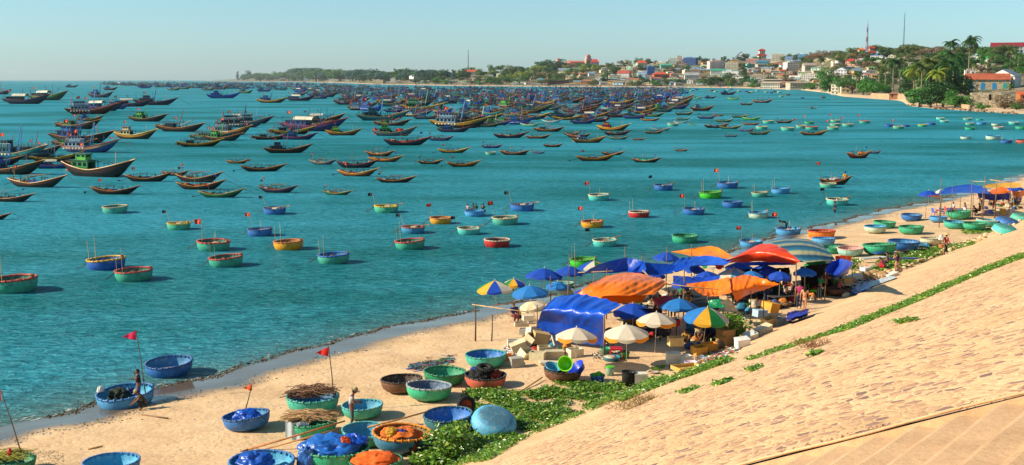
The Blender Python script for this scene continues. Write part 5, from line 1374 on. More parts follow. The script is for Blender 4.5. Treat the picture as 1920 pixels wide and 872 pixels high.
HL = [ # px centre, base y, w, h, roof, wall, roof colour, label
 (786,151,33,14,'gablex','#c8ccd0','#a8b0b8','white warehouse with low gable behind the far fleet'),
 (833,147,36,10,'gable','#b0bcc4','#7aa0b8','wide shed with pale blue roof right of the white warehouse'),
 (885,141,29,10,'gable','#c8b8a0','#c8542c','house with bright orange roof under the grey mast'),
 (857,149,6,15,'flat','#d8c8a8','#b8a888','narrow beige water tower house below the grey mast'),
 (942,147,22,9,'shed','#d8d4c8','#c8ccc8','white house with sloping pale roof among dark trees'),
 (1014,157,18,10,'hip','#c8ccc8','#4a9aa8','small house with teal roof near the far beach'),
 (1045,157,42,7,'shed','#7a4a38','#4a3a34','long low shed with dark brown roof near the far beach'),
 (1105,158,24,9,'gable','#b06a48','#9a6a50','brick coloured hut right of the long dark shed'),
 (1062,127,32,9,'gable','#b88a70','#8a4a34','long hall with brown roof beside the left pink tower'),
 (1081,122,36,8,'gable','#d89a80','#c86a48','hall with long orange roof joining the two pink towers'),
 (1115,125,17,14,'hip','#b88ab0','#c83a30','mauve house with red roof beside the right pink tower'),
 (1060,136,26,8,'gable','#c8c4b8','#7a9aa8','grey roofed house below the brown hall'),
 (1090,134,24,7,'gable','#d0ccc0','#6a98b0','pale blue roofed house below the mauve one'),
 (1178,124,13,10,'flat','#d8cca0','#c8bc90','cream box house left of the orange roofed one'),
 (1203,127,20,14,'hip','#d8d0c0','#d0562a','white house with bright orange roof on the slope'),
 (1220,141,15,17,'flat','#3a6ab0','#6a90c0','bright blue four storey house in the middle of town'),
 (1170,145,25,12,'gable','#d8d8d0','#b84a34','white house with two small red roofs near the beach'),
 (1205,147,17,12,'flat','#a8c8e0','#c8d4d8','pale blue box house left below the bright blue one'),
 (1238,147,30,12,'hip','#a85a40','#c8502c','low house with wide orange roof right of the bright blue one'),
 (1262,146,16,10,'gablex','#d8ccb8','#c86040','house with salmon gable right of the wide orange roof'),
 (1295,122,26,14,'flat','#34528a','#4a80b0','deep blue and cyan block high on the skyline'),
 (1262,119,14,10,'flat','#c8d0c8','#d8d0c0','pale box house left of the deep blue block'),
 (1274,113,10,8,'flat','#e0c8b0','#d8b8a0','small cream house behind the deep blue block'),
 (1248,128,22,9,'gable','#6ab0a0','#58a890','mint green house below the skyline'),
 (1342,131,31,16,'flat','#c8b4b4','#d8c0b8','big pinkish grey block with two dark windows'),
 (1372,131,25,14,'flat','#d8d0b8','#c8c0a8','cream block right of the pinkish one'),
 (1390,113,18,16,'gablex','#d8dce0','#5a8a98','white gabled church on the skyline'),
 (1346,139,30,10,'gable','#c8ccc8','#3a9a7a','house with green sloping roof below the pinkish block'),
 (1372,143,34,10,'flat','#d8dcdc','#a8c0c8','long white house left of the tall dark tree'),
 (1296,150,28,14,'gable','#c0bcb8','#a0a0a0','grey white gabled house above the beach grove'),
 (1458,115,26,13,'flat','#d8ccb8','#d0c4a8','cream flat house right of the red pagoda'),
 (1480,117,16,11,'gable','#8a9aa8','#5a7a98','grey blue house on the skyline right of the cream one'),
 (1505,112,17,11,'flat','#5a98c8','#c8d8e0','small blue and white house by the hilltop wood'),
 (1412,120,26,10,'flat','#b89088','#c8a898','salmon walled house under the red pagoda'),
 (1430,122,24,9,'gable','#4a8a9a','#3a7a98','teal blue roofed house under the pagoda'),
 (1406,131,16,11,'flat','#5aa894','#78b8a8','small turquoise house left of the brown grove'),
 (1487,132,34,15,'flat','#d0ccc4','#c8c4b8','white block with dark upper verandah'),
 (1517,131,24,13,'gable','#c8b8a8','#a89888','grey beige gabled house right of the dark verandah'),
 (1470,137,17,7,'hip','#a8988a','#d8522c','small hut with bright orange pyramid roof'),
 (1510,144,16,7,'gable','#9ac03a','#8ab83a','little lime green roofed hut'),
 (1578,141,24,15,'gablex','#d8d8d8','#8a98a8','white house with grey gable among green trees'),
 (1447,167,38,14,'shed','#d0c4b0','#b8a890','low beach shed with dark open front'),
 (1505,166,60,13,'shed','#b8a890','#a89880','longest beach shed with sloping grey roof'),
 (1425,149,50,9,'flat','#c8b8a0','#b8ac98','long beige row of low roofs behind the beach'),
 (1460,156,60,8,'shed','#b8ac98','#c0b4a0','long grey tin roof behind the beach shed'),
 (1520,150,36,11,'flat','#d8d4cc','#c8c4b8','white house behind the long grey tin roof'),
 (1490,151,20,9,'gable','#c0d4d8','#d8d8d0','pale blue white hut in the middle of the roofs'),
 (1405,155,16,9,'gable','#7ac878','#5ab898','green walled hut behind the grove'),
 (1567,177,16,19,'flat','#d0c4ac','#c8bca0','cream waterside hut with narrow doorway'),
 (1588,173,26,12,'flat','#c0ac8c','#b8a484','roofless cream wall beside the waterside hut'),
 (1597,122,20,12,'hip','#d8a08a','#b82a30','house with deep red roof below the orange temple'),
 (1620,124,30,12,'flat','#d8ccd0','#c8b8c0','lilac white house right of the deep red roof'),
 (1645,114,24,10,'flat','#d8dcd8','#2a5aa8','white house with a dark blue corner tank'),
 (1650,128,26,13,'flat','#d0d0b0','#c8d0b8','cream house behind the palms'),
 (1637,134,22,9,'shed','#c8b8a0','#6aa848','cream hut with green strip roof'),
 (1655,119,30,8,'hip','#d8b0a0','#c84a38','wide house with orange red roof behind the palms'),
 (1690,140,14,22,'flat','#dcdcd8','#8aa0b0','tall white house half hidden by palms'),
 (1888,101,60,21,'gable','#e0dcd0','#8a1c2c','long white hall with dark red roof on the right skyline'),
 (1796,124,22,22,'gablex','#e0b8a0','#d8683a','pink house with orange roof behind the skyline palms'),
 (1830,118,30,12,'flat','#d8d4cc','#a8b0b0','grey white flat house right of the skyline palm'),
 (1862,120,28,15,'gable','#d0d8c8','#3a9a5a','white house with bright green roof on the right'),
 (1840,132,28,11,'flat','#c8bca8','#b8b0a0','pale house half hidden behind palms at the right'),
 (1702,128,20,11,'flat','#d4d0c4','#c0b8a8','cream white block among trees between the two masts'),
 (1722,138,22,12,'gable','#d8d4cc','#b0664a','white house with rust roof left of the promontory clump top'),
 (1668,147,20,10,'flat','#c8c0b0','#b8b0a0','beige low house behind the third palm'),
 (1682,186,26,13,'shed','#8a5a40','#9a6a50','brown shack among the palms above the retaining wall'),
 (1612,150,24,10,'shed','#ccc4b4','#b8b0a0','pale roofed house above the waterside bush'),
 (1818,141,20,10,'flat','#d0ccc0','#b8b4a8','small white house right of the promontory clump'),
 (1900,118,26,12,'flat','#d4d0c8','#c0b8a8','white flat house at the right skyline edge'),
 (1883,164,54,34,'gablex','#d8d8cc','#7a90a8','white gabled house with light blue gable above the ruin'),
]
for h in HL:
    house(h[0], h[1], h[2], h[3], h[4], h[5], h[6], h[7], nwin=2 if 'two dark windows' in h[7] else None, rh=.45 if 'church' in h[7] else .38)
WC = [('white', '#d4d4cc'), ('cream', '#d4c6a4'), ('beige', '#c0ac90'), ('pale blue', '#a4c0d0'), ('grey', '#a8a8a4'), ('pinkish', '#ccaca0'), ('pale green', '#a8ccb4'), ('ochre', '#c89a5a')]
RC = [('grey', '#9a968e', 'shed'), ('rust', '#8a5a44', 'gable'), ('orange', '#b4664a', 'gable'), ('pale tin', '#bcb8b0', 'shed'), ('flat', '#c4bcac', 'flat'), ('flat', '#d0ccc0', 'flat'), ('bluish', '#7a98ac', 'gable'), ('tan', '#b49c7c', 'shed')]
R3 = random.Random(33); taken = [(h[0], h[1], h[2], h[3]) for h in HL]; cnt = 0; tries = 0
while cnt < 215 and tries < 14000:
    tries += 1
    px = 700+ (1700-700)*R3.random()**.62; s_ = itp(px, TPX, TSH); r_ = itp(px, TPX, TRG)
    top = r_+4 if px > 1100 else lerp(s_, r_, .6)
    if 1515 < px < 1600 and R3.random() < .5: continue
    py = lerp(s_-3.5, top, R3.random())
    if px > 1540 and py > 150: continue
    wd = R3.uniform(11, 24)*(.8 if px < 1000 else 1); ht = R3.uniform(4.2, 7.5)*(.75 if px < 1000 else 1.0)
    if any(abs(px-a) < (wd+c)*.34 and abs(py-b) < 3.0 for a, b, c, d in taken): continue
    taken.append((px, py, wd, ht)); cnt += 1
    wn, wcx = R3.choice(WC); rn, rcx, rt = R3.choice(RC)
    zone = 'left of the grey mast' if px < 878 else 'between grey mast and pink towers' if px < 1040 else 'around the pink towers' if px < 1150 else 'near the bright blue house' if px < 1250 else 'below the deep blue skyline block' if px < 1340 else 'below the white church and pagoda' if px < 1450 else 'between pagoda and tower'
    hgt = 'by the beach' if py > s_-7 else 'high' if py < r_+12 else 'halfway'
    zone = zone.replace('below the white church and pagoda', 'below the pagoda').replace('below the deep blue skyline block', 'below the blue block')
    lb = f'{wn} house with {rn} roof {hgt} {zone}'
    assert len(lb.split()) < 17, lb
    house(px, py, wd, ht, rt, wcx, rcx, lb, group=lb, nwin=3 if wd > 14 else 2, storeys=1 if ht < 7 else 2)
# far left buildings
for (px, py, w_, h_, wc, lb) in ((553,152,12,6,'#d4d4cc','white hut in the trees behind the far left anchorage'),(575,151.5,10,9,'#b8c0c8','small grey block right of the white hut in the trees'),(630,152,26,4,'#e0d8cc','long white wall hut below the tree line'),(473,149,9,4,'#d0c4b0','tiny hut on the sandy point'),(600,152,9,5,'#c8bca8','beige hut at the foot of the tree line'),(690,145,8,6,'#d4ccc0','pale house peeping out of the tree line'),(655,151,12,5,'#d4d0c8','small white house under the tree line, left of the beige block'),(738,153,11,6,'#ccc8c0','small grey white house under the tree line, right of the beige block'),(530,151.5,10,5,'#cfc8b8','small white hut near the sandy point trees'),(712,158,20,8,'#c8b088','beige block at the left end of the far beach')):
    house(px, py, w_, h_, 'flat' if 'wall' in lb or 'block' in lb else 'gable', wc, '#b0a498', lb)
# ruined stone house, tiled stone house, orange hut, retaining wall on the promontory
def stonehouse(px, py, wpx, hpx, label, tiled=False):
    p = far_pt(px, py); Z = depth(p); W = wpx/F*Z; H = hpx/F*Z; D = W*.6
    r = thing('stone_house', label, 'house', p, -math.atan2(p.x, p.y)+.1)
    m = MB(); rng = random.Random(4)
    N = 12; top = []
    for k in range(N+1): top.append(H*(.93 if tiled else .82+.12*rng.random()-(.18 if k > 9 else 0)))
    for k in range(N):
        x0, x1 = lerp(-W/2, W/2, k/N), lerp(-W/2, W/2, (k+1)/N)
        if tiled:
            m.box(x0, x1, -D/2, -D/2+.5, -2, H*.66)
        elif k == 5: m.box(x0, x1, -D/2, -D/2+.5, -2, H*.42); m.box(x0, x1, -D/2, -D/2+.5, H*.74, min(top[k], top[k+1]))
        else: m.box(x0, x1, -D/2, -D/2+.5, -2, (top[k]+top[k+1])/2)
    m.box(-W/2, -W/2+.5, -D/2+.5, D/2, -2, H*.8 if not tiled else H*.66); m.box(W/2-.5, W/2, -D/2+.5, D/2, -2, H*.6); m.box(-W/2+.5, W/2-.5, D/2-.5, D/2, -2, H*.62)
    m.build('wall', 'stonewall', r, '#b4a488')
    if tiled:
        m = MB(); m.add([(-W/2-.5, -D/2-1.2, H*.62), (W/2+.5, -D/2-1.2, H*.62), (W/2+.5, 0, H), (-W/2-.5, 0, H), (-W/2-.5, D/2+.6, H*.62), (W/2+.5, D/2+.6, H*.62)], [(0, 1, 2, 3), (3, 2, 5, 4), (0, 3, 4), (1, 5, 2), (4, 5, 1, 0)]); m.build('roof', 'roofing', r, '#b05a3a')
        for k, x in enumerate((-.38, -.12, .14, .38)):
            m = MB(); xx = x*W; ww = W*.05; zz = H*.44
            pts = [(xx-ww, zz*.0), (xx+ww, 0)] + [(xx+ww*math.cos(a), zz*.72+zz*.26*math.sin(a)) for a in (0, .5, 1.05, 1.57, 2.1, 2.6, PI)]
            vs = [(a, -D/2-.10, b) for a, b in pts] + [(a, -D/2-.003, b) for a, b in pts]; n = len(pts)
            m.add(vs, [tuple(range(n))] + [(i, (i+1) % n, n+(i+1) % n, n+i) for i in range(n)]); m.build('shutter', 'paint', r, '#2a86c0' if k < 3 else '#3a9a90')
    else:
        m = MB(); m.box(-W*.07, W*.01, -D/2+.2, -D/2+.3, H*.42, H*.74); m.build('window', 'glass', r, '#181410')
    return r
def smat():
    t = NT('rubble_stone'); oi = t.new('ObjectInfo'); v = t.coord('Object'); vo = t.new('TexVoronoi'); vo.inputs['Scale'].default_value = 1.6; t.link(v, vo.inputs['Vector'])
    ve = t.new('TexVoronoi', feature='DISTANCE_TO_EDGE'); ve.inputs['Scale'].default_value = 1.6; t.link(v, ve.inputs['Vector'])
    cs = t.new('SeparateColor'); t.link(vo.outputs['Color'], cs.inputs[0])
    c = t.mix(1.0, oi.outputs['Color'], t.ramp(cs.outputs[0], [(.2, .55), (.5, .9), (.8, 1.15)]), 'MULTIPLY'); c = t.mix(1.0, c, t.ramp(ve.outputs['Distance'], [(.0, .5), (.06, 1.0)]), 'MULTIPLY')
    t.set(Base_Color=c, Roughness=.9); t.bump(ve.outputs['Distance'], .5, .1); MATS['stonewall'] = t.m
smat()
stonehouse(1856, 202, 68, 34, 'ruined roofless stone house with one window hole at the waterside')
stonehouse(1850, 168, 76, 30, 'stone house with red tiled roof and arched blue shutters', True)
house(1922, 200, 30, 28, 'shed', '#a8683a', '#d8622a', 'hut with orange roof at the right edge of the promontory', doors=False, name='hut', cat='hut')
def rwall(pts, h, label):
    m = MB(); r = None
    for (a, b) in zip(pts[:-1], pts[1:]):
        p, q = far_pt(*a), far_pt(*b); d = (q-p); n = Vector((d.y, -d.x, 0)).normalized()*.3
        vs = [p-n, q-n, q+n, p+n]; m.add([(v.x, v.y, v.z-1.5) for v in vs]+[(v.x, v.y, v.z+h) for v in vs], [(3, 2, 1, 0), (4, 5, 6, 7), (0, 1, 5, 4), (1, 2, 6, 5), (2, 3, 7, 6), (3, 0, 4, 7)])
    tag(m.build('retaining_wall', 'stonewall', None, '#b89a78'), label, 'wall')
rwall([(1632,182),(1660,183.5),(1698,184)], 3.2, 'pale stone retaining wall above the narrow waterside strip')
rwall([(1800,203),(1818,205.5)], 2.2, 'low brownish wall left of the stone ruin')
# rocks of the promontory shore
R4 = random.Random(3)
for k in range(60):
    px = 1700+ 230*R4.random(); py = itp(px, TPX, TSH)-R4.uniform(-.5, 2.2); p = far_pt(px, py); s = R4.uniform(.4, 1.1)
    m = MB(); m.blob((0, 0, 0), s, s*.8, s*.6, k, .35, 8, 6); o = m.build('shore_rock', 'stonewall', None, R4.choice(['#a88a68', '#8a6a50', '#c0a07c'])); o.location = (p.x, p.y, max(0, p.z)+.1)
    tag(o, 'brown boulder on the waterline of the promontory', 'rock', 'boulders on the promontory shore')
# temple, pagoda, pink towers, church details, masts
def tiered(px, py, wpx, hpx, label, wall, roofc, tiers=3, name='temple', cat='temple'):
    p = far_pt(px, py); Z = depth(p); W = wpx/F*Z; H = hpx/F*Z
    r = thing(name, label, cat, p, -math.atan2(p.x, p.y)+.3)
    z = -2.0
    for k in range(tiers):
        w_ = W/2*(1-.28*k); h_ = H/tiers*.55 if k else H/tiers*.55+2.0
        m = MB(); m.box(-w_*.8, w_*.8, -w_*.6, w_*.6, z, z+h_); m.build('wall', 'wall', r, wall)
        for q in (-.5, 0, .5):
            m = MB(); m.box(w_*q-w_*.1, w_*q+w_*.1, -w_*.6-.06, -w_*.6+.05, z+h_*.35+(1.5 if k == 0 else 0)*.3, z+h_*.85); m.build('window', 'glass', r, '#3a2420')
        z += h_; hr = H/tiers*.45; m = MB(); a, b = w_*1.02, w_*.8; a2, b2 = w_*.42, w_*.3
        m.add([(-a, -b, z+.25*hr), (a, -b, z+.25*hr), (a, b, z+.25*hr), (-a, b, z+.25*hr), (0, -b*.97, z), (a*.97, 0, z), (0, b*.97, z), (-a*.97, 0, z), (-a2, -b2, z+hr), (a2, -b2, z+hr), (a2, b2, z+hr), (-a2, b2, z+hr)],
              [(0, 4, 8), (4, 9, 8), (4, 1, 9), (1, 5, 9), (5, 10, 9), (5, 2, 10), (2, 6, 10), (6, 11, 10), (6, 3, 11), (3, 7, 11), (7, 8, 11), (7, 0, 8), (8, 9, 10, 11), (0, 7, 3, 6, 2, 5, 1, 4)])
        m.build('roof', 'roofing', r, roofc); z += hr*.98
    m = MB(); m.lathe([(W*.05, 0), (W*.03, H*.04), (W*.045, H*.07), (0.01, H*.16)], 8, (0, 0, z)); m.build('spire', 'paint', r, '#d8a848'); return r
tiered(1428, 109, 18, 17, 'red pagoda roofed temple with upturned eaves on the skyline', '#c8c0a8', '#b8302a', 2)
tiered(1615, 113, 34, 22, 'orange three tiered temple below the striped tower', '#e0b898', '#d8683a', 3)
tiered(1634, 104, 16, 17, 'smaller red roofed temple hall right of the striped tower', '#c88a70', '#b83a2a', 2)
tiered(1598, 116, 22, 14, 'low orange roofed temple wing left of the tiered temple', '#e0c0a8', '#c8502c', 2)
for (px, py, w_, h_, lb) in ((1047,126,9,17,'left pink bell tower with small red dome'),(1103,123,11,21,'right pink bell tower with small red dome')):
    p = far_pt(px, py); Z = depth(p); W = w_/F*Z; H = h_/F*Z; r = thing('bell_tower', lb, 'tower', p, .2)
    m = MB(); m.box(-W/2, W/2, -W/2, W/2, -2, H*.62); m.box(-W*.36, W*.36, -W*.36, W*.36, H*.622, H*.8); m.build('wall', 'wall', r, '#d8a498')
    m = MB(); m.box(-W*.56, W*.56, -W*.56, W*.56, H*.60, H*.635); m.box(-W*.45, W*.45, -W*.45, W*.45, H*.80, H*.83); m.build('cornice', 'wall', r, '#e0b8a8')
    m = MB(); m.lathe([(W*.36, 0), (W*.33, H*.06), (W*.2, H*.12), (.02, H*.17)], 10, (0, 0, H*.83)); m.build('dome', 'roofing', r, '#b84a3a', smooth=True)
    m = MB()
    m.box(-W*.12, W*.12, -W*.5-.05, -W*.5+.05, H*.3, H*.5); m.build('window', 'glass', r, '#4a2a2a'); m = MB(); m.box(-W*.12, W*.12, -W*.36-.05, -W*.36+.05, H*.66, H*.77); m.build('window', 'glass', r, '#4a2a2a')
def radio_mast(px, py, hpx, wpx, label, colors, bands):
    p = far_pt(px, py); Z = depth(p); H = hpx/F*Z; W = wpx/F*Z; r = thing('radio_mast', label, 'radio mast', p, .3)
    for b in range(bands):
        m = MB()
        for k in range(3):
            t0 = (b*3+k)/(bands*3); t1 = (b*3+k+1)/(bands*3)
            w0 = W/2*(1-.75*t0); w1 = W/2*(1-.75*t1); z0, z1 = H*t0, H*t1; c0 = [(-w0, -w0, z0), (w0, -w0, z0), (w0, w0, z0), (-w0, w0, z0)]; c1 = [(-w1, -w1, z1), (w1, -w1, z1), (w1, w1, z1), (-w1, w1, z1)]
            rr = W*.07
            for i in range(4):
                m.tube([c0[i], c1[i]], rr, 4); m.tube([c0[i], c1[(i+1) % 4]], rr*.7, 3); m.tube([c0[(i+1) % 4], c1[i]], rr*.7, 3); m.tube([c1[i], c1[(i+1) % 4]], rr*.7, 3)
        m.build('lattice_section', 'paint', r, colors[b % len(colors)])
    m = MB(); m.tube([(0, 0, H*.99), (0, 0, H*1.12)], W*.05, 5); m.build('antenna', 'metal', r, '#808890')
    m = MB()
    for k, (z, a) in enumerate(((.62, .3), (.70, 2.0), (.78, -1.2), (.55, 1.1))): m.lathe([(0.01, 0), (W*.22, W*.05), (W*.24, W*.12)], 10, (math.cos(a)*W*.3, math.sin(a)*W*.3, H*z))
    m.build('antenna_dish', 'paint', r, '#c8c8cc')
radio_mast(878, 130, 36, 2.0, 'tall grey lattice mast over the left part of the town', ['#6a8090', '#7a94a4'], 4)
radio_mast(1625, 96, 52, 4, 'red and white striped lattice tower above the temple', ['#8a5aa0', '#c8b8d0', '#9a4a70', '#d0c4d4'], 6)
radio_mast(1694, 88, 62, 1.9, 'tall thin blue grey mast on the right ridge', ['#4a6a84', '#5a7c94'], 5)
# the rest of the anchorage, too many to tell apart: one object
m = MB(); R5 = random.Random(8)
def mini(m, p, L, rng):
    s = L/14.0; yaw = rng.uniform(-.3, .3); M = Matrix.Translation(p) @ Matrix.Rotation(yaw, 4, 'Z') @ Matrix.Scale(s, 4)
    c = rng.randrange(6)
    vs = []
    for i in range(7):
        t = i/6; b = 2.0*max(.08, (1-abs(2*t-.95)**2.6)); z = 1.2+1.6*max(0, t-.5)**1.5*2+.5*max(0, .3-t); x = -6.5+13*t+ (.8 if i == 6 else 0)
        vs += [M @ Vector((x, b, z)), M @ Vector((x*.92, b*.6, -.3)), M @ Vector((x*.92, -b*.6, -.3)), M @ Vector((x, -b, z)), M @ Vector((x, 0, z-.5))]
    f = []
    for i in range(6):
        for j in (0, 2): f.append((i*5+j, i*5+j+1, (i+1)*5+j+1, (i+1)*5+j))
        f += [(i*5+3, i*5+4, (i+1)*5+4, (i+1)*5+3), (i*5+4, i*5, (i+1)*5, (i+1)*5+4)]
    f += [(0, 1, 2, 3, 4)]
    m.add(vs, f, c)
    x0 = rng.uniform(-5, -3); m.box(x0, x0+3.2, -1.1, 1.1, .9, 2.9, M, rng.randrange(6)); m.box(x0-.3, x0+3.5, -1.3, 1.3, 2.92, 3.02, M, rng.randrange(8)); m.box(x0+.6, x0+2.2, -.8, .8, 3.03, 4.1, M, rng.randrange(6))
    for _ in range(4):
        x = rng.uniform(-5, 4); h = rng.uniform(2.5, 7.5); q = [M @ Vector((x, rng.uniform(-1, 1), 1)), M @ Vector((x+rng.uniform(-.8, 1.6), rng.uniform(-1, 1), h*1.35))]; m.tube(q, .09*s, 3, mi=rng.randrange(8))
    if rng.random() < .75:
        x = rng.uniform(-4, 3); h = rng.uniform(4, 7); m.box(x, x+.9, -.02, .02, h, h+.65, M, 6)
    for _ in range(3):
        x = rng.uniform(-4, 4); y = rng.uniform(-1, 1); m.box(x, x+rng.uniform(.5, 1.2), y, y+.7, .8, rng.uniform(1.5, 2.3), M, rng.randrange(8))
for i, (n_, c_) in enumerate((('crowd_blue', (.03, .13, .36)), ('crowd_teal', (.03, .2, .22)), ('crowd_navy', (.015, .03, .08)), ('crowd_rust', (.25, .08, .025)), ('crowd_green', (.03, .17, .07)), ('crowd_sky', (.09, .3, .46)), ('crowd_red', (.5, .02, .02)), ('crowd_pale', (.42, .46, .42)))):
    t = NT(n_); t.set(Base_Color=c_, Roughness=.6); MATS[n_] = t.m
for i in range(640):
    px = R5.uniform(440, 1285)
    lo = itp(px, [440, 560, 700, 760, 1285], [155.5, 157, 162, 164, 167]); hi = itp(px, [440, 560, 620, 700, 800, 900, 1000, 1100, 1200, 1285], [167, 170, 173, 182, 194, 200, 198, 192, 184, 176])
    py = lo + (hi-lo)*R5.random()**1.25; p = at(px, py, 0)
    L = R5.uniform(10, 15)
    if any(abs(p.x-x) < (r+L*.4) and abs(p.y-y) < 5.0 for x, y, r in OCC) : continue
    mini(m, Vector((p.x, p.y, 0)), L, R5)
for i in range(190):
    px = R5.uniform(190, 470); py = R5.uniform(155.2, itp(px, [190, 300, 470], [159, 164, 168])); p = at(px, py, 0); mini(m, Vector((p.x, p.y, 0)), R5.uniform(12, 20), R5)
o = m.build('anchored_fleet', ['crowd_blue', 'crowd_teal', 'crowd_navy', 'crowd_rust', 'crowd_green', 'crowd_sky', 'crowd_red', 'crowd_pale'])
tag(o, 'dense far mass of anchored fishing boats, masts and flags before the town', 'boats', kind='stuff')
# clutter of boats and sheds pulled up on the far beach
for i in range(46):
    px = R5.uniform(820, 1560); s_ = itp(px, TPX, TSH); p = far_pt(px, s_-R5.uniform(.8, 2.6)); cl = R5.choice(['mint', 'turq', 'green', 'blue', 'orange'])
    h_, li, ri = COR_COL[cl]; r = CO[0].get(dict(hull=h_, lining=li, rim=ri)); sc_ = R5.uniform(1.6, 2.4); r.location = p; r.scale = (sc_,)*3
    fl = R5.random() < .4
    if fl: r.rotation_euler = (PI+.3, 0, R5.uniform(0, 6)); r.location.z += sc_*.72
    nm = {'turq': 'turquoise'}.get(cl, cl); zz = 'left of the brick hut' if px < 1094 else 'left of the beach grove' if px < 1300 else 'near the long sheds'
    lb = f'tiny {nm} round boat {"turned over" if fl else "pulled up"} on the far beach {zz}'; r['label'] = lb; r['group'] = lb; r['category'] = 'basket boat'
# ================================================================== round boats on the sand
GL = 'round basket boats on the sand'
def flipcor(px0, px1, py, kind, label, tilt=12, yaw=0):
    r = put_cor(px0, px1, py, kind, 0, label, GL, land=True, yaw=yaw)
    s = r.scale[0]; r.scale = (s, s, s*.72); r.location.z -= .72*s*.26; r.rotation_euler = (PI+math.radians(tilt), math.radians(4), math.radians(yaw)); r.location.z += .72*s + math.sin(math.radians(tilt))*s*.62
    return r
LAND = [
 (275,363,711,'blue',0,'large blue round boat at the water edge left of the beach'), (185,291,766,'lblue',0,'pale blue round boat at the water edge with two fishermen'),
 (420,509,812,'blue',0,'bright blue round boat with blue tarp heap and orange flag'), (537,636,781,'teal',0,'green round boat heaped with dry branches under a red flag'),
 (541,634,825,'green',0,'green round boat topped with thatch and a white cloth'), (641,719,791,'teal',0,'teal round boat just behind the man in the straw hat'),
 (640,731,843,'dgreen',0,'dark green round boat with pale blue inside near the orange tarp'), (697,808,858,'orangerim',0,'blue round boat with orange rim holding orange nets'),
 (566,692,895,'green',0,'green round boat buried under a big blue tarp'), (655,757,905,'dgreen',0,'dark green round boat under an orange cloth'),
 (430,553,915,'lblue',0,'light blue round boat with blue cloth cut by the bottom edge'), (794,888,815,'orangerim',0,'dark teal round boat with blue inside amid the creepers'),
 (714,793,742,'brown',0,'dark tarred basket boat left of the grey rimmed green one'), (760,847,758,'greengrey',0,'mint green round boat with grey rim and grey inside'),
 (793,873,727,'dgreen',0,'green round boat wedged behind the grey rimmed one'), (870,949,732,'rose',0,'salmon pink round boat loaded with nets and tyres'),
 (872,950,694,'teal',0,'teal round boat with deep blue inside near the white boxes'), (1018,1091,720,'brown',0,'brown woven basket boat full of plastic tubs'),
 (158,263,905,'lblue',0,'pale blue round boat rim at the bottom edge left'), (-14,66,893,'dgreen',0,'dark green round boat with palm leaves in the bottom left corner'),
 (1514,1566,451,'orange',0,'orange round boat right of the striped roof'), (1522,1566,462,'lblue',0,'light blue round boat just below the orange one'),
 (1537,1578,477,'green',0,'green round boat beside the striped roof end'), (1570,1619,482,'pink',0,'pale green round boat with pinkish inside'),
 (1618,1680,480,'green',0,'big green round boat with dark net inside'), (1664,1722,473,'blue',0,'big deep blue round boat behind the woman at the slope'),
 (1725,1767,461,'cream',0,'cream white round boat left of the person in red'), (1620,1662,439,'white',0,'white round boat with blue rim on the open sand'),
 (1637,1678,430,'green',0,'dark green round boat behind the white one'), (1685,1731,441,'green',0,'mint green round boat on the open sand right of the white one'),
 (1689,1728,416,'blue',0,'royal blue round boat nearest the water on the right'), (1742,1776,418,'lblue',0,'light blue round boat by the leg of the blue canopy'),
 (1775,1820,413,'green',0,'green round boat just below the blue canopy'), (1769,1812,430,'teal',0,'grey teal round boat in front of the canopy boats'),
 (1805,1849,434,'green',0,'bright green round boat on a patch of grass'), (1830,1871,426,'turq',0,'round boat with light blue inside right of the bright green one'),
 (1036,1076,545,'turq',0,'turquoise round boat hidden among blue umbrellas'), (1549,1597,557,'brown',0,'brown woven basket of produce at the foot of the slope'),
]
LC = {}
for c in LAND:
    tl = {'bright blue round boat with blue tarp heap and orange flag': (0, -6), 'pale blue round boat at the water edge with two fishermen': (3, -4), 'large blue round boat at the water edge left of the beach': (3, -3)}.get(c[5], (RND.uniform(-3, 3), RND.uniform(-3, 3)))
    cols_ = {}
    if 'grey inside' in c[5]: cols_ = dict(lining='#4f6a88', rim='#9aa4a8')
    if 'deep blue inside' in c[5]: cols_ = dict(lining='#2f78c0')
    if 'amid the creepers' in c[5]: cols_ = dict(hull='#22707a', lining='#2f78c8', rim='#2a5a70')
    if 'pale blue inside' in c[5]: cols_ = dict(lining='#4aa0c0', rim='#58b0b0')
    if 'straw hat' in c[5]: cols_ = dict(lining='#48a0c0', rim='#5aa8a8')
    LC[c[5]] = put_cor(c[0], c[1], c[2], c[3], c[4], c[5], GL, land=c[2] > 0, tilt=tl, hs=.90, sy=.95, colors=cols_)
def lc(sub): return next(v for k, v in LC.items() if sub in k)
for sub in ('large blue round boat', 'two fishermen'): lc(sub).location.z = -.12
flipcor(886, 974, 822, 'lblue', 'light blue round boat turned over on the creepers', 26, 20)
for c_ in bpy.data.objects:
    if c_.parent and c_.parent.get('label') == 'light blue round boat turned over on the creepers' and base(c_.name) == 'hull': c_.color = col('#5cb2dc')
flipcor(1868, 1914, 425, 'blue', 'blue round boat turned over right of the canopy boats', 14, 30)
flipcor(1862, 1908, 441, 'turq', 'pale turquoise round boat turned over by the slope foot stones', 14, 10)
flipcor(1896, 1936, 414, 'mint', 'mint round boat turned over at the right edge', 10, 0)
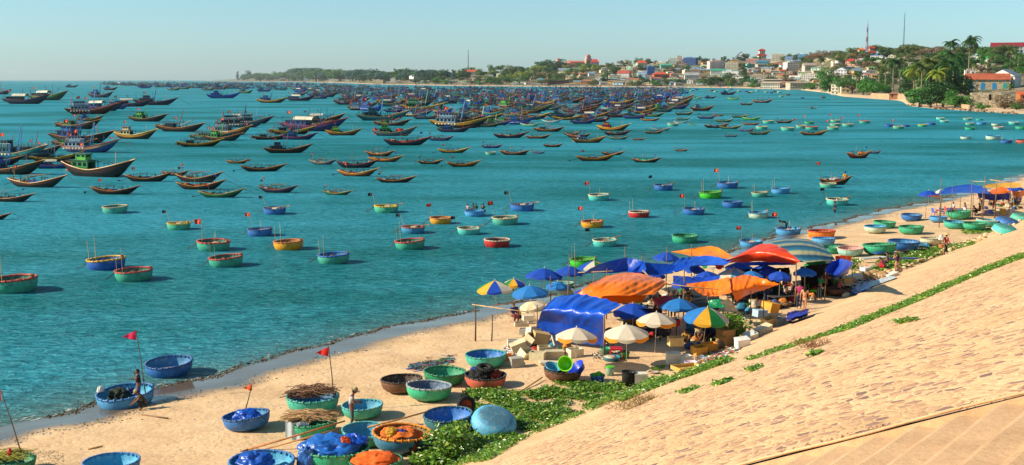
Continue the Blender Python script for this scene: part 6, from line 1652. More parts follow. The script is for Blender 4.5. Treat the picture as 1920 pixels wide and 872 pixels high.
# loads
def on(sub, dx=0, dy=0, dz=.3):
    r = lc(sub); s = r.scale[0]; return Vector((r.location.x+dx*s, r.location.y+dy*s, r.location.z+dz*s)), s
def heap(pos, sx, sy, sz, color, name, label, cat, mat='tarp', seed=0, amp=.28, group=None, rough=True):
    m = MB(); rng = random.Random(seed)
    n, k = 72, 30; vs = []; fs = []
    for i in range(k+1):
        ph = (i/k)*PI*.5
        for j in range(n):
            t = 2*PI*j/n; d = Vector((math.sin(ph)*math.cos(t), math.sin(ph)*math.sin(t), math.cos(ph)))
            q = 1.08 + amp*.55*noise.noise(d*1.9+Vector((seed*2.7, 0, 0))) - .26*abs(noise.noise(d*2.2+Vector((seed, 3, 0)))) - .11*abs(noise.noise(Vector((d.x*6, d.y*6, d.z*2.5))+Vector((0, seed, 1)))) - .03*abs(noise.noise(d*13+Vector((0, seed, 5))))
            vs.append((d.x*q*sx, d.y*q*sy, d.z*q*sz))
    for i in range(k):
        for j in range(n): fs.append((i*n+j, (i+1)*n+j, (i+1)*n+(j+1) % n, i*n+(j+1) % n))
    m.add(vs, fs); o = m.build(name, mat, None, color, smooth=True, loc=pos); return tag(o, label, cat, group)
p, s = on('blue tarp heap', .0, 0, .48); heap(p, .66*s, .55*s, .42*s, '#1455c4', 'tarp_bundle', 'crumpled blue tarp in the bright blue round boat', 'tarp', seed=3)
p, s = on('buried under', -.15, .0, .62); heap(p, .88*s, .8*s, .42*s, '#2468c4', 'tarp_bundle', 'big blue tarp heaped over the green round boat', 'tarp', seed=5, amp=.35)
p, s = on('buried under', .55, .25, .72); heap(p, .42*s, .42*s, .30*s, '#104cb8', 'tarp_bundle', 'darker blue crumpled plastic beside the big blue tarp', 'tarp', seed=7, amp=.5)
p, s = on('buried under', -.75, -.55, .15); heap(p, .34*s, .3*s, .75*s, '#2a66b8', 'tarp_bundle', 'end of the blue tarp hanging over the boat side', 'tarp', seed=8)
p, s = on('buried under', .35, -.25, .85); heap(p, .16*s, .16*s, .25*s, '#e05a20', 'net_bundle', 'small orange net lump on the blue tarp', 'net', 'net', 9)
p, s = on('under an orange cloth', 0, .0, .60); heap(p, .95*s, .78*s, .36*s, '#ea6410', 'cloth_cover', 'orange cloth tied over a dark green round boat', 'cloth', 'cloth', 10, .2)
p, s = on('cut by the bottom edge', -.25, .2, .5); heap(p, .6*s, .5*s, .35*s, '#1450b0', 'tarp_bundle', 'blue cloth in the round boat at the bottom edge', 'tarp', seed=12)
p, s = on('holding orange nets', 0, 0, .5); heap(p, .75*s, .6*s, .3*s, '#e07018', 'net_bundle', 'orange and yellow nets in the orange rimmed boat', 'net', 'net', 13, .4)
p, s = on('holding orange nets', -.3, -.2, .62); heap(p, .25*s, .25*s, .25*s, '#c89820', 'net_bundle', 'yellow float bundle at the left end of the orange nets', 'net', 'net', 14, .4)
p, s = on('holding orange nets', .05, -.2, .62); heap(p, .2*s, .2*s, .2*s, '#2a3a9a', 'net_bundle', 'small blue bundle amid the orange nets', 'net', 'net', 15, .4)
p, s = on('nets and tyres', -.3, 0, .5); heap(p, .6*s, .7*s, .45*s, '#141618', 'net_bundle', 'black net heap in the salmon pink boat', 'net', 'net', 16, .4)
p, s = on('nets and tyres', .45, .1, .5); heap(p, .4*s, .5*s, .38*s, '#a03018', 'net_bundle', 'rust red net at the right of the salmon pink boat', 'net', 'net', 17, .4)
p, s = on('nets and tyres', -.5, .3, .75); heap(p, .25*s, .25*s, .2*s, '#2040a0', 'net_bundle', 'blue rope bundle on the black nets', 'net', 'net', 18, .4)
def tyre(pos, R=.33, r=.11, rot=(0, 0, 0), label='', hub=False):
    t = thing('tyre', label, 'tyre', pos, rot=rot) if hub else None
    m = MB(); m.torus(R, r, (0, 0, 0), 28, 10)
    for k in range(24):
        a = 2*PI*k/24; M = Matrix.Rotation(a, 4, 'Z'); m.box(R+r-.02, R+r+.012, -.02, .02, -r*.7, r*.7, M)
    if not hub:
        o = m.build('tyre', 'rubber', None, '#141414', smooth=True, loc=pos); o.rotation_euler = rot; return tag(o, label, 'tyre')
    t.name = 'cart_wheel'; t['category'] = 'wheel'
    m.build('tyre', 'rubber', t, '#101010', smooth=True)
    m = MB(); m.lathe([(.03, -.07), (R-r*.7, -.05), (R-r*.7, .05), (.03, .07)], 16); m.build('rim', 'metal', t, '#7a3020')
    m = MB(); m.tube([(0, 0, -.6), (0, 0, .3)], .03, 8); m.build('axle', 'metal', t, '#302a26'); return t
p, s = on('nets and tyres', .0, -.05, .98); tyre(p, .30*s, .11*s, (.25, .1, 0), 'black tyre lying on the nets of the salmon pink boat')
q = gp(874, 776); tyre(q+Vector((0, 0, .36)), .30, .09, (PI/2-.15, 0, .35), 'black cart wheel with rusty hub in the creepers by the teal boat', True)
q = gp(772, 856); tyre(q+Vector((0, 0, .34)), .28, .09, (PI/2-.1, .1, -.2), 'black wheel with rusty rim beside the orange rimmed boat', True)
p, s = on('two fishermen', -.3, .05, .42); heap(p, .4*s, .4*s, .32*s, '#2a3424', 'net_bundle', 'dark olive net heap in the boat with two fishermen', 'net', 'net', 21, .4)
p, s = on('two fishermen', .05, .3, .42); heap(p, .22*s, .2*s, .3*s, '#3a5a8a', 'net_bundle', 'blue bundle beside the dark olive net heap', 'net', 'net', 22, .4)
p, s = on('two fishermen', -.85, -.25, .72); heap(p, .13*s, .13*s, .2*s, '#d0d4d0', 'float_bag', 'white bag tied at the left rim of the fishermen boat', 'bag', 'cloth', 23, .3)
p, s = on('large blue round boat', .1, -.05, .2); heap(p, .5*s, .38*s, .2*s, '#c0a078', 'net_bundle', 'pale tan net in the large blue round boat at the water edge', 'net', 'net', 24, .4)
# branches and thatch
def branches(pos, s, n, L, color, name, label, seed, flat=.25, curl=.12):
    rng = random.Random(seed); m = MB()
    for k in range(n):
        a = rng.gauss(.1, .45); x = rng.uniform(-.6, .6)*s; y = rng.uniform(-.55, .55)*s; z = rng.uniform(0, flat)*s*(1-abs(x)/s*.7); l = L*s*rng.uniform(.4, 1)
        pts = []
        for j in range(5):
            u = j/4-.5; pts.append((x+math.cos(a)*u*l, y+math.sin(a)*u*l, z+curl*s*rng.uniform(-.4, .6)-.25*s*u*u))
        m.tube(pts, .018*s, 4, .008*s)
    o = m.build(name, 'wood', None, color, loc=pos); return tag(o, label, 'branches')
p, s = on('dry branches', 0, 0, .74); branches(p, s, 150, 1.3, '#7a5638', 'branch_pile', 'heap of dry brown branches on the green round boat', 1, .28)
p, s = on('topped with thatch', -.05, .1, .80); branches(p, s, 240, 1.7, '#b08a5c', 'thatch_pile', 'flat pile of pale thatch over the second green boat', 2, .16, .06)
p, s = on('topped with thatch', -.5, -.62, .3)
m = MB(); m.grid(lambda u, v: (lerp(-.52, .45, u)*s, -.10*s*math.sin(u*3)+.03*math.sin(u*17)*s - .25*v*s*.3, (lerp(.48, -.22, v)+.03*math.sin(u*11))*s), 16, 8)
o = m.build('white_cloth', 'cloth', None, '#b8c4cc', smooth=True, loc=p); tag(o, 'dirty white and blue cloth hanging over the side of the thatch boat', 'cloth')
p, s = on('palm leaves', .0, -.1, .75); branches(p, s, 90, 1.4, '#a0a030', 'palm_leaves', 'pile of yellow green palm leaves in the corner boat', 4, .35, .2)
# flags on poles planted in boats
def planted_flag(px, py, base, h, color, label, w=.55, lean=(0, 0), tri=False, side=-1, pole='#5a4630'):
    r = thing('flag', label, 'flag', base); add_flag(r, (0, 0, 0), h, color, pole, w*1.15, True, side, lean, .028); 
    for c in r.children:
        c.name = 'pole'
    return r
p, s = on('dry branches', .82, .1, .5); planted_flag(0, 0, p, 2.25, '#e01a10', 'red pennant on a dark pole above the branch boat', .5, (-.18, 0))
p, s = on('two fishermen', .62, .25, .5); planted_flag(0, 0, p, 2.9, '#d01050', 'magenta pennant on a striped pole above the two fishermen', .55, (-.35, .1))
p, s = on('blue tarp heap', -.2, .3, .6); planted_flag(0, 0, p, 1.25, '#e0581c', 'small orange pennant leaning over the bright blue boat', .35, (.35, 0))
p, s = on('palm leaves', .55, .0, .4); planted_flag(0, 0, p, 2.7, '#e01a14', 'red pennant on a leaning bamboo pole in the bottom left corner', .5, (-.75, .1))
p, s = on('palm leaves', .0, -.3, .9); heap(p, .13*s, .13*s, .38*s, '#c01828', 'plastic_bag', 'red plastic bag tied among the palm leaves', 'bag', seed=4)
q = at(1541, 346, 0); planted_flag(0, 0, Vector((q.x, q.y+.8, .3)), 2.9, '#e01a14', 'tall red pennant standing at the stern of the black yellow bowed boat', .6, (-.15, 0))
q = at(1592, 341, 0); heap(Vector((q.x-.35, q.y+.9, .62)), .35, .3, .45, '#e09a20', 'net_bundle', 'yellow orange bundle on the bow of the black boat', 'net', 'net', 25, .4)
q = at(1570, 345, 0); heap(Vector((q.x, q.y+.9, .5)), .9, .4, .4, '#c8c4c0', 'net_bundle', 'pale net heap amidships in the black yellow bowed boat', 'net', 'net', 26, .4)
q = at(1617, 296, 0); heap(Vector((q.x, q.y+.9, .7)), .6, .4, .5, '#e08020', 'net_bundle', 'orange bundle on the bow of the red brown boat', 'net', 'net', 27, .4)
# oars and poles laid on the sand
def pole3(a, b, r, label, name='bamboo_pole', cat='pole', color='#b07840', blade=False):
    m = MB(); c = (Vector(a)+Vector(b))/2; m.tube([Vector(a)-c, Vector((0, 0, -.01)), Vector(b)-c], r, 7, r*.8)
    if blade:
        d = (Vector(b)-Vector(a)).normalized(); e = Vector(a)-c; sd = d.cross(Vector((0, 0, 1))).normalized()*.09; t_ = Vector((0, 0, .012))
        m.add([e+sd-t_, e-sd-t_, e-sd*.8-d*.7-t_, e+sd*.8-d*.7-t_, e+sd+t_, e-sd+t_, e-sd*.8-d*.7+t_, e+sd*.8-d*.7+t_], [(0, 1, 2, 3), (7, 6, 5, 4), (0, 4, 5, 1), (1, 5, 6, 2), (2, 6, 7, 3), (3, 7, 4, 0)])
    o = m.build(name, 'wood', None, color, smooth=True, loc=c); return tag(o, label, cat)
def PG(px, py, h): q = gp(px, py); return q+Vector((0, 0, h))
pole3(PG(466, 846, .06), PG(648, 838, 1.0), .04, 'long orange brown oar with blade resting on the blue tarp boat, upper one', 'oar', 'oar', '#b8743a', True)
pole3(PG(478, 850, .05), PG(640, 845, .85), .035, 'second orange brown oar lying just below the longer one', 'oar', 'oar', '#c0844a', True)
pole3(PG(500, 856, .04), PG(560, 862, .05), .045, 'short grey pole on the sand above the bottom blue boat', 'pole', 'pole', '#4a5660')
pole3(PG(690, 838, .75), PG(800, 815, .9), .035, 'bamboo pole laid across the orange rimmed boat', 'bamboo_pole', 'pole', '#c88a40')
pole3(PG(266, 779, .04), PG(315, 786, .04), .04, 'brown stick on the sand just below the kneeling fisherman', 'stick', 'stick', '#8a6a48')
pole3(PG(165, 843, .04), PG(193, 838, .04), .035, 'short stick on the sand near the bottom left', 'stick', 'stick', '#b08a50')
pole3(PG(958, 747, .05), PG(1017, 713, .12), .035, 'pale bamboo pole lying from the creepers to the brown basket', 'bamboo_pole', 'pole', '#c0a070')
# ================================================================== umbrellas
for n_, c_ in dict(ub='#1248b4', ubl='#2478c4', uw='#d8cdb8', uy='#e0a82a', ug='#16803c', uo='#e8941c', upk='#a83250', ulb='#6ab0d8', ucr='#d8c8a0', ured='#c02a20').items():
    t = NT('cloth_'+n_); n = t.noise(t.coord('Object'), 3, 4); c = t.mix(.35, col(c_), t.mix(1.0, col(c_), t.ramp(n, [(.3, .6), (.65, 1.1)]), 'MULTIPLY'))
    t.set(Base_Color=c, Roughness=.6); tr = t.new('BsdfTranslucent'); t.link(c, tr.inputs[0]); ms = t.new('MixShader'); ms.inputs[0].default_value = .22
    t.link(t.b.outputs[0], ms.inputs[1]); t.link(tr.outputs[0], ms.inputs[2]); t.link(ms.outputs[0], t.out.inputs[0]); MATS[n_] = t.m
def umbrella(px, py, dpx, scheme, label, h=2.05, tilt=None, rise=.44, valance=True, twist=None, group='market umbrellas on the beach', pole='#c8c0b0'):
    top = up(px, py, h); R_ = dpx/F*depth(top)/2; tilt = tilt or (RND.uniform(-4, 4), RND.uniform(-4, 4))
    r = thing('umbrella', label, 'umbrella', (top.x, top.y, top.z-h), rot=(math.radians(tilt[0]), math.radians(tilt[1]), twist if twist is not None else RND.uniform(0, .7)), group=group)
    mats = [c for c in dict.fromkeys(scheme)]; m = MB(); n = len(scheme); sub = 4; rise *= R_/1.07
    for g in range(n):
        a0 = 2*PI*g/n; mi = mats.index(scheme[g]); vs = []; K = 6
        for i in range(K+1):
            t = i/K
            for j in range(sub+1):
                a = a0 + 2*PI/n*j/sub; mid = math.sin(PI*j/sub)
                rr = R_*t*(1-.035*mid*t); z = h - rise*(t**1.45) + .025*mid*t*(1-t)*0 - .05*mid*t*t
                vs.append((rr*math.cos(a), rr*math.sin(a), z))
        w_ = sub+1
        m.add(vs, [(i*w_+j, (i+1)*w_+j, (i+1)*w_+j+1, i*w_+j+1) for i in range(K) for j in range(sub)], mi)
        if valance:
            vv = []
            for j in range(sub+1):
                a = a0+2*PI/n*j/sub; mid = math.sin(PI*j/sub); b = vs[K*w_+j]; vv += [b, (b[0]*1.0, b[1]*1.0, b[2]-.11-.05*math.sin(PI*(j/sub)))]
            ymi = len(mats) if valance != True else mi
            m.add(vv, [(2*j, 2*j+1, 2*j+3, 2*j+2) for j in range(sub)], mi if valance is True else mats.index(valance) if valance in mats else mats.index(scheme[g]))
    o = m.build('canopy', mats, r, smooth=True)
    m = MB(); m.tube([(0, 0, -.25), (0, 0, h+.06)], .02, 6); m.build('pole', 'metal', r, pole)
    m = MB(); m.lathe([(.0, h+.10), (.03, h+.07), (.035, h+.0), (.02, h-.03)], 8); m.build('finial', 'paint', r, pole)
    for g in range(n):
        a = 2*PI*g/n; m = MB(); m.tube([(0, 0, h-.32), (R_*.52*math.cos(a), R_*.52*math.sin(a), h-rise*.42-.03), (R_*.97*math.cos(a), R_*.97*math.sin(a), h-rise*.95-.02)], .008, 3); m.build('rib', 'metal', r, '#8a8a88')
    return r
B8 = ['ub']*8; L8 = ['ubl']*8; MULTI = ['uy', 'ub', 'uw', 'ug', 'uy', 'ub', 'uw', 'ug']
umbrella(931, 526, 72, MULTI, 'yellow blue white and green umbrella standing leftmost by the water', tilt=(0, -3), twist=.35)
umbrella(965, 523, 46, MULTI, 'multicoloured umbrella tucked right behind the leftmost one', twist=1.1)
umbrella(1018, 503, 70, B8, 'deep blue umbrella with pale finial upper left of the market'); umbrella(1066, 499, 52, B8, 'deep blue umbrella right next to the upper left one')
umbrella(1112, 489, 58, ['ub', 'ub', 'uw', 'ug', 'ub', 'uw', 'ug', 'uy'], 'blue white and green umbrella before the lime boat', twist=0)
umbrella(997, 535, 70, L8, 'faded light blue umbrella with yellow edge left of the blue tent'); umbrella(1044, 528, 44, L8, 'light blue umbrella just right of the faded one')
umbrella(1188, 568, 74, B8, 'blue umbrella behind the two white ones right of the blue tent'); umbrella(1272, 560, 72, L8, 'clear blue umbrella left of the green and yellow one')
WY = ['uw']*8
def white(px, py, d, lab, tw): return umbrella(px, py, d, ['uw', 'uw', 'uw', 'uw', 'uw', 'uw', 'uw', 'uw'], lab, twist=tw)
for (px, py, d, lab, tw) in ((1176, 608, 86, 'off white umbrella with yellow valance, lowest of three white ones', .3), (1080, 615, 80, 'off white umbrella in front of the blue tent', .5), (1229, 586, 76, 'off white umbrella with yellow valance, upper right of three', .1)):
    u = white(px, py, d, lab, tw)
    # ochre edging of the valance on some gores
    R_ = d/F*depth(up(px, py, 2.05))/2; rise = .44*R_/1.07; m = MB()
    for g in (4, 6, 7, 1):
        vs = []
        for j in range(5):
            a = 2*PI/8*(g+j/4); mid = math.sin(PI*j/4); rr = R_*(1-.035*mid)*1.006; z = 2.05-rise-.05*mid; vs += [(rr*math.cos(a), rr*math.sin(a), z-.0), (rr*math.cos(a), rr*math.sin(a), z-.15-.05*mid)]
        mm = MB(); mm.add(vs, [(2*j, 2*j+1, 2*j+3, 2*j+2) for j in range(4)]); mm.build('valance', 'uo', u, smooth=True)
umbrella(1320, 574, 86, ['ug', 'uw', 'ug', 'ubl', 'ubl', 'uy', 'ug', 'uw'], 'green yellow and blue umbrella with brown tip beside the bush', tilt=(6, 4), twist=.05+PI*.0, rise=.52)
umbrella(1248, 553, 48, ['upk']*8, 'faded magenta umbrella half hidden behind the clear blue one'); umbrella(1248, 473, 52, B8, 'deep blue umbrella at the water side under the orange tarp'); umbrella(1203, 489, 48, B8, 'deep blue umbrella behind the sagging blue tarp')
umbrella(1338, 488, 42, ['ug', 'uw', 'ured', 'uw']*2, 'green white and red umbrella in the middle of the blue ones'); umbrella(1385, 491, 54, B8, 'blue umbrella just above the patterned one')
umbrella(1377, 503, 60, ['ulb', 'uw', 'ulb', 'ulb', 'uw', 'ulb', 'uw', 'ulb'], 'pale blue and white patterned umbrella above the orange tarp'); umbrella(1435, 496, 64, B8, 'deep blue umbrella below the red arched tarp')
umbrella(1328, 508, 44, B8, 'blue umbrella left of the patterned one'); umbrella(1300, 497, 40, B8, 'blue umbrella under the long blue tarp')
umbrella(1541, 483, 70, ['uy', 'ub', 'uw', 'uw', 'ug', 'ug', 'uw', 'ub'], 'green white and dark blue umbrella at the right end of the market', twist=.0)
umbrella(1742, 357, 38, B8, 'blue umbrella at the left end of the far stalls', h=2.2); umbrella(1903, 347, 38, B8, 'blue umbrella at the right end of the far stalls', h=2.4)
umbrella(1008, 561, 50, ['ucr', 'ucr', 'uw', 'ucr']*2, 'cream patterned umbrella pressed against the blue tent side', h=1.7, tilt=(0, -14))
umbrella(1765, 355, 22, ['uw', 'ubl']*4, 'small white and blue umbrella behind the far blue canopy', h=2.3)
for (px, py, d, sc_, lab) in ((1228, 508, 40, B8, 'small blue umbrella left of the pale middle post'), (1282, 524, 44, B8, 'blue umbrella between the two orange tarps'), (1150, 520, 34, L8, 'light blue umbrella peeping over the large orange tarp'), (1410, 508, 46, L8, 'light blue umbrella right above the right orange tarp'),
  (1462, 508, 44, B8, 'blue umbrella at the shaded right of the market'), (1510, 502, 44, L8, 'light blue umbrella left of the green white one'), (1090, 543, 30, B8, 'blue umbrella corner under the left of the orange tarp')):
    umbrella(px, py, d, sc_, lab, h=1.95)
# ================================================================== tarps and poles
def tarp(rows, color, label, seed=0, sag=.12, wr=.05, name='tarp', group=None, nu=56, mat='tarp', sub=16):
    P = [[up(*q) for q in row] for row in rows]
    nr, nc = len(P), len(P[0])
    def cr(a, b, c, d, t): return (b*2 + (c-a)*t + (a*2-b*5+c*4-d)*t*t + (b*3-a-c*3+d)*t*t*t)*.5
    def samp(seq, t):
        n = len(seq)-1; i = min(n-1, int(t*n)); f = t*n-i; return cr(seq[max(0, i-1)], seq[i], seq[i+1], seq[min(n, i+2)], f)
    def f(u, v):
        row = [samp([P[r][c] for r in range(nr)], v) for c in range(nc)]; p = samp(row, u)
        e = math.sin(PI*u)*math.sin(PI*v)
        w_ = noise.noise((u*4+seed*7, v*3, seed))*wr*1.1 - abs(noise.noise((u*8+v*2, v*1.6+seed, 2)))*wr*1.3 - abs(noise.noise((u*17-v*3, v*2.2+seed, 4)))*wr*.5 + wr*.6
        fr = .03*noise.noise((u*9, v*9, 7))*(1-e)
        return (p.x+w_*.5+fr, p.y-w_*.6, p.z - sag*e + w_)
    m = MB(); m.grid(f, nu, sub*(nr-1)); vs = m.v; me = m.build(name, mat, None, color, smooth=True)
    return tag(me, label, 'tarp', group)
tarp([[(1040,558,2.35),(1100,553,2.5),(1167,571,2.4)], [(1018,580,2.05),(1076,580,2.15),(1136,590,2.1)], [(1008,604,1.15),(1068,612,1.15),(1133,620,1.15)], [(1000,629,.25),(1062,640,.2),(1131,650,.15)]], '#0c50cc', 'big shiny royal blue tarp tent with its front hanging to the sand', 1, 0, .09)
tarp([[(1135,518,2.7),(1185,512,2.7),(1238,522,2.6)], [(1105,534,2.75),(1170,528,2.85),(1250,530,2.6)], [(1076,556,2.2),(1150,555,2.35),(1228,552,2.3)]], '#f07a10', 'large orange tarp roof right above the blue tent', 2, .02, .08)
tarp([[(1080,554,2.1),(1150,551,2.2),(1214,551,2.2)], [(1100,562,1.9),(1150,569,1.8),(1205,567,1.8)]], '#f08a18', 'yellow orange strip of tarp hanging below the large orange one', 3, .0, .05)
tarp([[(1120,497,2.9),(1172,484,3.1),(1210,492,2.9)], [(1090,514,2.4),(1165,510,2.3),(1212,512,2.5)]], '#1148b8', 'blue tarp tied to poles just right of the lime boat', 4, .25, .06)
tarp([[(1206,492,2.9),(1260,496,2.6),(1304,488,2.8)], [(1180,513,2.4),(1240,515,2.2),(1292,503,2.5)]], '#0e42ac', 'dark blue tarp sagging in the middle of the market', 5, .2, .06)
tarp([[(1300,466,2.8),(1335,462,2.9),(1374,480,2.6)], [(1256,472,2.6),(1300,480,2.5),(1362,486,2.5)]], '#ec8414', 'yellow orange tarp roof at the water side', 6, .1, .05)
tarp([[(1270,486,2.5),(1320,480,2.6),(1372,488,2.6)], [(1256,497,2.3),(1310,498,2.3),(1362,497,2.4)]], '#2058c8', 'bright blue tarp below the water side orange one', 7, .15, .06)
tarp([[(1392,474,2.9),(1425,459,3.3),(1462,462,3.3),(1500,490,2.7)], [(1362,489,2.6),(1410,474,3.0),(1452,476,3.0),(1494,494,2.5)], [(1358,494,2.2),(1405,491,2.4),(1450,491,2.4),(1492,496,2.3)]], '#e8420e', 'red orange arched tarp tent with white edge', 8, 0, .06)
tarp([[(1386,492,2.3),(1440,491,2.3),(1494,490,2.4)], [(1384,498,2.0),(1440,498,2.0),(1492,497,2.1)]], '#1f4cc0', 'thin blue strip of tarp hanging under the red arched tent', 9, 0, .03)
tarp([[(1286,532,2.3),(1330,528,2.4),(1366,521,2.7)], [(1312,552,2.0),(1340,556,1.9),(1372,548,2.2)]], '#f07810', 'orange tarp sagging over the market centre, left piece', 10, .1, .07)
tarp([[(1362,524,2.6),(1405,516,2.8),(1462,534,2.4)], [(1370,545,2.2),(1405,538,2.4),(1440,541,2.2)], [(1380,566,1.5),(1405,552,1.8),(1432,545,2.0)]], '#f2780c', 'orange tarp draped like a tent over the market centre, right piece', 11, 0, .06)
tarp([[(1262,517,2.4),(1310,520,2.3),(1350,517,2.4)], [(1262,531,2.2),(1305,537,2.0),(1345,533,2.1)]], '#1c46b8', 'blue tarp wedged between the orange tarps', 12, .1, .05)
tarp([[(1327,564,2.1),(1345,561,2.2),(1362,563,2.1)], [(1330,577,1.8),(1344,577,1.8),(1358,577,1.8)]], '#0f8a58', 'green tarp patch behind the green and yellow umbrella', 13, .02, .03)
tarp([[(1350,566,2.1),(1366,560,2.3)], [(1362,585,1.5),(1390,590,1.2)]], '#c0b8b0', 'grey white cloth hanging above the green bush', 14, 0, .05)
tarp([[(1560,490,2.4),(1580,486,2.5),(1600,499,2.3)], [(1546,508,1.8),(1566,514,1.7),(1592,508,1.9)], [(1555,516,1.3),(1568,521,1.2),(1590,514,1.5)]], '#1d44b8', 'blue tarp canopy at the right end of the market', 15, 0, .06)
tarp([[(1566,480,1.7),(1596,480,1.7)], [(1568,498,1.0),(1594,498,1.0)]], '#dc4a1c', 'small orange cloth drying beside the pale green boat', 16, 0, .05)
# striped rolled roof
def striped():
    t = NT('striped_sheet'); v = t.coord('UV'); 
    sx = t.new('SeparateXYZ'); t.link(v, sx.inputs[0])
    a = t.math('FRACT', t.math('MULTIPLY', sx.outputs[0], 4.0)); c = t.ramp(a, [(.0, '#1c4a64'), (.30, '#2a6478'), (.42, '#8f8a62'), (.66, '#8a8a70'), (.8, '#1a4258')])
    b = t.math('FRACT', t.math('MULTIPLY', sx.outputs[1], 22.0)); c = t.mix(.5, c, t.mix(1.0, c, t.ramp(b, [(.0, .5), (.2, 1.1)]), 'MULTIPLY'))
    t.set(Base_Color=c, Roughness=.45); MATS['striped'] = t.m
striped()
st_rows = [[(1438,452,2.7),(1472,448,2.8),(1510,448,2.8),(1540,458,2.7)], [(1462,463,2.8),(1495,460,2.9),(1528,464,2.8),(1556,474,2.6)], [(1490,491,2.2),(1512,492,2.3),(1538,490,2.3),(1566,488,2.2)]]
o = tarp(st_rows, '#ffffff', 'long arched roof of blue and yellow striped sheet beside the red tent', 20, 0, .02, name='striped_roof', mat='striped')
o['category'] = 'roof'; me = o.data; uv = me.uv_layers.new(name='UVMap'); nvv = 16*2+1
for l in me.loops: i = l.vertex_index; uv.data[l.index].uv = ((i % nvv)/(nvv-1)*.9, (i//nvv)/56)
# far stalls at right
tarp([[(1772,353,2.7),(1815,346,2.9),(1848,352,2.7)], [(1760,364,2.4),(1810,362,2.5),(1856,364,2.5)]], '#1046bc', 'large deep blue canopy of the far stalls', 21, .1, .04)
tarp([[(1850,346,3.0),(1880,343,3.1),(1915,344,3.1)], [(1842,352,2.8),(1880,353,2.7),(1912,352,2.8)]], '#eaaa1c', 'bright yellow canopy at the back of the far stalls', 22, .05, .04)
tarp([[(1862,355,2.6),(1880,351,2.8),(1893,358,2.5)], [(1846,364,2.3),(1870,364,2.3),(1896,361,2.3)]], '#e8701c', 'orange canopy in front of the yellow one', 23, .0, .03)
tarp([[(1833,362,2.3),(1865,364,2.2),(1896,362,2.2)], [(1834,370,1.8),(1865,376,1.5),(1896,372,1.7)]], '#122c9a', 'dark blue curtain hanging under the orange canopy', 24, 0, .04)
tarp([[(1896,358,2.4),(1912,359,2.4),(1925,356,2.5)], [(1902,368,1.8),(1911,371,1.6),(1925,364,2.0)]], '#e8741c', 'orange cloth at the right edge of the far stalls', 25, 0, .04)
tarp([[(1735,367,2.2),(1760,366,2.3)], [(1750,370,2.0),(1764,370,2.0)]], '#a82a30', 'small red cloth edge under the far blue canopy', 26, 0, .02)
tarp([[(1845,394,.9),(1860,393,.9)], [(1845,401,.4),(1864,401,.4)]], '#1634b0', 'blue sheet low under the far stalls', 27, 0, .03)
def post(px, py, h, label, r=.035, color='#7a5c40', top=0.0, lean=(0, 0)):
    t = up(px, py, h); b = Vector((t.x-lean[0], t.y-lean[1], t.z-h-.2)); m = MB(); m.tube([b-t, (b-t)*.5+Vector((.02, .01, 0)), Vector((0, 0, top))], r, 7, r*.7)
    o = m.build('post', 'wood', None, color, smooth=True, loc=t); return tag(o, label, 'post')
post(891, 568, 2.1, 'tall weathered post standing left on the open sand', .05, '#5a4636'); post(923, 590, 1.45, 'shorter crooked post right of the tall weathered one', .04, '#5a4636', lean=(.05, 0))
def beam(a, b, r, label, color='#b89868'): 
    A, B_ = up(*a), up(*b); return pole3(A, B_, r, label, 'beam', 'beam', color)
beam((886,571,2.0), (990,585,2.0), .035, 'pale bamboo beam lashed to the tall weathered post'); beam((925,573,2.0), (1006,563,2.2), .03, 'dark thin beam reaching to the blue tent', '#6a5038')
beam((1180,525,2.6), (1347,543,2.3), .035, 'long bamboo beam across the orange tarps', '#c8a070'); beam((1084,511,2.4), (1150,508,2.7), .03, 'bamboo beam before the blue white umbrella', '#b08a5a')
beam((1205,507,2.8), (1230,530,2.6), .04, 'slanting bamboo on the orange tarp', '#c09a68'); beam((1262,510,2.5), (1300,520,2.4), .03, 'short bamboo on the blue tarp wedge', '#c8b088'); beam((1322,466,3.0), (1355,485,2.7), .035, 'bamboo laid over the water side orange tarp', '#a87848')
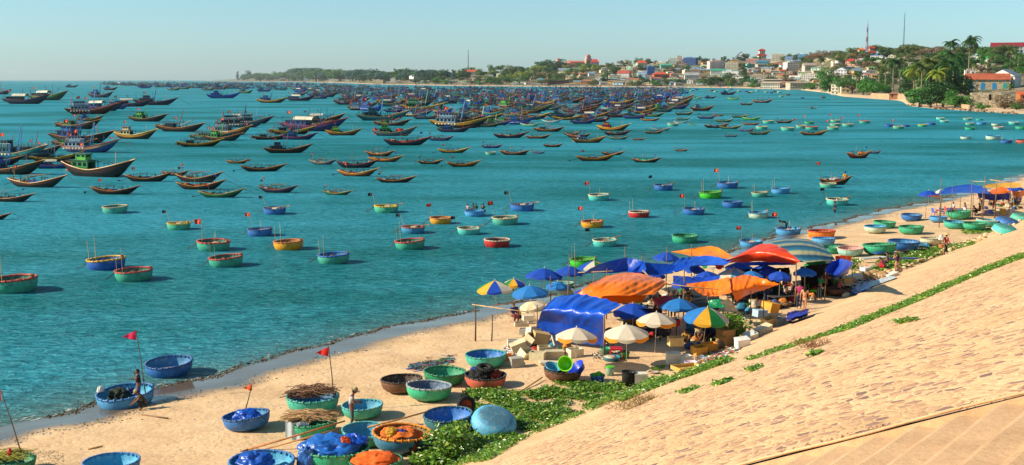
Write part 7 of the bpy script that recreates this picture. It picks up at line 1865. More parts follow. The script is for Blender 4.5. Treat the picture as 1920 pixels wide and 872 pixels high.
for (px, py, h, lab, th) in ((1172,462,3.4,'highest bamboo post at the left blue tarp',.04),(1204,479,3.3,'post poking through where two blue tarps meet',.05),(1138,503,3.0,'short post end above the large orange tarp',.045),(1078,473,3.3,'tall thin post beside the lime boat',.035),(1067,476,3.1,'thin post just left of the tall one at the lime boat',.03),
  (1032,517,2.5,'post between the two left blue umbrellas',.045),(1065,526,2.6,'post right of the light blue umbrellas',.045),(1007,572,2.1,'post at the left side of the blue tent',.04),(1133,590,2.15,'thick dark post at the right front of the blue tent',.07),(1297,458,3.4,'tall post in front of the water side orange tarp',.04),
  (1283,506,2.9,'pale post in the middle of the sagging orange tarp',.045),(1365,522,2.75,'dark thin post between the two orange pieces',.035),(1250,463,3.0,'post tip above the water side blue umbrella',.045),(1254,538,2.2,'post above the magenta umbrella',.04),(1408,538,2.3,'post holding the right orange tarp',.04),(1432,546,1.9,'leaning post at the corner of the right orange tarp',.035),(1493,494,2.5,'brown post under the red tent corner',.06),
  (1598,500,1.5,'post holding the right blue tarp',.04),(1548,510,1.8,'left post of the right blue tarp',.04),(1588,458,3.0,'thin post beside the pale green boat',.03),(1565,490,2.2,'post at the end of the striped roof',.05),(1765,334,4.6,'tall pale pole above the far blue canopy',.05),(1786,348,3.6,'short pale stick right of the tall pale pole',.035),(1823,336,3.9,'left tall post of the far yellow canopy',.045),(1847,331,4.2,'middle tall post of the far yellow canopy',.05),(1870,329,4.2,'right tall post of the far yellow canopy',.04),(1896,334,4.0,'thin far post near the right edge',.035),
  (1765,369,2.3,'front leg of the far blue canopy',.06),(1737,372,2.0,'thin leg under the left far umbrella',.035),(1825,363,2.5,'brown leg between far canopies',.055),(1843,358,2.9,'leg at the left of the dark blue curtain',.05),(1867,364,2.5,'leg in the middle of the dark blue curtain',.05),(1894,362,2.4,'leg at the right of the dark blue curtain',.045),(1801,368,2.3,'inner leg of the far blue canopy',.05)):
    post(px, py, h, lab, th*.85)
beam((1824,340,3.7), (1848,340,3.9), .03, 'far horizontal bamboo left piece', '#c8b080'); beam((1856,337,4.0), (1892,342,3.8), .04, 'far horizontal bamboo right piece', '#d0a868')
# ================================================================== boxes, tubs, stools
def box(pos, w, d, h, rz=0, color='#cfc4a8', label='', tilt=(0, 0), open_=True, lid=False, name='foam_box', cat='box', group='foam fish boxes', inner='#b8aa8a'):
    r = thing(name, label, cat, pos, rot=(tilt[0], tilt[1], rz), group=group); t = .035
    m = MB(); m.box(-w/2, w/2, -d/2, d/2, 0, t); m.box(-w/2, -w/2+t, -d/2, d/2, t+.0005, h); m.box(w/2-t, w/2, -d/2, d/2, t+.0005, h); m.box(-w/2+t, w/2-t, -d/2, -d/2+t, t+.0005, h); m.box(-w/2+t, w/2-t, d/2-t, d/2, t+.0005, h)
    m.build('box_body', 'foam', r, color)
    m = MB(); 
    if lid or not open_: m.box(-w/2-.015, w/2+.015, -d/2-.015, d/2+.015, h+.002, h+.05); m.build('lid', 'foam', r, color)
    else:
        m.box(-w/2-.008, w/2+.008, -d/2-.008, -d/2+t+.008, h+.001, h+.018); m.box(-w/2-.008, w/2+.008, d/2-t-.008, d/2+.008, h+.001, h+.018); m.box(-w/2-.008, -w/2+t+.008, -d/2+t+.009, d/2-t-.009, h+.001, h+.018); m.box(w/2-t-.008, w/2+.008, -d/2+t+.009, d/2-t-.009, h+.001, h+.018); m.build('lip', 'foam', r, color)
    return r
SB = [ # px, py base, w,d,h, rz, tilt, z, colour, open, label
 (968,688,.62,.45,.42,.35,(0,0),0,'#a8a89c',0,'grey white box standing alone right of the teal boat'), (952,676,.5,.4,.3,.2,(0,0),0,'#d8843c',1,'orange crate behind the lone grey box'),
 (1008,676,.75,.5,.42,-.3,(0,0),0,'#d4c8a4',1,'cream box in front of the box heap'), (984,672,.8,.5,.4,.8,(.5,.2),.05,'#d6caa8',1,'tilted box at the left foot of the heap'), (975,660,.8,.55,.4,.2,(.1,-.35),.1,'#d0c29a',0,'box lying askew at the left of the heap'),
 (992,656,.85,.55,.5,1.1,(.6,.1),.35,'#d8c8a0',1,'box leaning steeply on the heap'), (1012,655,.8,.6,.55,.2,(.05,.2),.3,'#c8a870',0,'tan cardboard coloured box in the heap'), (1022,640,.7,.5,.35,-.5,(.3,.15),.6,'#dcdccc',0,'whitest box at the top of the heap'),
 (1000,644,.7,.5,.4,.5,(-.3,.3),.4,'#d8cfb0',1,'small box behind the whitest one'), (1020,668,.6,.5,.5,.15,(0,0),.0,'#c8b890',1,'box half hidden right of the front cream box'), (1078,670,.72,.5,.42,.45,(0,0),0,'#d6ccb0',1,'cream box under the middle white umbrella'),
 (1040,672,.9,.45,.35,.1,(0,0),0,'#d0c4a0',0,'low long box left of the middle white umbrella pole'), (1030,683,.95,.5,.06,.1,(0,.06),0.02,'#d4cab0',0,'flat box lid lying on the sand'), (1048,655,.9,.6,.06,.6,(.8,.3),.35,'#a8a898',0,'grey lid propped up on the boxes'),
 (962,648,.6,.4,.3,.1,(0,0),.0,'#d8d4c4',1,'white tray left behind the heap, upper'), (985,630,.7,.45,.3,0,(0,0),.1,'#d6d0bc',1,'white tray stacked by the tent corner, lower'), (978,616,.8,.5,.2,.1,(0,0),.15,'#c8bca0',1,'tray with fish by the tent corner, upper'), (990,607,.6,.4,.25,.2,(0,0),.2,'#d8d0b8',0,'small white box below the cream umbrella'),
 (1262,682,.62,.5,.5,.1,(0,0),0,'#d8d0bc',0,'white box bottom of the stack at the market front'), (1286,684,.5,.42,.45,.3,(0,0),0,'#d4d4cc',1,'white box right of the stack bottom'), (1266,664,.7,.52,.4,.15,(0,0),.45,'#d8b878',1,'cream box with open sides on top of the stack'),
 (1310,664,.7,.5,.4,.5,(.1,0),0,'#c89030',1,'yellow crate at the market front, left one'), (1330,658,.7,.5,.35,.3,(0,0),.05,'#c88a28',1,'yellow crate at the market front, right one'), (1360,646,.8,.6,.75,.5,(0,0),0,'#b88a50',0,'tall brown carton below the green and yellow umbrella'),
 (1392,656,.62,.5,.42,.2,(.12,-.1),0,'#d8d8d0',0,'white rounded box at the edge of the slope'), (1408,640,.6,.5,.4,.4,(.2,-.25),.0,'#d0d0c8',0,'white box leaning below the bush'), (1432,628,.9,.5,.35,.5,(.1,-.3),.05,'#d8cca8',0,'long cream box lying on the slope foot'), (1440,612,.8,.5,.4,.6,(.2,-.1),.1,'#d0b070',1,'open cream crate right of the bush'),
 (1458,610,.6,.45,.4,.5,(.1,0),.0,'#b8b8a8',1,'grey wire crate at the right of the crates'), (1424,600,.7,.5,.35,.5,(0,.1),.2,'#a8c8d8',0,'pale blue box behind the crates'), (1442,594,.85,.7,.5,.75,(.1,.2),.3,'#e09c18',0,'bright yellow carton on top behind the crates'), (1470,604,.5,.4,.3,.3,(0,0),0,'#c8b8a0',1,'small beige crate near the rolled blue tarp'),
 (1288,700,1.2,.8,.16,.42,(0,.0),.05,'#c8a050',1,'shallow tray of drying goods on the sand'), (1200,722,.55,.45,.5,.1,(0,0),0,'#d8d4c4',0,'white box beside the black baskets'), (1586,548,.6,.45,.35,.3,(0,0),.55,'#d0a860',0,'yellow box in the produce basket'), (1570,548,.6,.4,.3,.3,(0,0),.6,'#a8a8a0',0,'grey box behind the yellow one in the basket'),
 (1880,402,.5,.4,.5,.1,(0,0),0,'#e0a838',0,'yellow bin under the far stalls'), (1895,402,.5,.4,.5,.1,(0,0),0,'#d8d4cc',0,'white bin under the far stalls'), (1672,520,.9,.5,.25,.5,(0,-.2),.0,'#d8d4cc',0,'white box at the feet of the woman on the slope'),
 (1604,524,.8,.5,.3,.4,(0,-.1),.0,'#c8ccc8',0,'white slab box by the blue tarp end'), (1622,512,.6,.5,.35,.6,(0,0),0,'#c8ccd0',0,'grey white box behind the stones'),
]
for b in SB:
    q = gp(b[0], b[1]); box((q.x, q.y, q.z+b[7]), b[2], b[3], b[4], b[5], b[8], b[10], b[6], bool(b[9]), group='foam fish boxes')
def tub(px, py, r_, h, color, label, z=0, fill=None, name='plastic_tub', cat='tub', tilt=(0, 0), mat='gloss', taper=.8):
    q = gp(px, py); t = thing(name, label, cat, (q.x, q.y, q.z+z), rot=(tilt[0], tilt[1], 0))
    m = MB(); m.lathe([(.001, 0), (r_*taper, 0), (r_*.97, h*.9), (r_, h), (r_*1.04, h+.01), (r_*.94, h), (r_*(taper-.05), .03), (.001, .03)], 18); m.build('tub_body', mat, t, color, smooth=True)
    m = MB(); m.torus(r_*1.02, .015, (0, 0, h), 18, 5); m.build('rim', mat, t, color, smooth=True)
    if fill: m = MB(); m.blob((0, 0, h*.75), r_*.8, r_*.8, h*.55, px, .4, 12, 8, base=True); 
    if fill:
        o = m.build('contents', 'net', None, fill, smooth=True, loc=t.location); tag(o, 'heap of goods in the '+label, 'goods'); o.name = 'produce_heap'
    return t
tub(1120, 715, .34, .3, '#1c4cc0', 'blue tub with green stuff right of the brown basket', fill='#58c038'); tub(1144, 704, .2, .36, '#8ab0a0', 'small bucket with green lid behind the blue tub'); m = MB(); q = gp(1144, 704); m.lathe([(.001, .06), (.21, .05), (.215, 0)], 14); tag(m.build('bucket_lid', 'gloss', None, '#4cc020', loc=(q.x, q.y, q.z+.38)), 'bright green lid on the small bucket', 'lid')
tub(1146, 676, .42, .18, '#1f8ab0', 'flat teal basin with a white board on it', fill='#c8bca0'); tub(1136, 664, .28, .3, '#2a9a78', 'green bucket left of the red stool'); tub(1170, 672, .28, .3, '#2a8a50', 'green bucket right of the red stool', fill='#3a7a50')
tub(1178, 722, .30, .62, '#1c1c1c', 'stack of black baskets under the lowest white umbrella', mat='net', taper=.95); tub(1265, 640, .3, .28, '#c01c20', 'red basin on top of the white box stack', z=.85, fill='#3a3a3a')
tub(1336, 636, .36, .2, '#d02a1c', 'red basin beside the brown carton', z=.35); tub(1295, 690, .3, .25, '#d0b8c8', 'pinkish tub at the market front'); tub(1225, 700, .24, .08, '#a8988a', 'flat dish on the sand under the upper right white umbrella')
p, s = on('full of plastic tubs', .15, -.1, .55)
def tub3(pos, r_, h, color, label, tilt):
    t = thing('plastic_tub', label, 'tub', pos, rot=tilt); m = MB(); m.lathe([(.001, 0), (r_*.8, 0), (r_, h), (r_*1.04, h+.01), (r_*.94, h), (r_*.75, .03), (.001, .03)], 20); m.build('tub_body', 'gloss', t, color, smooth=True); m = MB(); m.torus(r_*1.02, .02, (0, 0, h), 20, 5); m.build('rim', 'gloss', t, color); return t
tub3(p+Vector((.05, 0, .30)), .33, .42, '#86e018', 'lime green tub lying tilted in the brown basket boat', (1.0, -1.0, .3)); tub3(p+Vector((.62, -.05, .0)), .42, .25, '#1c3cc8', 'blue tub leaning in the brown basket boat', (.2, -.75, 0)); tub3(p+Vector((-.62, .05, .02)), .36, .2, '#4a9ac0', 'pale blue tray in the brown basket boat', (.3, .3, 0))
tub(1570, 552, .38, .18, '#3a9a28', 'bright green heap basket at the produce stall', z=.7, fill='#48b028')
def stool(px, py, color, label, s=.36, h=.42, chair=False):
    q = gp(px, py); r = thing('plastic_chair' if chair else 'plastic_stool', label, 'chair' if chair else 'stool', q, RND.uniform(-.5, .5)); m = MB(); m.box(-s/2, s/2, -s/2, s/2, h, h+.03); m.box(-s/2+.01, s/2-.01, -s/2+.01, s/2-.01, h-.05, h-.0005); m.build('seat', 'gloss', r, color)
    for a in (-1, 1):
        for b in (-1, 1): m = MB(); m.tube([(a*s*.42, b*s*.42, h), (a*s*.5, b*s*.5, 0)], .022, 5); m.build('leg', 'gloss', r, color)
    if chair: m = MB(); m.grid(lambda u, v: (-s/2-.03-.08*v, lerp(-s/2, s/2, u), h+.03+.42*v*(1-.25*(2*u-1)**2)), 6, 4); m.build('backrest', 'gloss', r, color)
    return r
stool(1155, 672, '#c81c28', 'red plastic table stool under the lowest white umbrella', .6, .5)
q = gp(1524, 556); stool(1524, 556, '#4ac818', 'bright green plastic chair beside the woman in green', .42, .42, True); stool(1466, 548, '#2a8a30', 'dark green plastic chair in the tent shade', .42, .42, True)
for i, (px, py, c_, n_) in enumerate(((1758,402,'#c82838','red'),(1766,404,'#2a48b0','blue'),(1776,402,'#d04a48','pale red'),(1783,405,'#3a58c0','light blue'),(1752,405,'#4a60c0','faded blue'),(1793,404,'#8a3a50','maroon'),(1803,406,'#3a4a9a','dusty blue'),(1812,404,'#c8c8d8','white'))):
    stool(px, py, c_, f'{n_} plastic chair under the far blue canopy, number {i+1} from the left'.replace(', number 1 from the left', '').replace(', number 2 from the left', '').replace(', number 3 from the left', '').replace(', number 4 from the left', '').replace(', number 5 from the left', '').replace(', number 6 from the left', '').replace(', number 7 from the left', '').replace(', number 8 from the left', ''), .4, .42, True)
def table(px, py, w, d, h, color, label, rz=0, goods=None):
    q = gp(px, py); r = thing('market_table', label, 'table', q, rz); m = MB(); m.box(-w/2, w/2, -d/2, d/2, h, h+.04); m.build('table_top', 'wood', r, color)
    for a in (-1, 1):
        for b in (-1, 1): m = MB(); m.tube([(a*w*.45, b*d*.42, h), (a*w*.47, b*d*.44, 0)], .025, 5); m.build('leg', 'wood', r, '#4a3a2c')
    return r
for (px, py, w_, d_, h_, c_, lab) in ((1247,630,1.1,.7,.5,'#a87848','brown low table behind the upper right white umbrella pole'),(1420,560,1.5,.8,.6,'#3a3430','dark table in the shade under the right orange tarp'),(1465,566,1.6,.8,.35,'#4a4642','low grey table right of the shaded dark one'),(1440,580,1.6,.7,.3,'#5a5450','lowest grey bench before the shaded tables'),(1850,385,1.6,.8,.7,'#6a5240','table under the far orange canopy'),(1885,385,1.4,.7,.7,'#8a7a4a','table of green goods near the right edge'),(1390,555,1.2,.7,.6,'#5a4a38','table behind the bush'),(1215,640,1.2,.7,.6,'#4a3428','table in the dark between the umbrellas'),(1765,400,.8,.6,.5,'#b8b8c0','pale table amid the chairs under the far canopy')):
    table(px, py, w_, d_, h_, c_, lab, .4)
# dark side sheet added to deepen the market shade, and goods
tarp([[(1296,600,1.4),(1340,604,1.4)], [(1300,628,.3),(1342,630,.3)]], '#102a70', 'dark blue sheet hanging under the green and yellow umbrella', 31, 0, .05)
G_ = random.Random(5)
LOCN = [((1170,1250), (560,640), 'between the blue and white umbrellas'), ((1290,1350), (600,655), 'under the green and yellow umbrella'), ((1370,1490), (540,590), 'under the right orange tarp'), ((1500,1590), (515,560), 'under the right blue tarp'), ((1840,1915), (375,398), 'under the far stalls'), ((990,1070), (640,672), 'beside the blue tent front')]
KN = [('sack', '#c8b898', 'pale sack'), ('sack', '#3a4a7a', 'dark blue sack'), ('basket', '#7a5a38', 'brown basket'), ('bag', '#b02a2a', 'red plastic bag'), ('bag', '#2a7a9a', 'teal plastic bag'), ('sack', '#4a4038', 'dark sack'), ('basket', '#3a7a3a', 'green basket'), ('bag', '#c87a2a', 'orange bag')]
for (xr, yr, where) in LOCN:
    for k in list(range(8))*3:
        nm, c_, ds_ = KN[k]; px, py = G_.uniform(*xr), G_.uniform(*yr); q = gp(px, py); s_ = G_.uniform(.18, .34)
        if nm == 'basket':
            m = MB(); m.lathe([(.001, 0), (s_*.8, 0), (s_, s_*.8), (s_*.93, s_*.8), (s_*.7, .05), (.001, .05)], 14)
            o = m.build('basket', 'net', None, c_, smooth=True, loc=q)
        else: m = MB(); m.blob((0, 0, s_*.2), s_, s_*.8, s_*1.1, k+px, .25, 12, 8, base=True); o = m.build('sack' if nm == 'sack' else 'plastic_bag', 'cloth', None, c_, smooth=True, loc=q)
        tag(o, f'{ds_} {where}', nm, f'{ds_}s {where}')
# dark sheets added over the sand to deepen the shade under the stalls
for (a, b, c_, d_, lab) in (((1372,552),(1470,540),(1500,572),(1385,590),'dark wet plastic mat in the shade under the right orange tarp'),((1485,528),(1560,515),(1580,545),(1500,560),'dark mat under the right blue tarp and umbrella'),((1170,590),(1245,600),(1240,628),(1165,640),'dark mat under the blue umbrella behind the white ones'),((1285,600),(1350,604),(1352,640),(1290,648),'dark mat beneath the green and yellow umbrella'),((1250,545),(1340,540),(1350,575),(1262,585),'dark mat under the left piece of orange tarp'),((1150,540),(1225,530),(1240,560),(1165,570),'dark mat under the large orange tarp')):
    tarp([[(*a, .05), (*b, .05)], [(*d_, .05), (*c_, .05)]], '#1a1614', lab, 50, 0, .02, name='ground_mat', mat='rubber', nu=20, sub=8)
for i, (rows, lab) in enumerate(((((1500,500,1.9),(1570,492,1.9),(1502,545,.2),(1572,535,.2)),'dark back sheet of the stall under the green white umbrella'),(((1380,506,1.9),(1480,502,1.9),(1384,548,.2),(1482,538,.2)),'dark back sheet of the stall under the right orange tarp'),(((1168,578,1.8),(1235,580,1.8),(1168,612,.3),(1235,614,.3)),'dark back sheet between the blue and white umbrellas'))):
    a, b, c, d = rows; tarp([[a, b], [c, d]], ['#1c1a1c', '#221c18', '#181a24'][i], lab, 60+i, 0, .05)  # upright dark sheets added to make the stall interiors darker
# rolled blue tarp, surfboard like slabs, tarps on ground
tarp([[(1477,585,.5),(1516,580,.4)], [(1474,600,.35),(1514,588,.3)], [(1478,604,.05),(1516,592,.05)]], '#1436b0', 'folded royal blue tarp lying at the slope foot', 33, 0, .07)
pole3(PG(1462, 606, .1), PG(1518, 590, .12), .05, 'pale log beside the folded royal blue tarp', 'log', 'log', '#c8b89a')
tarp([[(1600,540,.08),(1640,526,.1),(1672,516,.12)], [(1606,546,.04),(1645,534,.06),(1682,521,.08)]], '#c8d0d4', 'crumpled white plastic sheet along the slope foot', 34, 0, .06)
tarp([[(1590,543,.15),(1625,529,.2)], [(1597,553,.05),(1632,542,.05)]], '#2458b0', 'crumpled blue plastic sheet left of the white one', 35, 0, .09)
tarp([[(1715,455,.25),(1735,452,.3)], [(1700,462,.1),(1742,462,.15)]], '#2a8ab0', 'teal plastic sheet on the creepers behind the woman', 36, 0, .1)
def plank(px0, py0, px1, py1, w_, color, label, z=.25, name='plank'):
    a, b = PG(px0, py0, z), PG(px1, py1, z); d = (b-a); L = d.length; c = (a+b)/2; m = MB(); m.box(-L/2, L/2, -w_/2, w_/2, -.04, .04); o = m.build(name, 'paint', None, color, loc=c); o.rotation_euler = (0, -math.asin(d.z/L), math.atan2(d.y, d.x)); return tag(o, label, name.replace('_', ' '))
plank(1613, 494, 1660, 490, .6, '#d0d0c8', 'pale long plank on the sand above the seated woman', .35); plank(1665, 494, 1720, 493, .35, '#2a4aa0', 'blue plank sticking out right behind the woman', .35); plank(1640, 482, 1668, 478, .5, '#2a48a0', 'blue folded cloth board below the big green boat', .3)
# ================================================================== creepers, weeds, litter
def inpoly(x, y, P):
    c = False; j = len(P)-1
    for i in range(len(P)):
        if (P[i][1] > y) != (P[j][1] > y) and x < (P[j][0]-P[i][0])*(y-P[i][1])/(P[j][1]-P[i][1])+P[i][0]: c = not c
        j = i
    return c
def creeper(P, n, label, size=.085, hmax=.22, seed=1, color='#3e7a12', dens=.0, name='beach_creeper', thin=False):
    rng = random.Random(seed); m = MB(); x0, x1 = min(p[0] for p in P), max(p[0] for p in P); y0, y1 = min(p[1] for p in P), max(p[1] for p in P); k = 0; tr_ = 0
    while k < n and tr_ < n*30:
        tr_ += 1; px, py = rng.uniform(x0, x1), rng.uniform(y0, y1)
        if not inpoly(px, py, P): continue
        g = gp(px, py); dn = noise.noise((g.x*.9, g.y*.9, seed)) + .35*noise.noise((g.x*3, g.y*3, seed))
        if dn < dens-.35: continue
        h = hmax*(.25+.75*rng.random())*(1+dn*.8)
        for _ in range(3):
            c = g + Vector((rng.gauss(0, .09), rng.gauss(0, .09), max(.02, h*rng.uniform(.5, 1)))); c.z += 0
            nr = Vector((rng.gauss(-.1, .45), rng.gauss(0, .45), 1)).normalized(); a = nr.orthogonal().normalized(); a = Matrix.Rotation(rng.uniform(0, 6.28), 3, nr) @ a; b = nr.cross(a); s = size*rng.uniform(.55, 1.2)
            up_ = nr*s*.25
            m.add([c-a*s, c-b*s*.7+up_, c+a*s*1.1, c+b*s*.7+up_], [(0, 1, 2, 3)], 0 if rng.random() < .8 else 1)
        k += 1
    o = m.build(name, ['creeper', 'creeper_pale'], None, color); return tag(o, label, kind='stuff')
for nm_, ca, cb in (('creeper', (.055, .15, .010), (.15, .32, .02)), ('creeper_pale', (.22, .36, .03), (.32, .38, .05))):
    t = NT(nm_); c = t.ramp(t.noise(t.pos((1, 1, 1)), 3.0, 4), [(.3, ca), (.7, cb)]); t.set(Base_Color=c, Roughness=.35); t.b.inputs['Specular IOR Level'].default_value = .7
    tr = t.new('BsdfTranslucent'); t.link(c, tr.inputs[0]); ms = t.new('MixShader'); ms.inputs[0].default_value = .25; t.link(t.b.outputs[0], ms.inputs[1]); t.link(tr.outputs[0], ms.inputs[2]); t.link(ms.outputs[0], t.out.inputs[0]); MATS[nm_] = t.m
creeper([(780,880),(800,840),(822,812),(870,800),(880,765),(868,738),(905,730),(960,738),(1010,724),(1050,718),(1130,722),(1200,716),(1250,712),(1242,726),(1190,744),(1130,766),(1080,790),(1010,815),(960,845),(915,880)], 7000, 'lush green beach creeper covering the sand below the slope', .075, .20, 1, dens=.17)
creeper([(1150,752),(1200,728),(1260,716),(1300,700),(1345,687),(1374,684),(1372,692),(1330,704),(1270,724),(1210,745),(1165,764)], 1300, 'tongue of green creeper climbing along the slope foot', .08, .16, 2, dens=-.05)
creeper([(1640,505),(1650,485),(1690,478),(1740,466),(1760,464),(1825,455),(1830,460),(1780,474),(1720,495),(1660,512)], 1500, 'creeper patch behind the stones at the right', .10, .22, 3)
creeper([(1598,512),(1640,502),(1662,508),(1640,516),(1600,522)], 300, 'small creeper patch left of the woman on the slope', .09, .15, 4)
creeper([(1800,432),(1862,428),(1860,437),(1810,440)], 300, 'grass patch under the bright green boat', .08, .1, 5)
creeper([(740,880),(770,862),(800,850),(830,862),(850,880)], 500, 'creeper around the wheel at the bottom edge', .09, .3, 6)
STRIP = [(1920,489),(1850,516),(1780,546),(1700,582),(1640,608),(1580,634),(1530,651),(1530,655),(1590,640),(1650,615),(1705,592),(1785,555),(1855,525),(1925,498)]
creeper(STRIP, 4200, 'narrow green weed strip running along the joint of the embankment', .055, .05, 7, dens=-.4)
creeper([(1530,650),(1480,664),(1420,682),(1400,690),(1402,694),(1440,684),(1500,666),(1532,657)], 350, 'thin end of the green weed strip', .06, .06, 8, dens=.15)
for i, (px, py, w_, h_, n_) in enumerate(((1293,752,18,5,90),(1358,742,16,5,90),(1415,716,12,4,60),(1232,690,10,3,50),(1530,692,14,4,60),(1700,628,26,3,60))):
    creeper([(px-w_, py+h_), (px, py), (px+w_, py-h_), (px+w_*.6, py-h_+3), (px-w_*.4, py+h_+3)], n_, f'small green weed tuft on the slope, {["lowest left one", "second from the left", "beside the dry bush", "near the tray", "right of the dry bush", "thin one under the weed strip"][i]}', .07, .09, 20+i, dens=-.6)
def drybush(px, py, s, label, seed, color='#8a5a30'):
    rng = random.Random(seed); g = gp(px, py); m = MB()
    for k in range(130):
        a = rng.uniform(0, 6.28); e = rng.uniform(.1, 1.2); d = Vector((math.cos(a)*math.cos(e), math.sin(a)*math.cos(e), math.sin(e))); o0 = Vector((rng.gauss(0, s*.5), rng.gauss(0, s*.3), 0)); l = s*rng.uniform(.3, .8)
        m.tube([o0, o0+d*l*.6, o0+d*l+Vector((rng.gauss(0, .05), rng.gauss(0, .05), -.05))], .008, 3, .003)
    o = m.build('dry_bush', 'wood', None, color, loc=g); return tag(o, label, 'shrub')
drybush(1528, 676, .7, 'dry reddish brush on the slope right of the weeds', 1); drybush(1185, 782, .8, 'dry grey brown brush on the slope below the creeper', 2, '#8a7038'); drybush(1215, 768, .6, 'smaller dry brush right of the grey brown one', 3, '#8a7038')
# leafy bush at the market and beach naupaka at the bottom
def bush(px, py, s, n, label, seed, tall=1.0):
    rng = random.Random(seed); g = gp(px, py); r = thing('leafy_bush', label, 'bush', g); m = MB()
    for k in range(14):
        a = k*2.4; e = Vector((math.cos(a)*s*.6*rng.random(), math.sin(a)*s*.5*rng.random(), s*tall*rng.uniform(.6, 1.2))); m.tube([(0, 0, 0), e*.5+Vector((.03, 0, 0)), e], .02, 4, .008)
    m.build('stems', 'bark', r, '#5a5a30')
    m = MB()
    for _ in range(n):
        d = Vector((rng.gauss(0, .42), rng.gauss(0, .38), rng.uniform(.0, 1.25)*tall)); d.x *= 1.1-.3*d.z; c = d*s; nr = Vector((rng.gauss(0, .6), rng.gauss(-.2, .6), .8)).normalized(); a = nr.orthogonal().normalized(); a = Matrix.Rotation(rng.uniform(0, 6.28), 3, nr) @ a; b = nr.cross(a); q = .085*rng.uniform(.6, 1.3)
        m.add([c-a*q*1.3, c-b*q*.6+nr*.02, c+a*q*1.4, c+b*q*.6+nr*.02], [(0, 1, 2, 3)], 0 if rng.random() < .75 else 1)
    m.build('leaves', ['creeper', 'creeper_pale'], r); return r
bush(1372, 640, 1.15, 1300, 'dense leafy green bush right of the green and yellow umbrella', 1); bush(842, 862, .95, 620, 'pale leafy bush rising from the creepers near the bottom', 2); bush(862, 838, .6, 260, 'small leafy shoot behind the pale leafy bush', 3, 1.3); bush(1600, 505, .7, 200, 'sparse grey green bush left of the stones', 4)
# slope foot stones
R6 = random.Random(6)
for k in range(70):
    t = k/69; px = lerp(1640, 1915, t)+R6.uniform(-3, 3); py = itp(px, [1640, 1700, 1770, 1840, 1915], [520, 500, 472, 448, 415])+R6.uniform(-2, 4)
    s = R6.uniform(.10, .28); m = MB(); m.blob((0, 0, s*.3), s*1.2, s, s*.75, k, .35, 8, 6); o = m.build('edge_stone', 'stonewall', None, R6.choice(['#d0b890', '#b89870', '#c0a888']), loc=gp(px, py)); tag(o, 'pale stone in the row along the foot of the slope', 'stone', 'stones along the foot of the slope')
for k, (px, py, s) in enumerate(((1625,520,.4),(1640,514,.35),(1655,519,.42),(1612,515,.3),(1598,528,.3),(1668,512,.25))):
    m = MB(); m.blob((0, 0, s*.2), s*1.2, s, s*.7, k+90, .3, 10, 7); o = m.build('boulder', 'stonewall', None, '#c8a070', smooth=True, loc=gp(px, py)); tag(o, ['biggest tan rock left of the woman on the slope', 'tan rock behind the biggest one', 'tan rock nearest the woman on the slope', 'tan rock by the sparse bush', 'tan rock beside the blue plastic sheet', 'small tan rock behind the woman'][k], 'rock')
m = MB(); rng = random.Random(77)
for k in range(700):   # dry weed caught along the pipe
    u = lerp(-1.2, -14, rng.random()**.8); s_ = S_ST + abs(rng.gauss(.1, .16)); 
    if noise.noise((u*.9, 3, 3)) < -.1: continue
    x, y = xy(s_, u); z = ground_z(x, y, False)+.01; a = rng.uniform(0, 6.28); l = rng.uniform(.02, .09)
    m.tube([(x, y, z), (x+math.cos(a)*l*.5, y+math.sin(a)*l*.5, z+rng.uniform(.005, .03)), (x+math.cos(a)*l, y+math.sin(a)*l, z)], .004, 3)
o = m.build('dry_weed', 'wood', None, '#8a4a20'); tag(o, 'dry reddish weed and dirt caught along the pipe by the steps', kind='stuff')
# wrack line of weed and litter, and loose litter: stuff
rng = random.Random(12); m = MB()
def chip(g, s, mi): 
    a = rng.uniform(0, 6.28); dx, dy = math.cos(a)*s, math.sin(a)*s; k = rng.uniform(.25, .7); z = g.z+.012; h = s*rng.uniform(.15, .6)
    m.add([(g.x-dx, g.y-dy, z), (g.x+dy*k, g.y-dx*k, z), (g.x+dx, g.y+dy, z), (g.x-dy*k, g.y+dx*k, z), (g.x+rng.gauss(0, s*.2), g.y+rng.gauss(0, s*.2), z+h)], [(0, 1, 4), (1, 2, 4), (2, 3, 4), (3, 0, 4)], mi)
for k in range(5200):   # dark band of weed where the wavelets break
    s = rng.uniform(22, 150)**1.0; 
    u = shore_u(s) - .15 + rng.gauss(0, .16) + .25*noise.noise((s*.25, 1, 1))
    if noise.noise((s*.22, 5, 5)) < -.12: continue
    x, y = xy(s, u); chip(Vector((x, y, max(.005, ground_z(x, y, False)))), rng.uniform(.02, .12), rng.choice([0, 0, 0, 1, 1]))
for k in range(4200):   # upper line of debris on the dry sand
    s = rng.uniform(22, 150); u = shore_u(s) + 3.0 + rng.gauss(0, .45) + .9*noise.noise((s*.12, 9, 1)); x, y = xy(s, u)
    if noise.noise((s*.3, 2, 8)) < -.05 and rng.random() < .8: continue
    chip(Vector((x, y, ground_z(x, y))), rng.uniform(.015, .075), rng.choice([0, 1, 1, 1, 2, 3, 4]) )
for k in range(3000):
    s = rng.uniform(22, 140); u = lerp(shore_u(s)+3, foot_u(s), rng.random()); x, y = xy(s, u)
    if noise.noise((x*.3, y*.3, 8)) < .0: continue
    chip(Vector((x, y, ground_z(x, y))), rng.uniform(.012, .06), rng.choice([1, 1, 1, 2, 3, 0, 4]))
for k in range(420):
    px, py = rng.uniform(30, 120), rng.uniform(845, 872); chip(gp(px, py), rng.uniform(.015, .04), rng.choice([0, 1]))
for n_, c_ in dict(lit_dark=(.03, .022, .015), lit_brown=(.15, .085, .04), lit_white=(.6, .56, .5), lit_blue=(.03, .12, .35), lit_green=(.05, .22, .08), lit_red=(.45, .05, .03)).items():
    t = NT(n_); t.set(Base_Color=c_, Roughness=.8); MATS[n_] = t.m
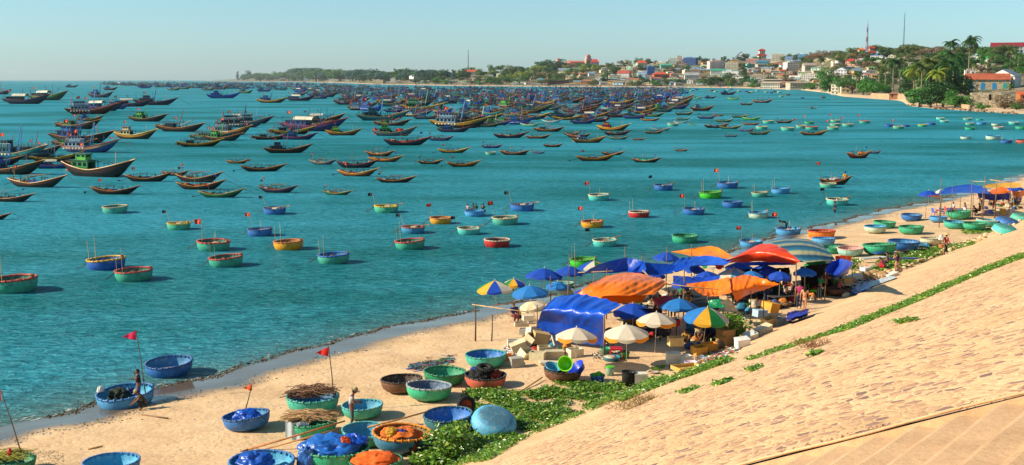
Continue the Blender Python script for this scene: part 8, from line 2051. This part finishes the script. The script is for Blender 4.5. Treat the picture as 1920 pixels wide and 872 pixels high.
for k in range(900):
    s = rng.uniform(22, 160); u = shore_u(s) - .35 + rng.gauss(0, .22) + .3*noise.noise((s*.4, 4, 1)); x, y = xy(s, u)
    if noise.noise((s*.35, 8, 5)) > -.02: l = rng.uniform(.04, .22); m.add([(x-l*DS.x, y-l*DS.y, .016), (x+l*.25*DU.x, y+l*.25*DU.y, .018), (x+l*DS.x, y+l*DS.y, .016), (x-l*.2*DU.x, y-l*.2*DU.y, .014)], [(0, 1, 2, 3)], 2)
o = m.build('shore_debris', ['lit_dark', 'lit_brown', 'lit_white', 'lit_blue', 'lit_green']); tag(o, 'weed, shells and small litter scattered over the beach', kind='stuff')
m = MB()   # patch of torn nets and rags
for k in range(260):
    px = rng.uniform(772, 848); py = 690-(px-772)*.18+rng.gauss(0, 3.4); g = gp(px, py); a = rng.uniform(-.5, .9); l = rng.uniform(.15, .55); pts = []
    for j in range(5): pts.append((g.x+math.cos(a)*l*(j/4-.5)+rng.gauss(0, .06), g.y+math.sin(a)*l*(j/4-.5)+rng.gauss(0, .06), g.z+.02+.07*rng.random()))
    m.tube(pts, rng.uniform(.008, .022), 4, mi=rng.choice([3, 3, 4, 4, 0, 0, 1, 5]))
for k in range(300):
    px = rng.uniform(1110, 1175); chip(gp(px, 668-(px-1110)*.1+rng.gauss(0, 4)), rng.uniform(.03, .1), rng.choice([0, 1, 2]))
for k in range(900):
    px = rng.uniform(1255, 1390); chip(gp(px, itp(px, [1255, 1300, 1390], [692, 680, 655])+rng.gauss(0, 5)), rng.uniform(.04, .16), rng.choice([0, 0, 1, 1, 2, 3, 4, 5]))
for k in range(500):
    px = rng.uniform(1600, 1690); chip(gp(px, itp(px, [1600, 1690], [530, 498])+rng.gauss(0, 7)), rng.uniform(.05, .2), rng.choice([0, 0, 1, 1, 2, 3, 5]))
for k in range(350):
    px = rng.uniform(945, 1000); chip(gp(px, 660+rng.gauss(0, 7)), rng.uniform(.04, .14), rng.choice([2, 2, 3, 1]))
o = m.build('rag_litter', ['lit_dark', 'lit_brown', 'lit_white', 'lit_blue', 'lit_green', 'lit_red']); tag(o, 'torn nets, rags and packing litter around the market', kind='stuff')
def person(pos, kind, face, label, shirt='#888888', legs='#303040', sleeves=.5, leg='long', hair='short', skin='#8a5a3c', hat=None, hatc='#c8a868', h=1.64, mat=None):
    P = make_person(kind, sleeves, leg, hair); s = h/1.70
    r = thing('person', label, 'person', pos, math.radians(face), 'people on the beach', s)
    b = link('body', P['body'], r, skin)
    for k in ('shirt', 'trousers', 'shorts'):
        if k in P: link(k, P[k], r, shirt if k == 'shirt' else legs)
    link('hair', P['hair'], r, '#15100c')
    if hat: hatmesh(hat, P['_M']).build('hat', 'cloth', r, hatc, smooth=True)
    return r
def pers(px, py, *a, z=0, **k): q = gp(px, py); q.z += z; return person(q, *a, **k)
p, s = on('two fishermen', .42, .12, .12); person(p, 'armup', 190, 'person in black shirt standing in the pale blue boat, hands to the face', '#101014', '#2a4a9a', skin='#7a4a30')
pers(270, 768, 'squat', 200, 'person kneeling in dark olive shirt and grey cap beside the pale blue boat', '#3a3a2a', '#2a2a2c', hat='cap', hatc='#b8a890', sleeves=.5, skin='#7a4a34')
pers(660, 803, 'reach', 10, 'person in light shirt and straw hat walking between the round boats', '#c8c8c8', '#5a6268', hat='brim', hatc='#a89468', skin='#7a4a34')
q = at(1565, 406, -.45); person(q, 'stand', 200, 'person in dark blue wading knee deep in the sea', '#101c38', '#151a30', sleeves=1, skin='#6a4a3a', hat='cone', hatc='#3a3a40')
pers(1681, 517, 'armup', 100, 'woman in purple top and pale shorts standing at the slope foot', '#3a2048', '#c8a8b8', leg='short', hair='long', skin='#b87850', sleeves=.5)
r_ = pers(1773, 479, 'walk', 20, 'person in long red shirt with conical hat and basket', '#c01020', '#1a1620', sleeves=1, hat='cone', hatc='#d8b870', skin='#8a5a40')
m = MB(); m.lathe([(.001, 0), (.20, 0), (.24, .26), (.21, .26), (.17, .03), (.001, .03)], 14); q = gp(1773, 479); o = m.build('carry_basket', 'wood', None, '#b8784a', loc=(q.x-.42, q.y-.2, q.z+.62)); tag(o, 'tan basket carried by the person in red', 'basket')
heap(Vector((q.x-.38, q.y+.02, q.z+1.18)), .20, .18, .42, '#d8d4d0', 'sack', 'white sack on the back of the person in red', 'sack', 'cloth', 3)
pers(1508, 587, 'walk', 60, 'woman in pink top and white skirt carrying a white bag', '#d09a78', '#c8bca8', leg='short', hair='long', skin='#b87850')
pers(1498, 580, 'stand', 70, 'person in magenta shirt and dark jeans beside the woman with white bag', '#b02a68', '#1c2a48', skin='#8a5a40')
q = gp(1513, 584); heap(Vector((q.x+.22, q.y-.2, q.z+.72)), .12, .08, .24, '#d8d0b8', 'shoulder_bag', 'cream shoulder bag of the woman in white skirt', 'bag', 'cloth', 4)
pers(1537, 562, 'reach', 30, 'woman in green shirt standing by the produce basket', '#0f8a50', '#1c2a30', hair='long', sleeves=1, skin='#8a5a40')
pers(1555, 548, 'bend', 150, 'person in dark red shirt bending behind the produce basket', '#6a1a2a', '#241a20', sleeves=.5)
p, s = on('bending person', 0, 0, 0) if 'bending person' in LC else (None, None)
q = at(1478, 441, 0); person(Vector((q.x, q.y+1.2, .12)), 'bend', 175, 'person in black bending inside the light blue boat at the water edge', '#0e1016', '#14161c', hat='cap', hatc='#1a2a50')
for i, (px, py, kd, fc, sh_, lg, lb, kw) in enumerate((
 (1392, 562, 'stand', 100, '#7a4a30', '#8a5a3a', 'person in brown standing in the shade of the right orange tarp', {}),
 (1416, 560, 'stand', 80, '#3a2a28', '#4a3a50', 'person in dark clothes under the right orange tarp', {}),
 (1437, 566, 'reach', 60, '#c8c4b8', '#2a3a5a', 'person in white shirt and blue jeans under the tarp corner', {}),
 (1480, 540, 'sit', 200, '#2a5a30', '#202020', 'person sitting in green in the tent shade', {}),
 (1262, 598, 'stand', 270, '#2a7a6a', '#2a2a2a', 'person in teal shirt behind the clear blue umbrella pole', {}),
 (1214, 610, 'sit', 250, '#8a2a30', '#202028', 'person sitting in dark red between the umbrellas', {}),
 (1146, 648, 'squat', 240, '#2a3a8a', '#202028', 'person crouching in blue beside the tent post', {'hat': 'cone', 'hatc': '#8a6a48'}),
 (1330, 640, 'squat', 230, '#b83a28', '#3a2a28', 'person crouching in red beside the brown carton', {'hat': 'cone', 'hatc': '#c8a468'}),
 (1316, 628, 'sit', 260, '#7a3a5a', '#202020', 'person sitting in plum colour under the green and yellow umbrella', {}),
 (962, 606, 'sit', 300, '#2a3a9a', '#7a2a30', 'person sitting in blue at the left end of the market', {}),
 (972, 602, 'squat', 250, '#8a2030', '#1a1a22', 'person crouching in red at the left end of the market', {}),
 (1656, 506, 'squat', 140, '#a83a60', '#d82030', 'woman crouching in patterned pink by the stones', {'hair': 'long'}),
 (1664, 503, 'sit', 160, '#4a3a58', '#2a2030', 'person seated in dark purple beside the crouching woman', {}),
 (1788, 400, 'sit', 200, '#b8c0d0', '#2a3a6a', 'person seated in pale shirt under the far blue canopy', {}),
 (1810, 402, 'sit', 180, '#5a3a48', '#202028', 'person seated in maroon under the far blue canopy', {}),
 (1830, 402, 'squat', 190, '#2a2028', '#181818', 'dark clad person crouching under the far canopy, left', {}),
 (1837, 403, 'sit', 170, '#301a20', '#181818', 'dark clad person seated under the far canopy, right', {}),
 (1862, 392, 'bend', 180, '#c8a888', '#6a2a28', 'person in cream bending under the far orange canopy', {'hat': 'cone', 'hatc': '#d8c090'}),
 (1902, 384, 'stand', 200, '#a82a3a', '#2a2a30', 'person in crimson at the far right stalls', {}),
 (1912, 386, 'sit', 210, '#2a2a5a', '#181820', 'person seated in navy at the far right stalls', {}))):
    pers(px, py, kd, fc, lb, sh_, lg, **kw)
# four people crowded in the small light blue boat
q = at(890, 405, 0)
for i, (dx, dy, c_, lb) in enumerate(((-.75, .1, '#c0b0b8', 'person in pale shirt at the left of the crowded round boat'), (-.15, .75, '#18181c', 'person in black at the back of the crowded round boat'), (.15, 0, '#1c9a58', 'person in green shirt in the crowded round boat'), (.85, .3, '#202838', 'person in navy at the right of the crowded round boat'))):
    person(Vector((q.x+dx, q.y+1.0+dy, .02)), 'sit', 250-i*60, lb, c_, '#20202a', sleeves=.5, skin='#6a4632')
q = at(1400, 196, 0); person(Vector((q.x-.5, q.y+1.2, .5)), 'stand', 200, 'tiny person standing in the slim red boat', '#282028', '#202028')

RP = random.Random(44)
SHC = [('red', '#a8282c'), ('white', '#c8c4bc'), ('blue', '#2a4a9a'), ('green', '#2a7a48'), ('pink', '#c05a80'), ('black', '#17171b'), ('yellow', '#c89a30'), ('brown', '#6a4630')]
for (xr, yr, where) in (((1175, 1250), (592, 640), 'behind the white umbrellas'), ((1285, 1345), (612, 650), 'by the crates under the green and yellow umbrella'), ((1375, 1490), (535, 585), 'in the shade of the right orange tarp'), ((1500, 1585), (520, 556), 'at the stalls below the striped roof'), ((1230, 1345), (545, 585), 'beneath the left piece of the right orange tarp'), ((1840, 1915), (376, 396), 'among the far stalls')):
    for k in range(6):
        cn, cc = SHC[(k + int(xr[0])) % 8]; kd = RP.choice(['stand', 'squat', 'sit', 'reach', 'bend', 'sit']); vb = dict(stand='standing', squat='crouching', sit='sitting', reach='working', bend='bending')[kd]; hat = RP.random() < .45
        pers(RP.uniform(*xr), RP.uniform(*yr), kd, RP.uniform(0, 360), f"person {vb} in {cn}{' with conical hat' if hat else ''} {where}", cc, '#1e2028', hat='cone' if hat else None, hatc='#c8ac74')

# the air over the bay
def air():
    m = bpy.data.materials.new('sea_air'); m.use_nodes = True; n = m.node_tree.nodes; n.remove(n['Principled BSDF'])
    v = n.new('ShaderNodeVolumePrincipled'); v.inputs['Color'].default_value = (.80, .93, 1.0, 1); v.inputs['Density'].default_value = 2.4e-5; v.inputs['Anisotropy'].default_value = .2
    m.node_tree.links.new(v.outputs[0], n['Material Output'].inputs['Volume']); MATS['air'] = m
    b = MB(); b.box(-12600, 12600, -120, 16800, -14, 140); o = b.build('haze', 'air'); tag(o, 'thin pale sea haze over the whole bay', kind='stuff')
air()
bpy.data.batch_remove([o for p in PROTOS for o in p.drop()])
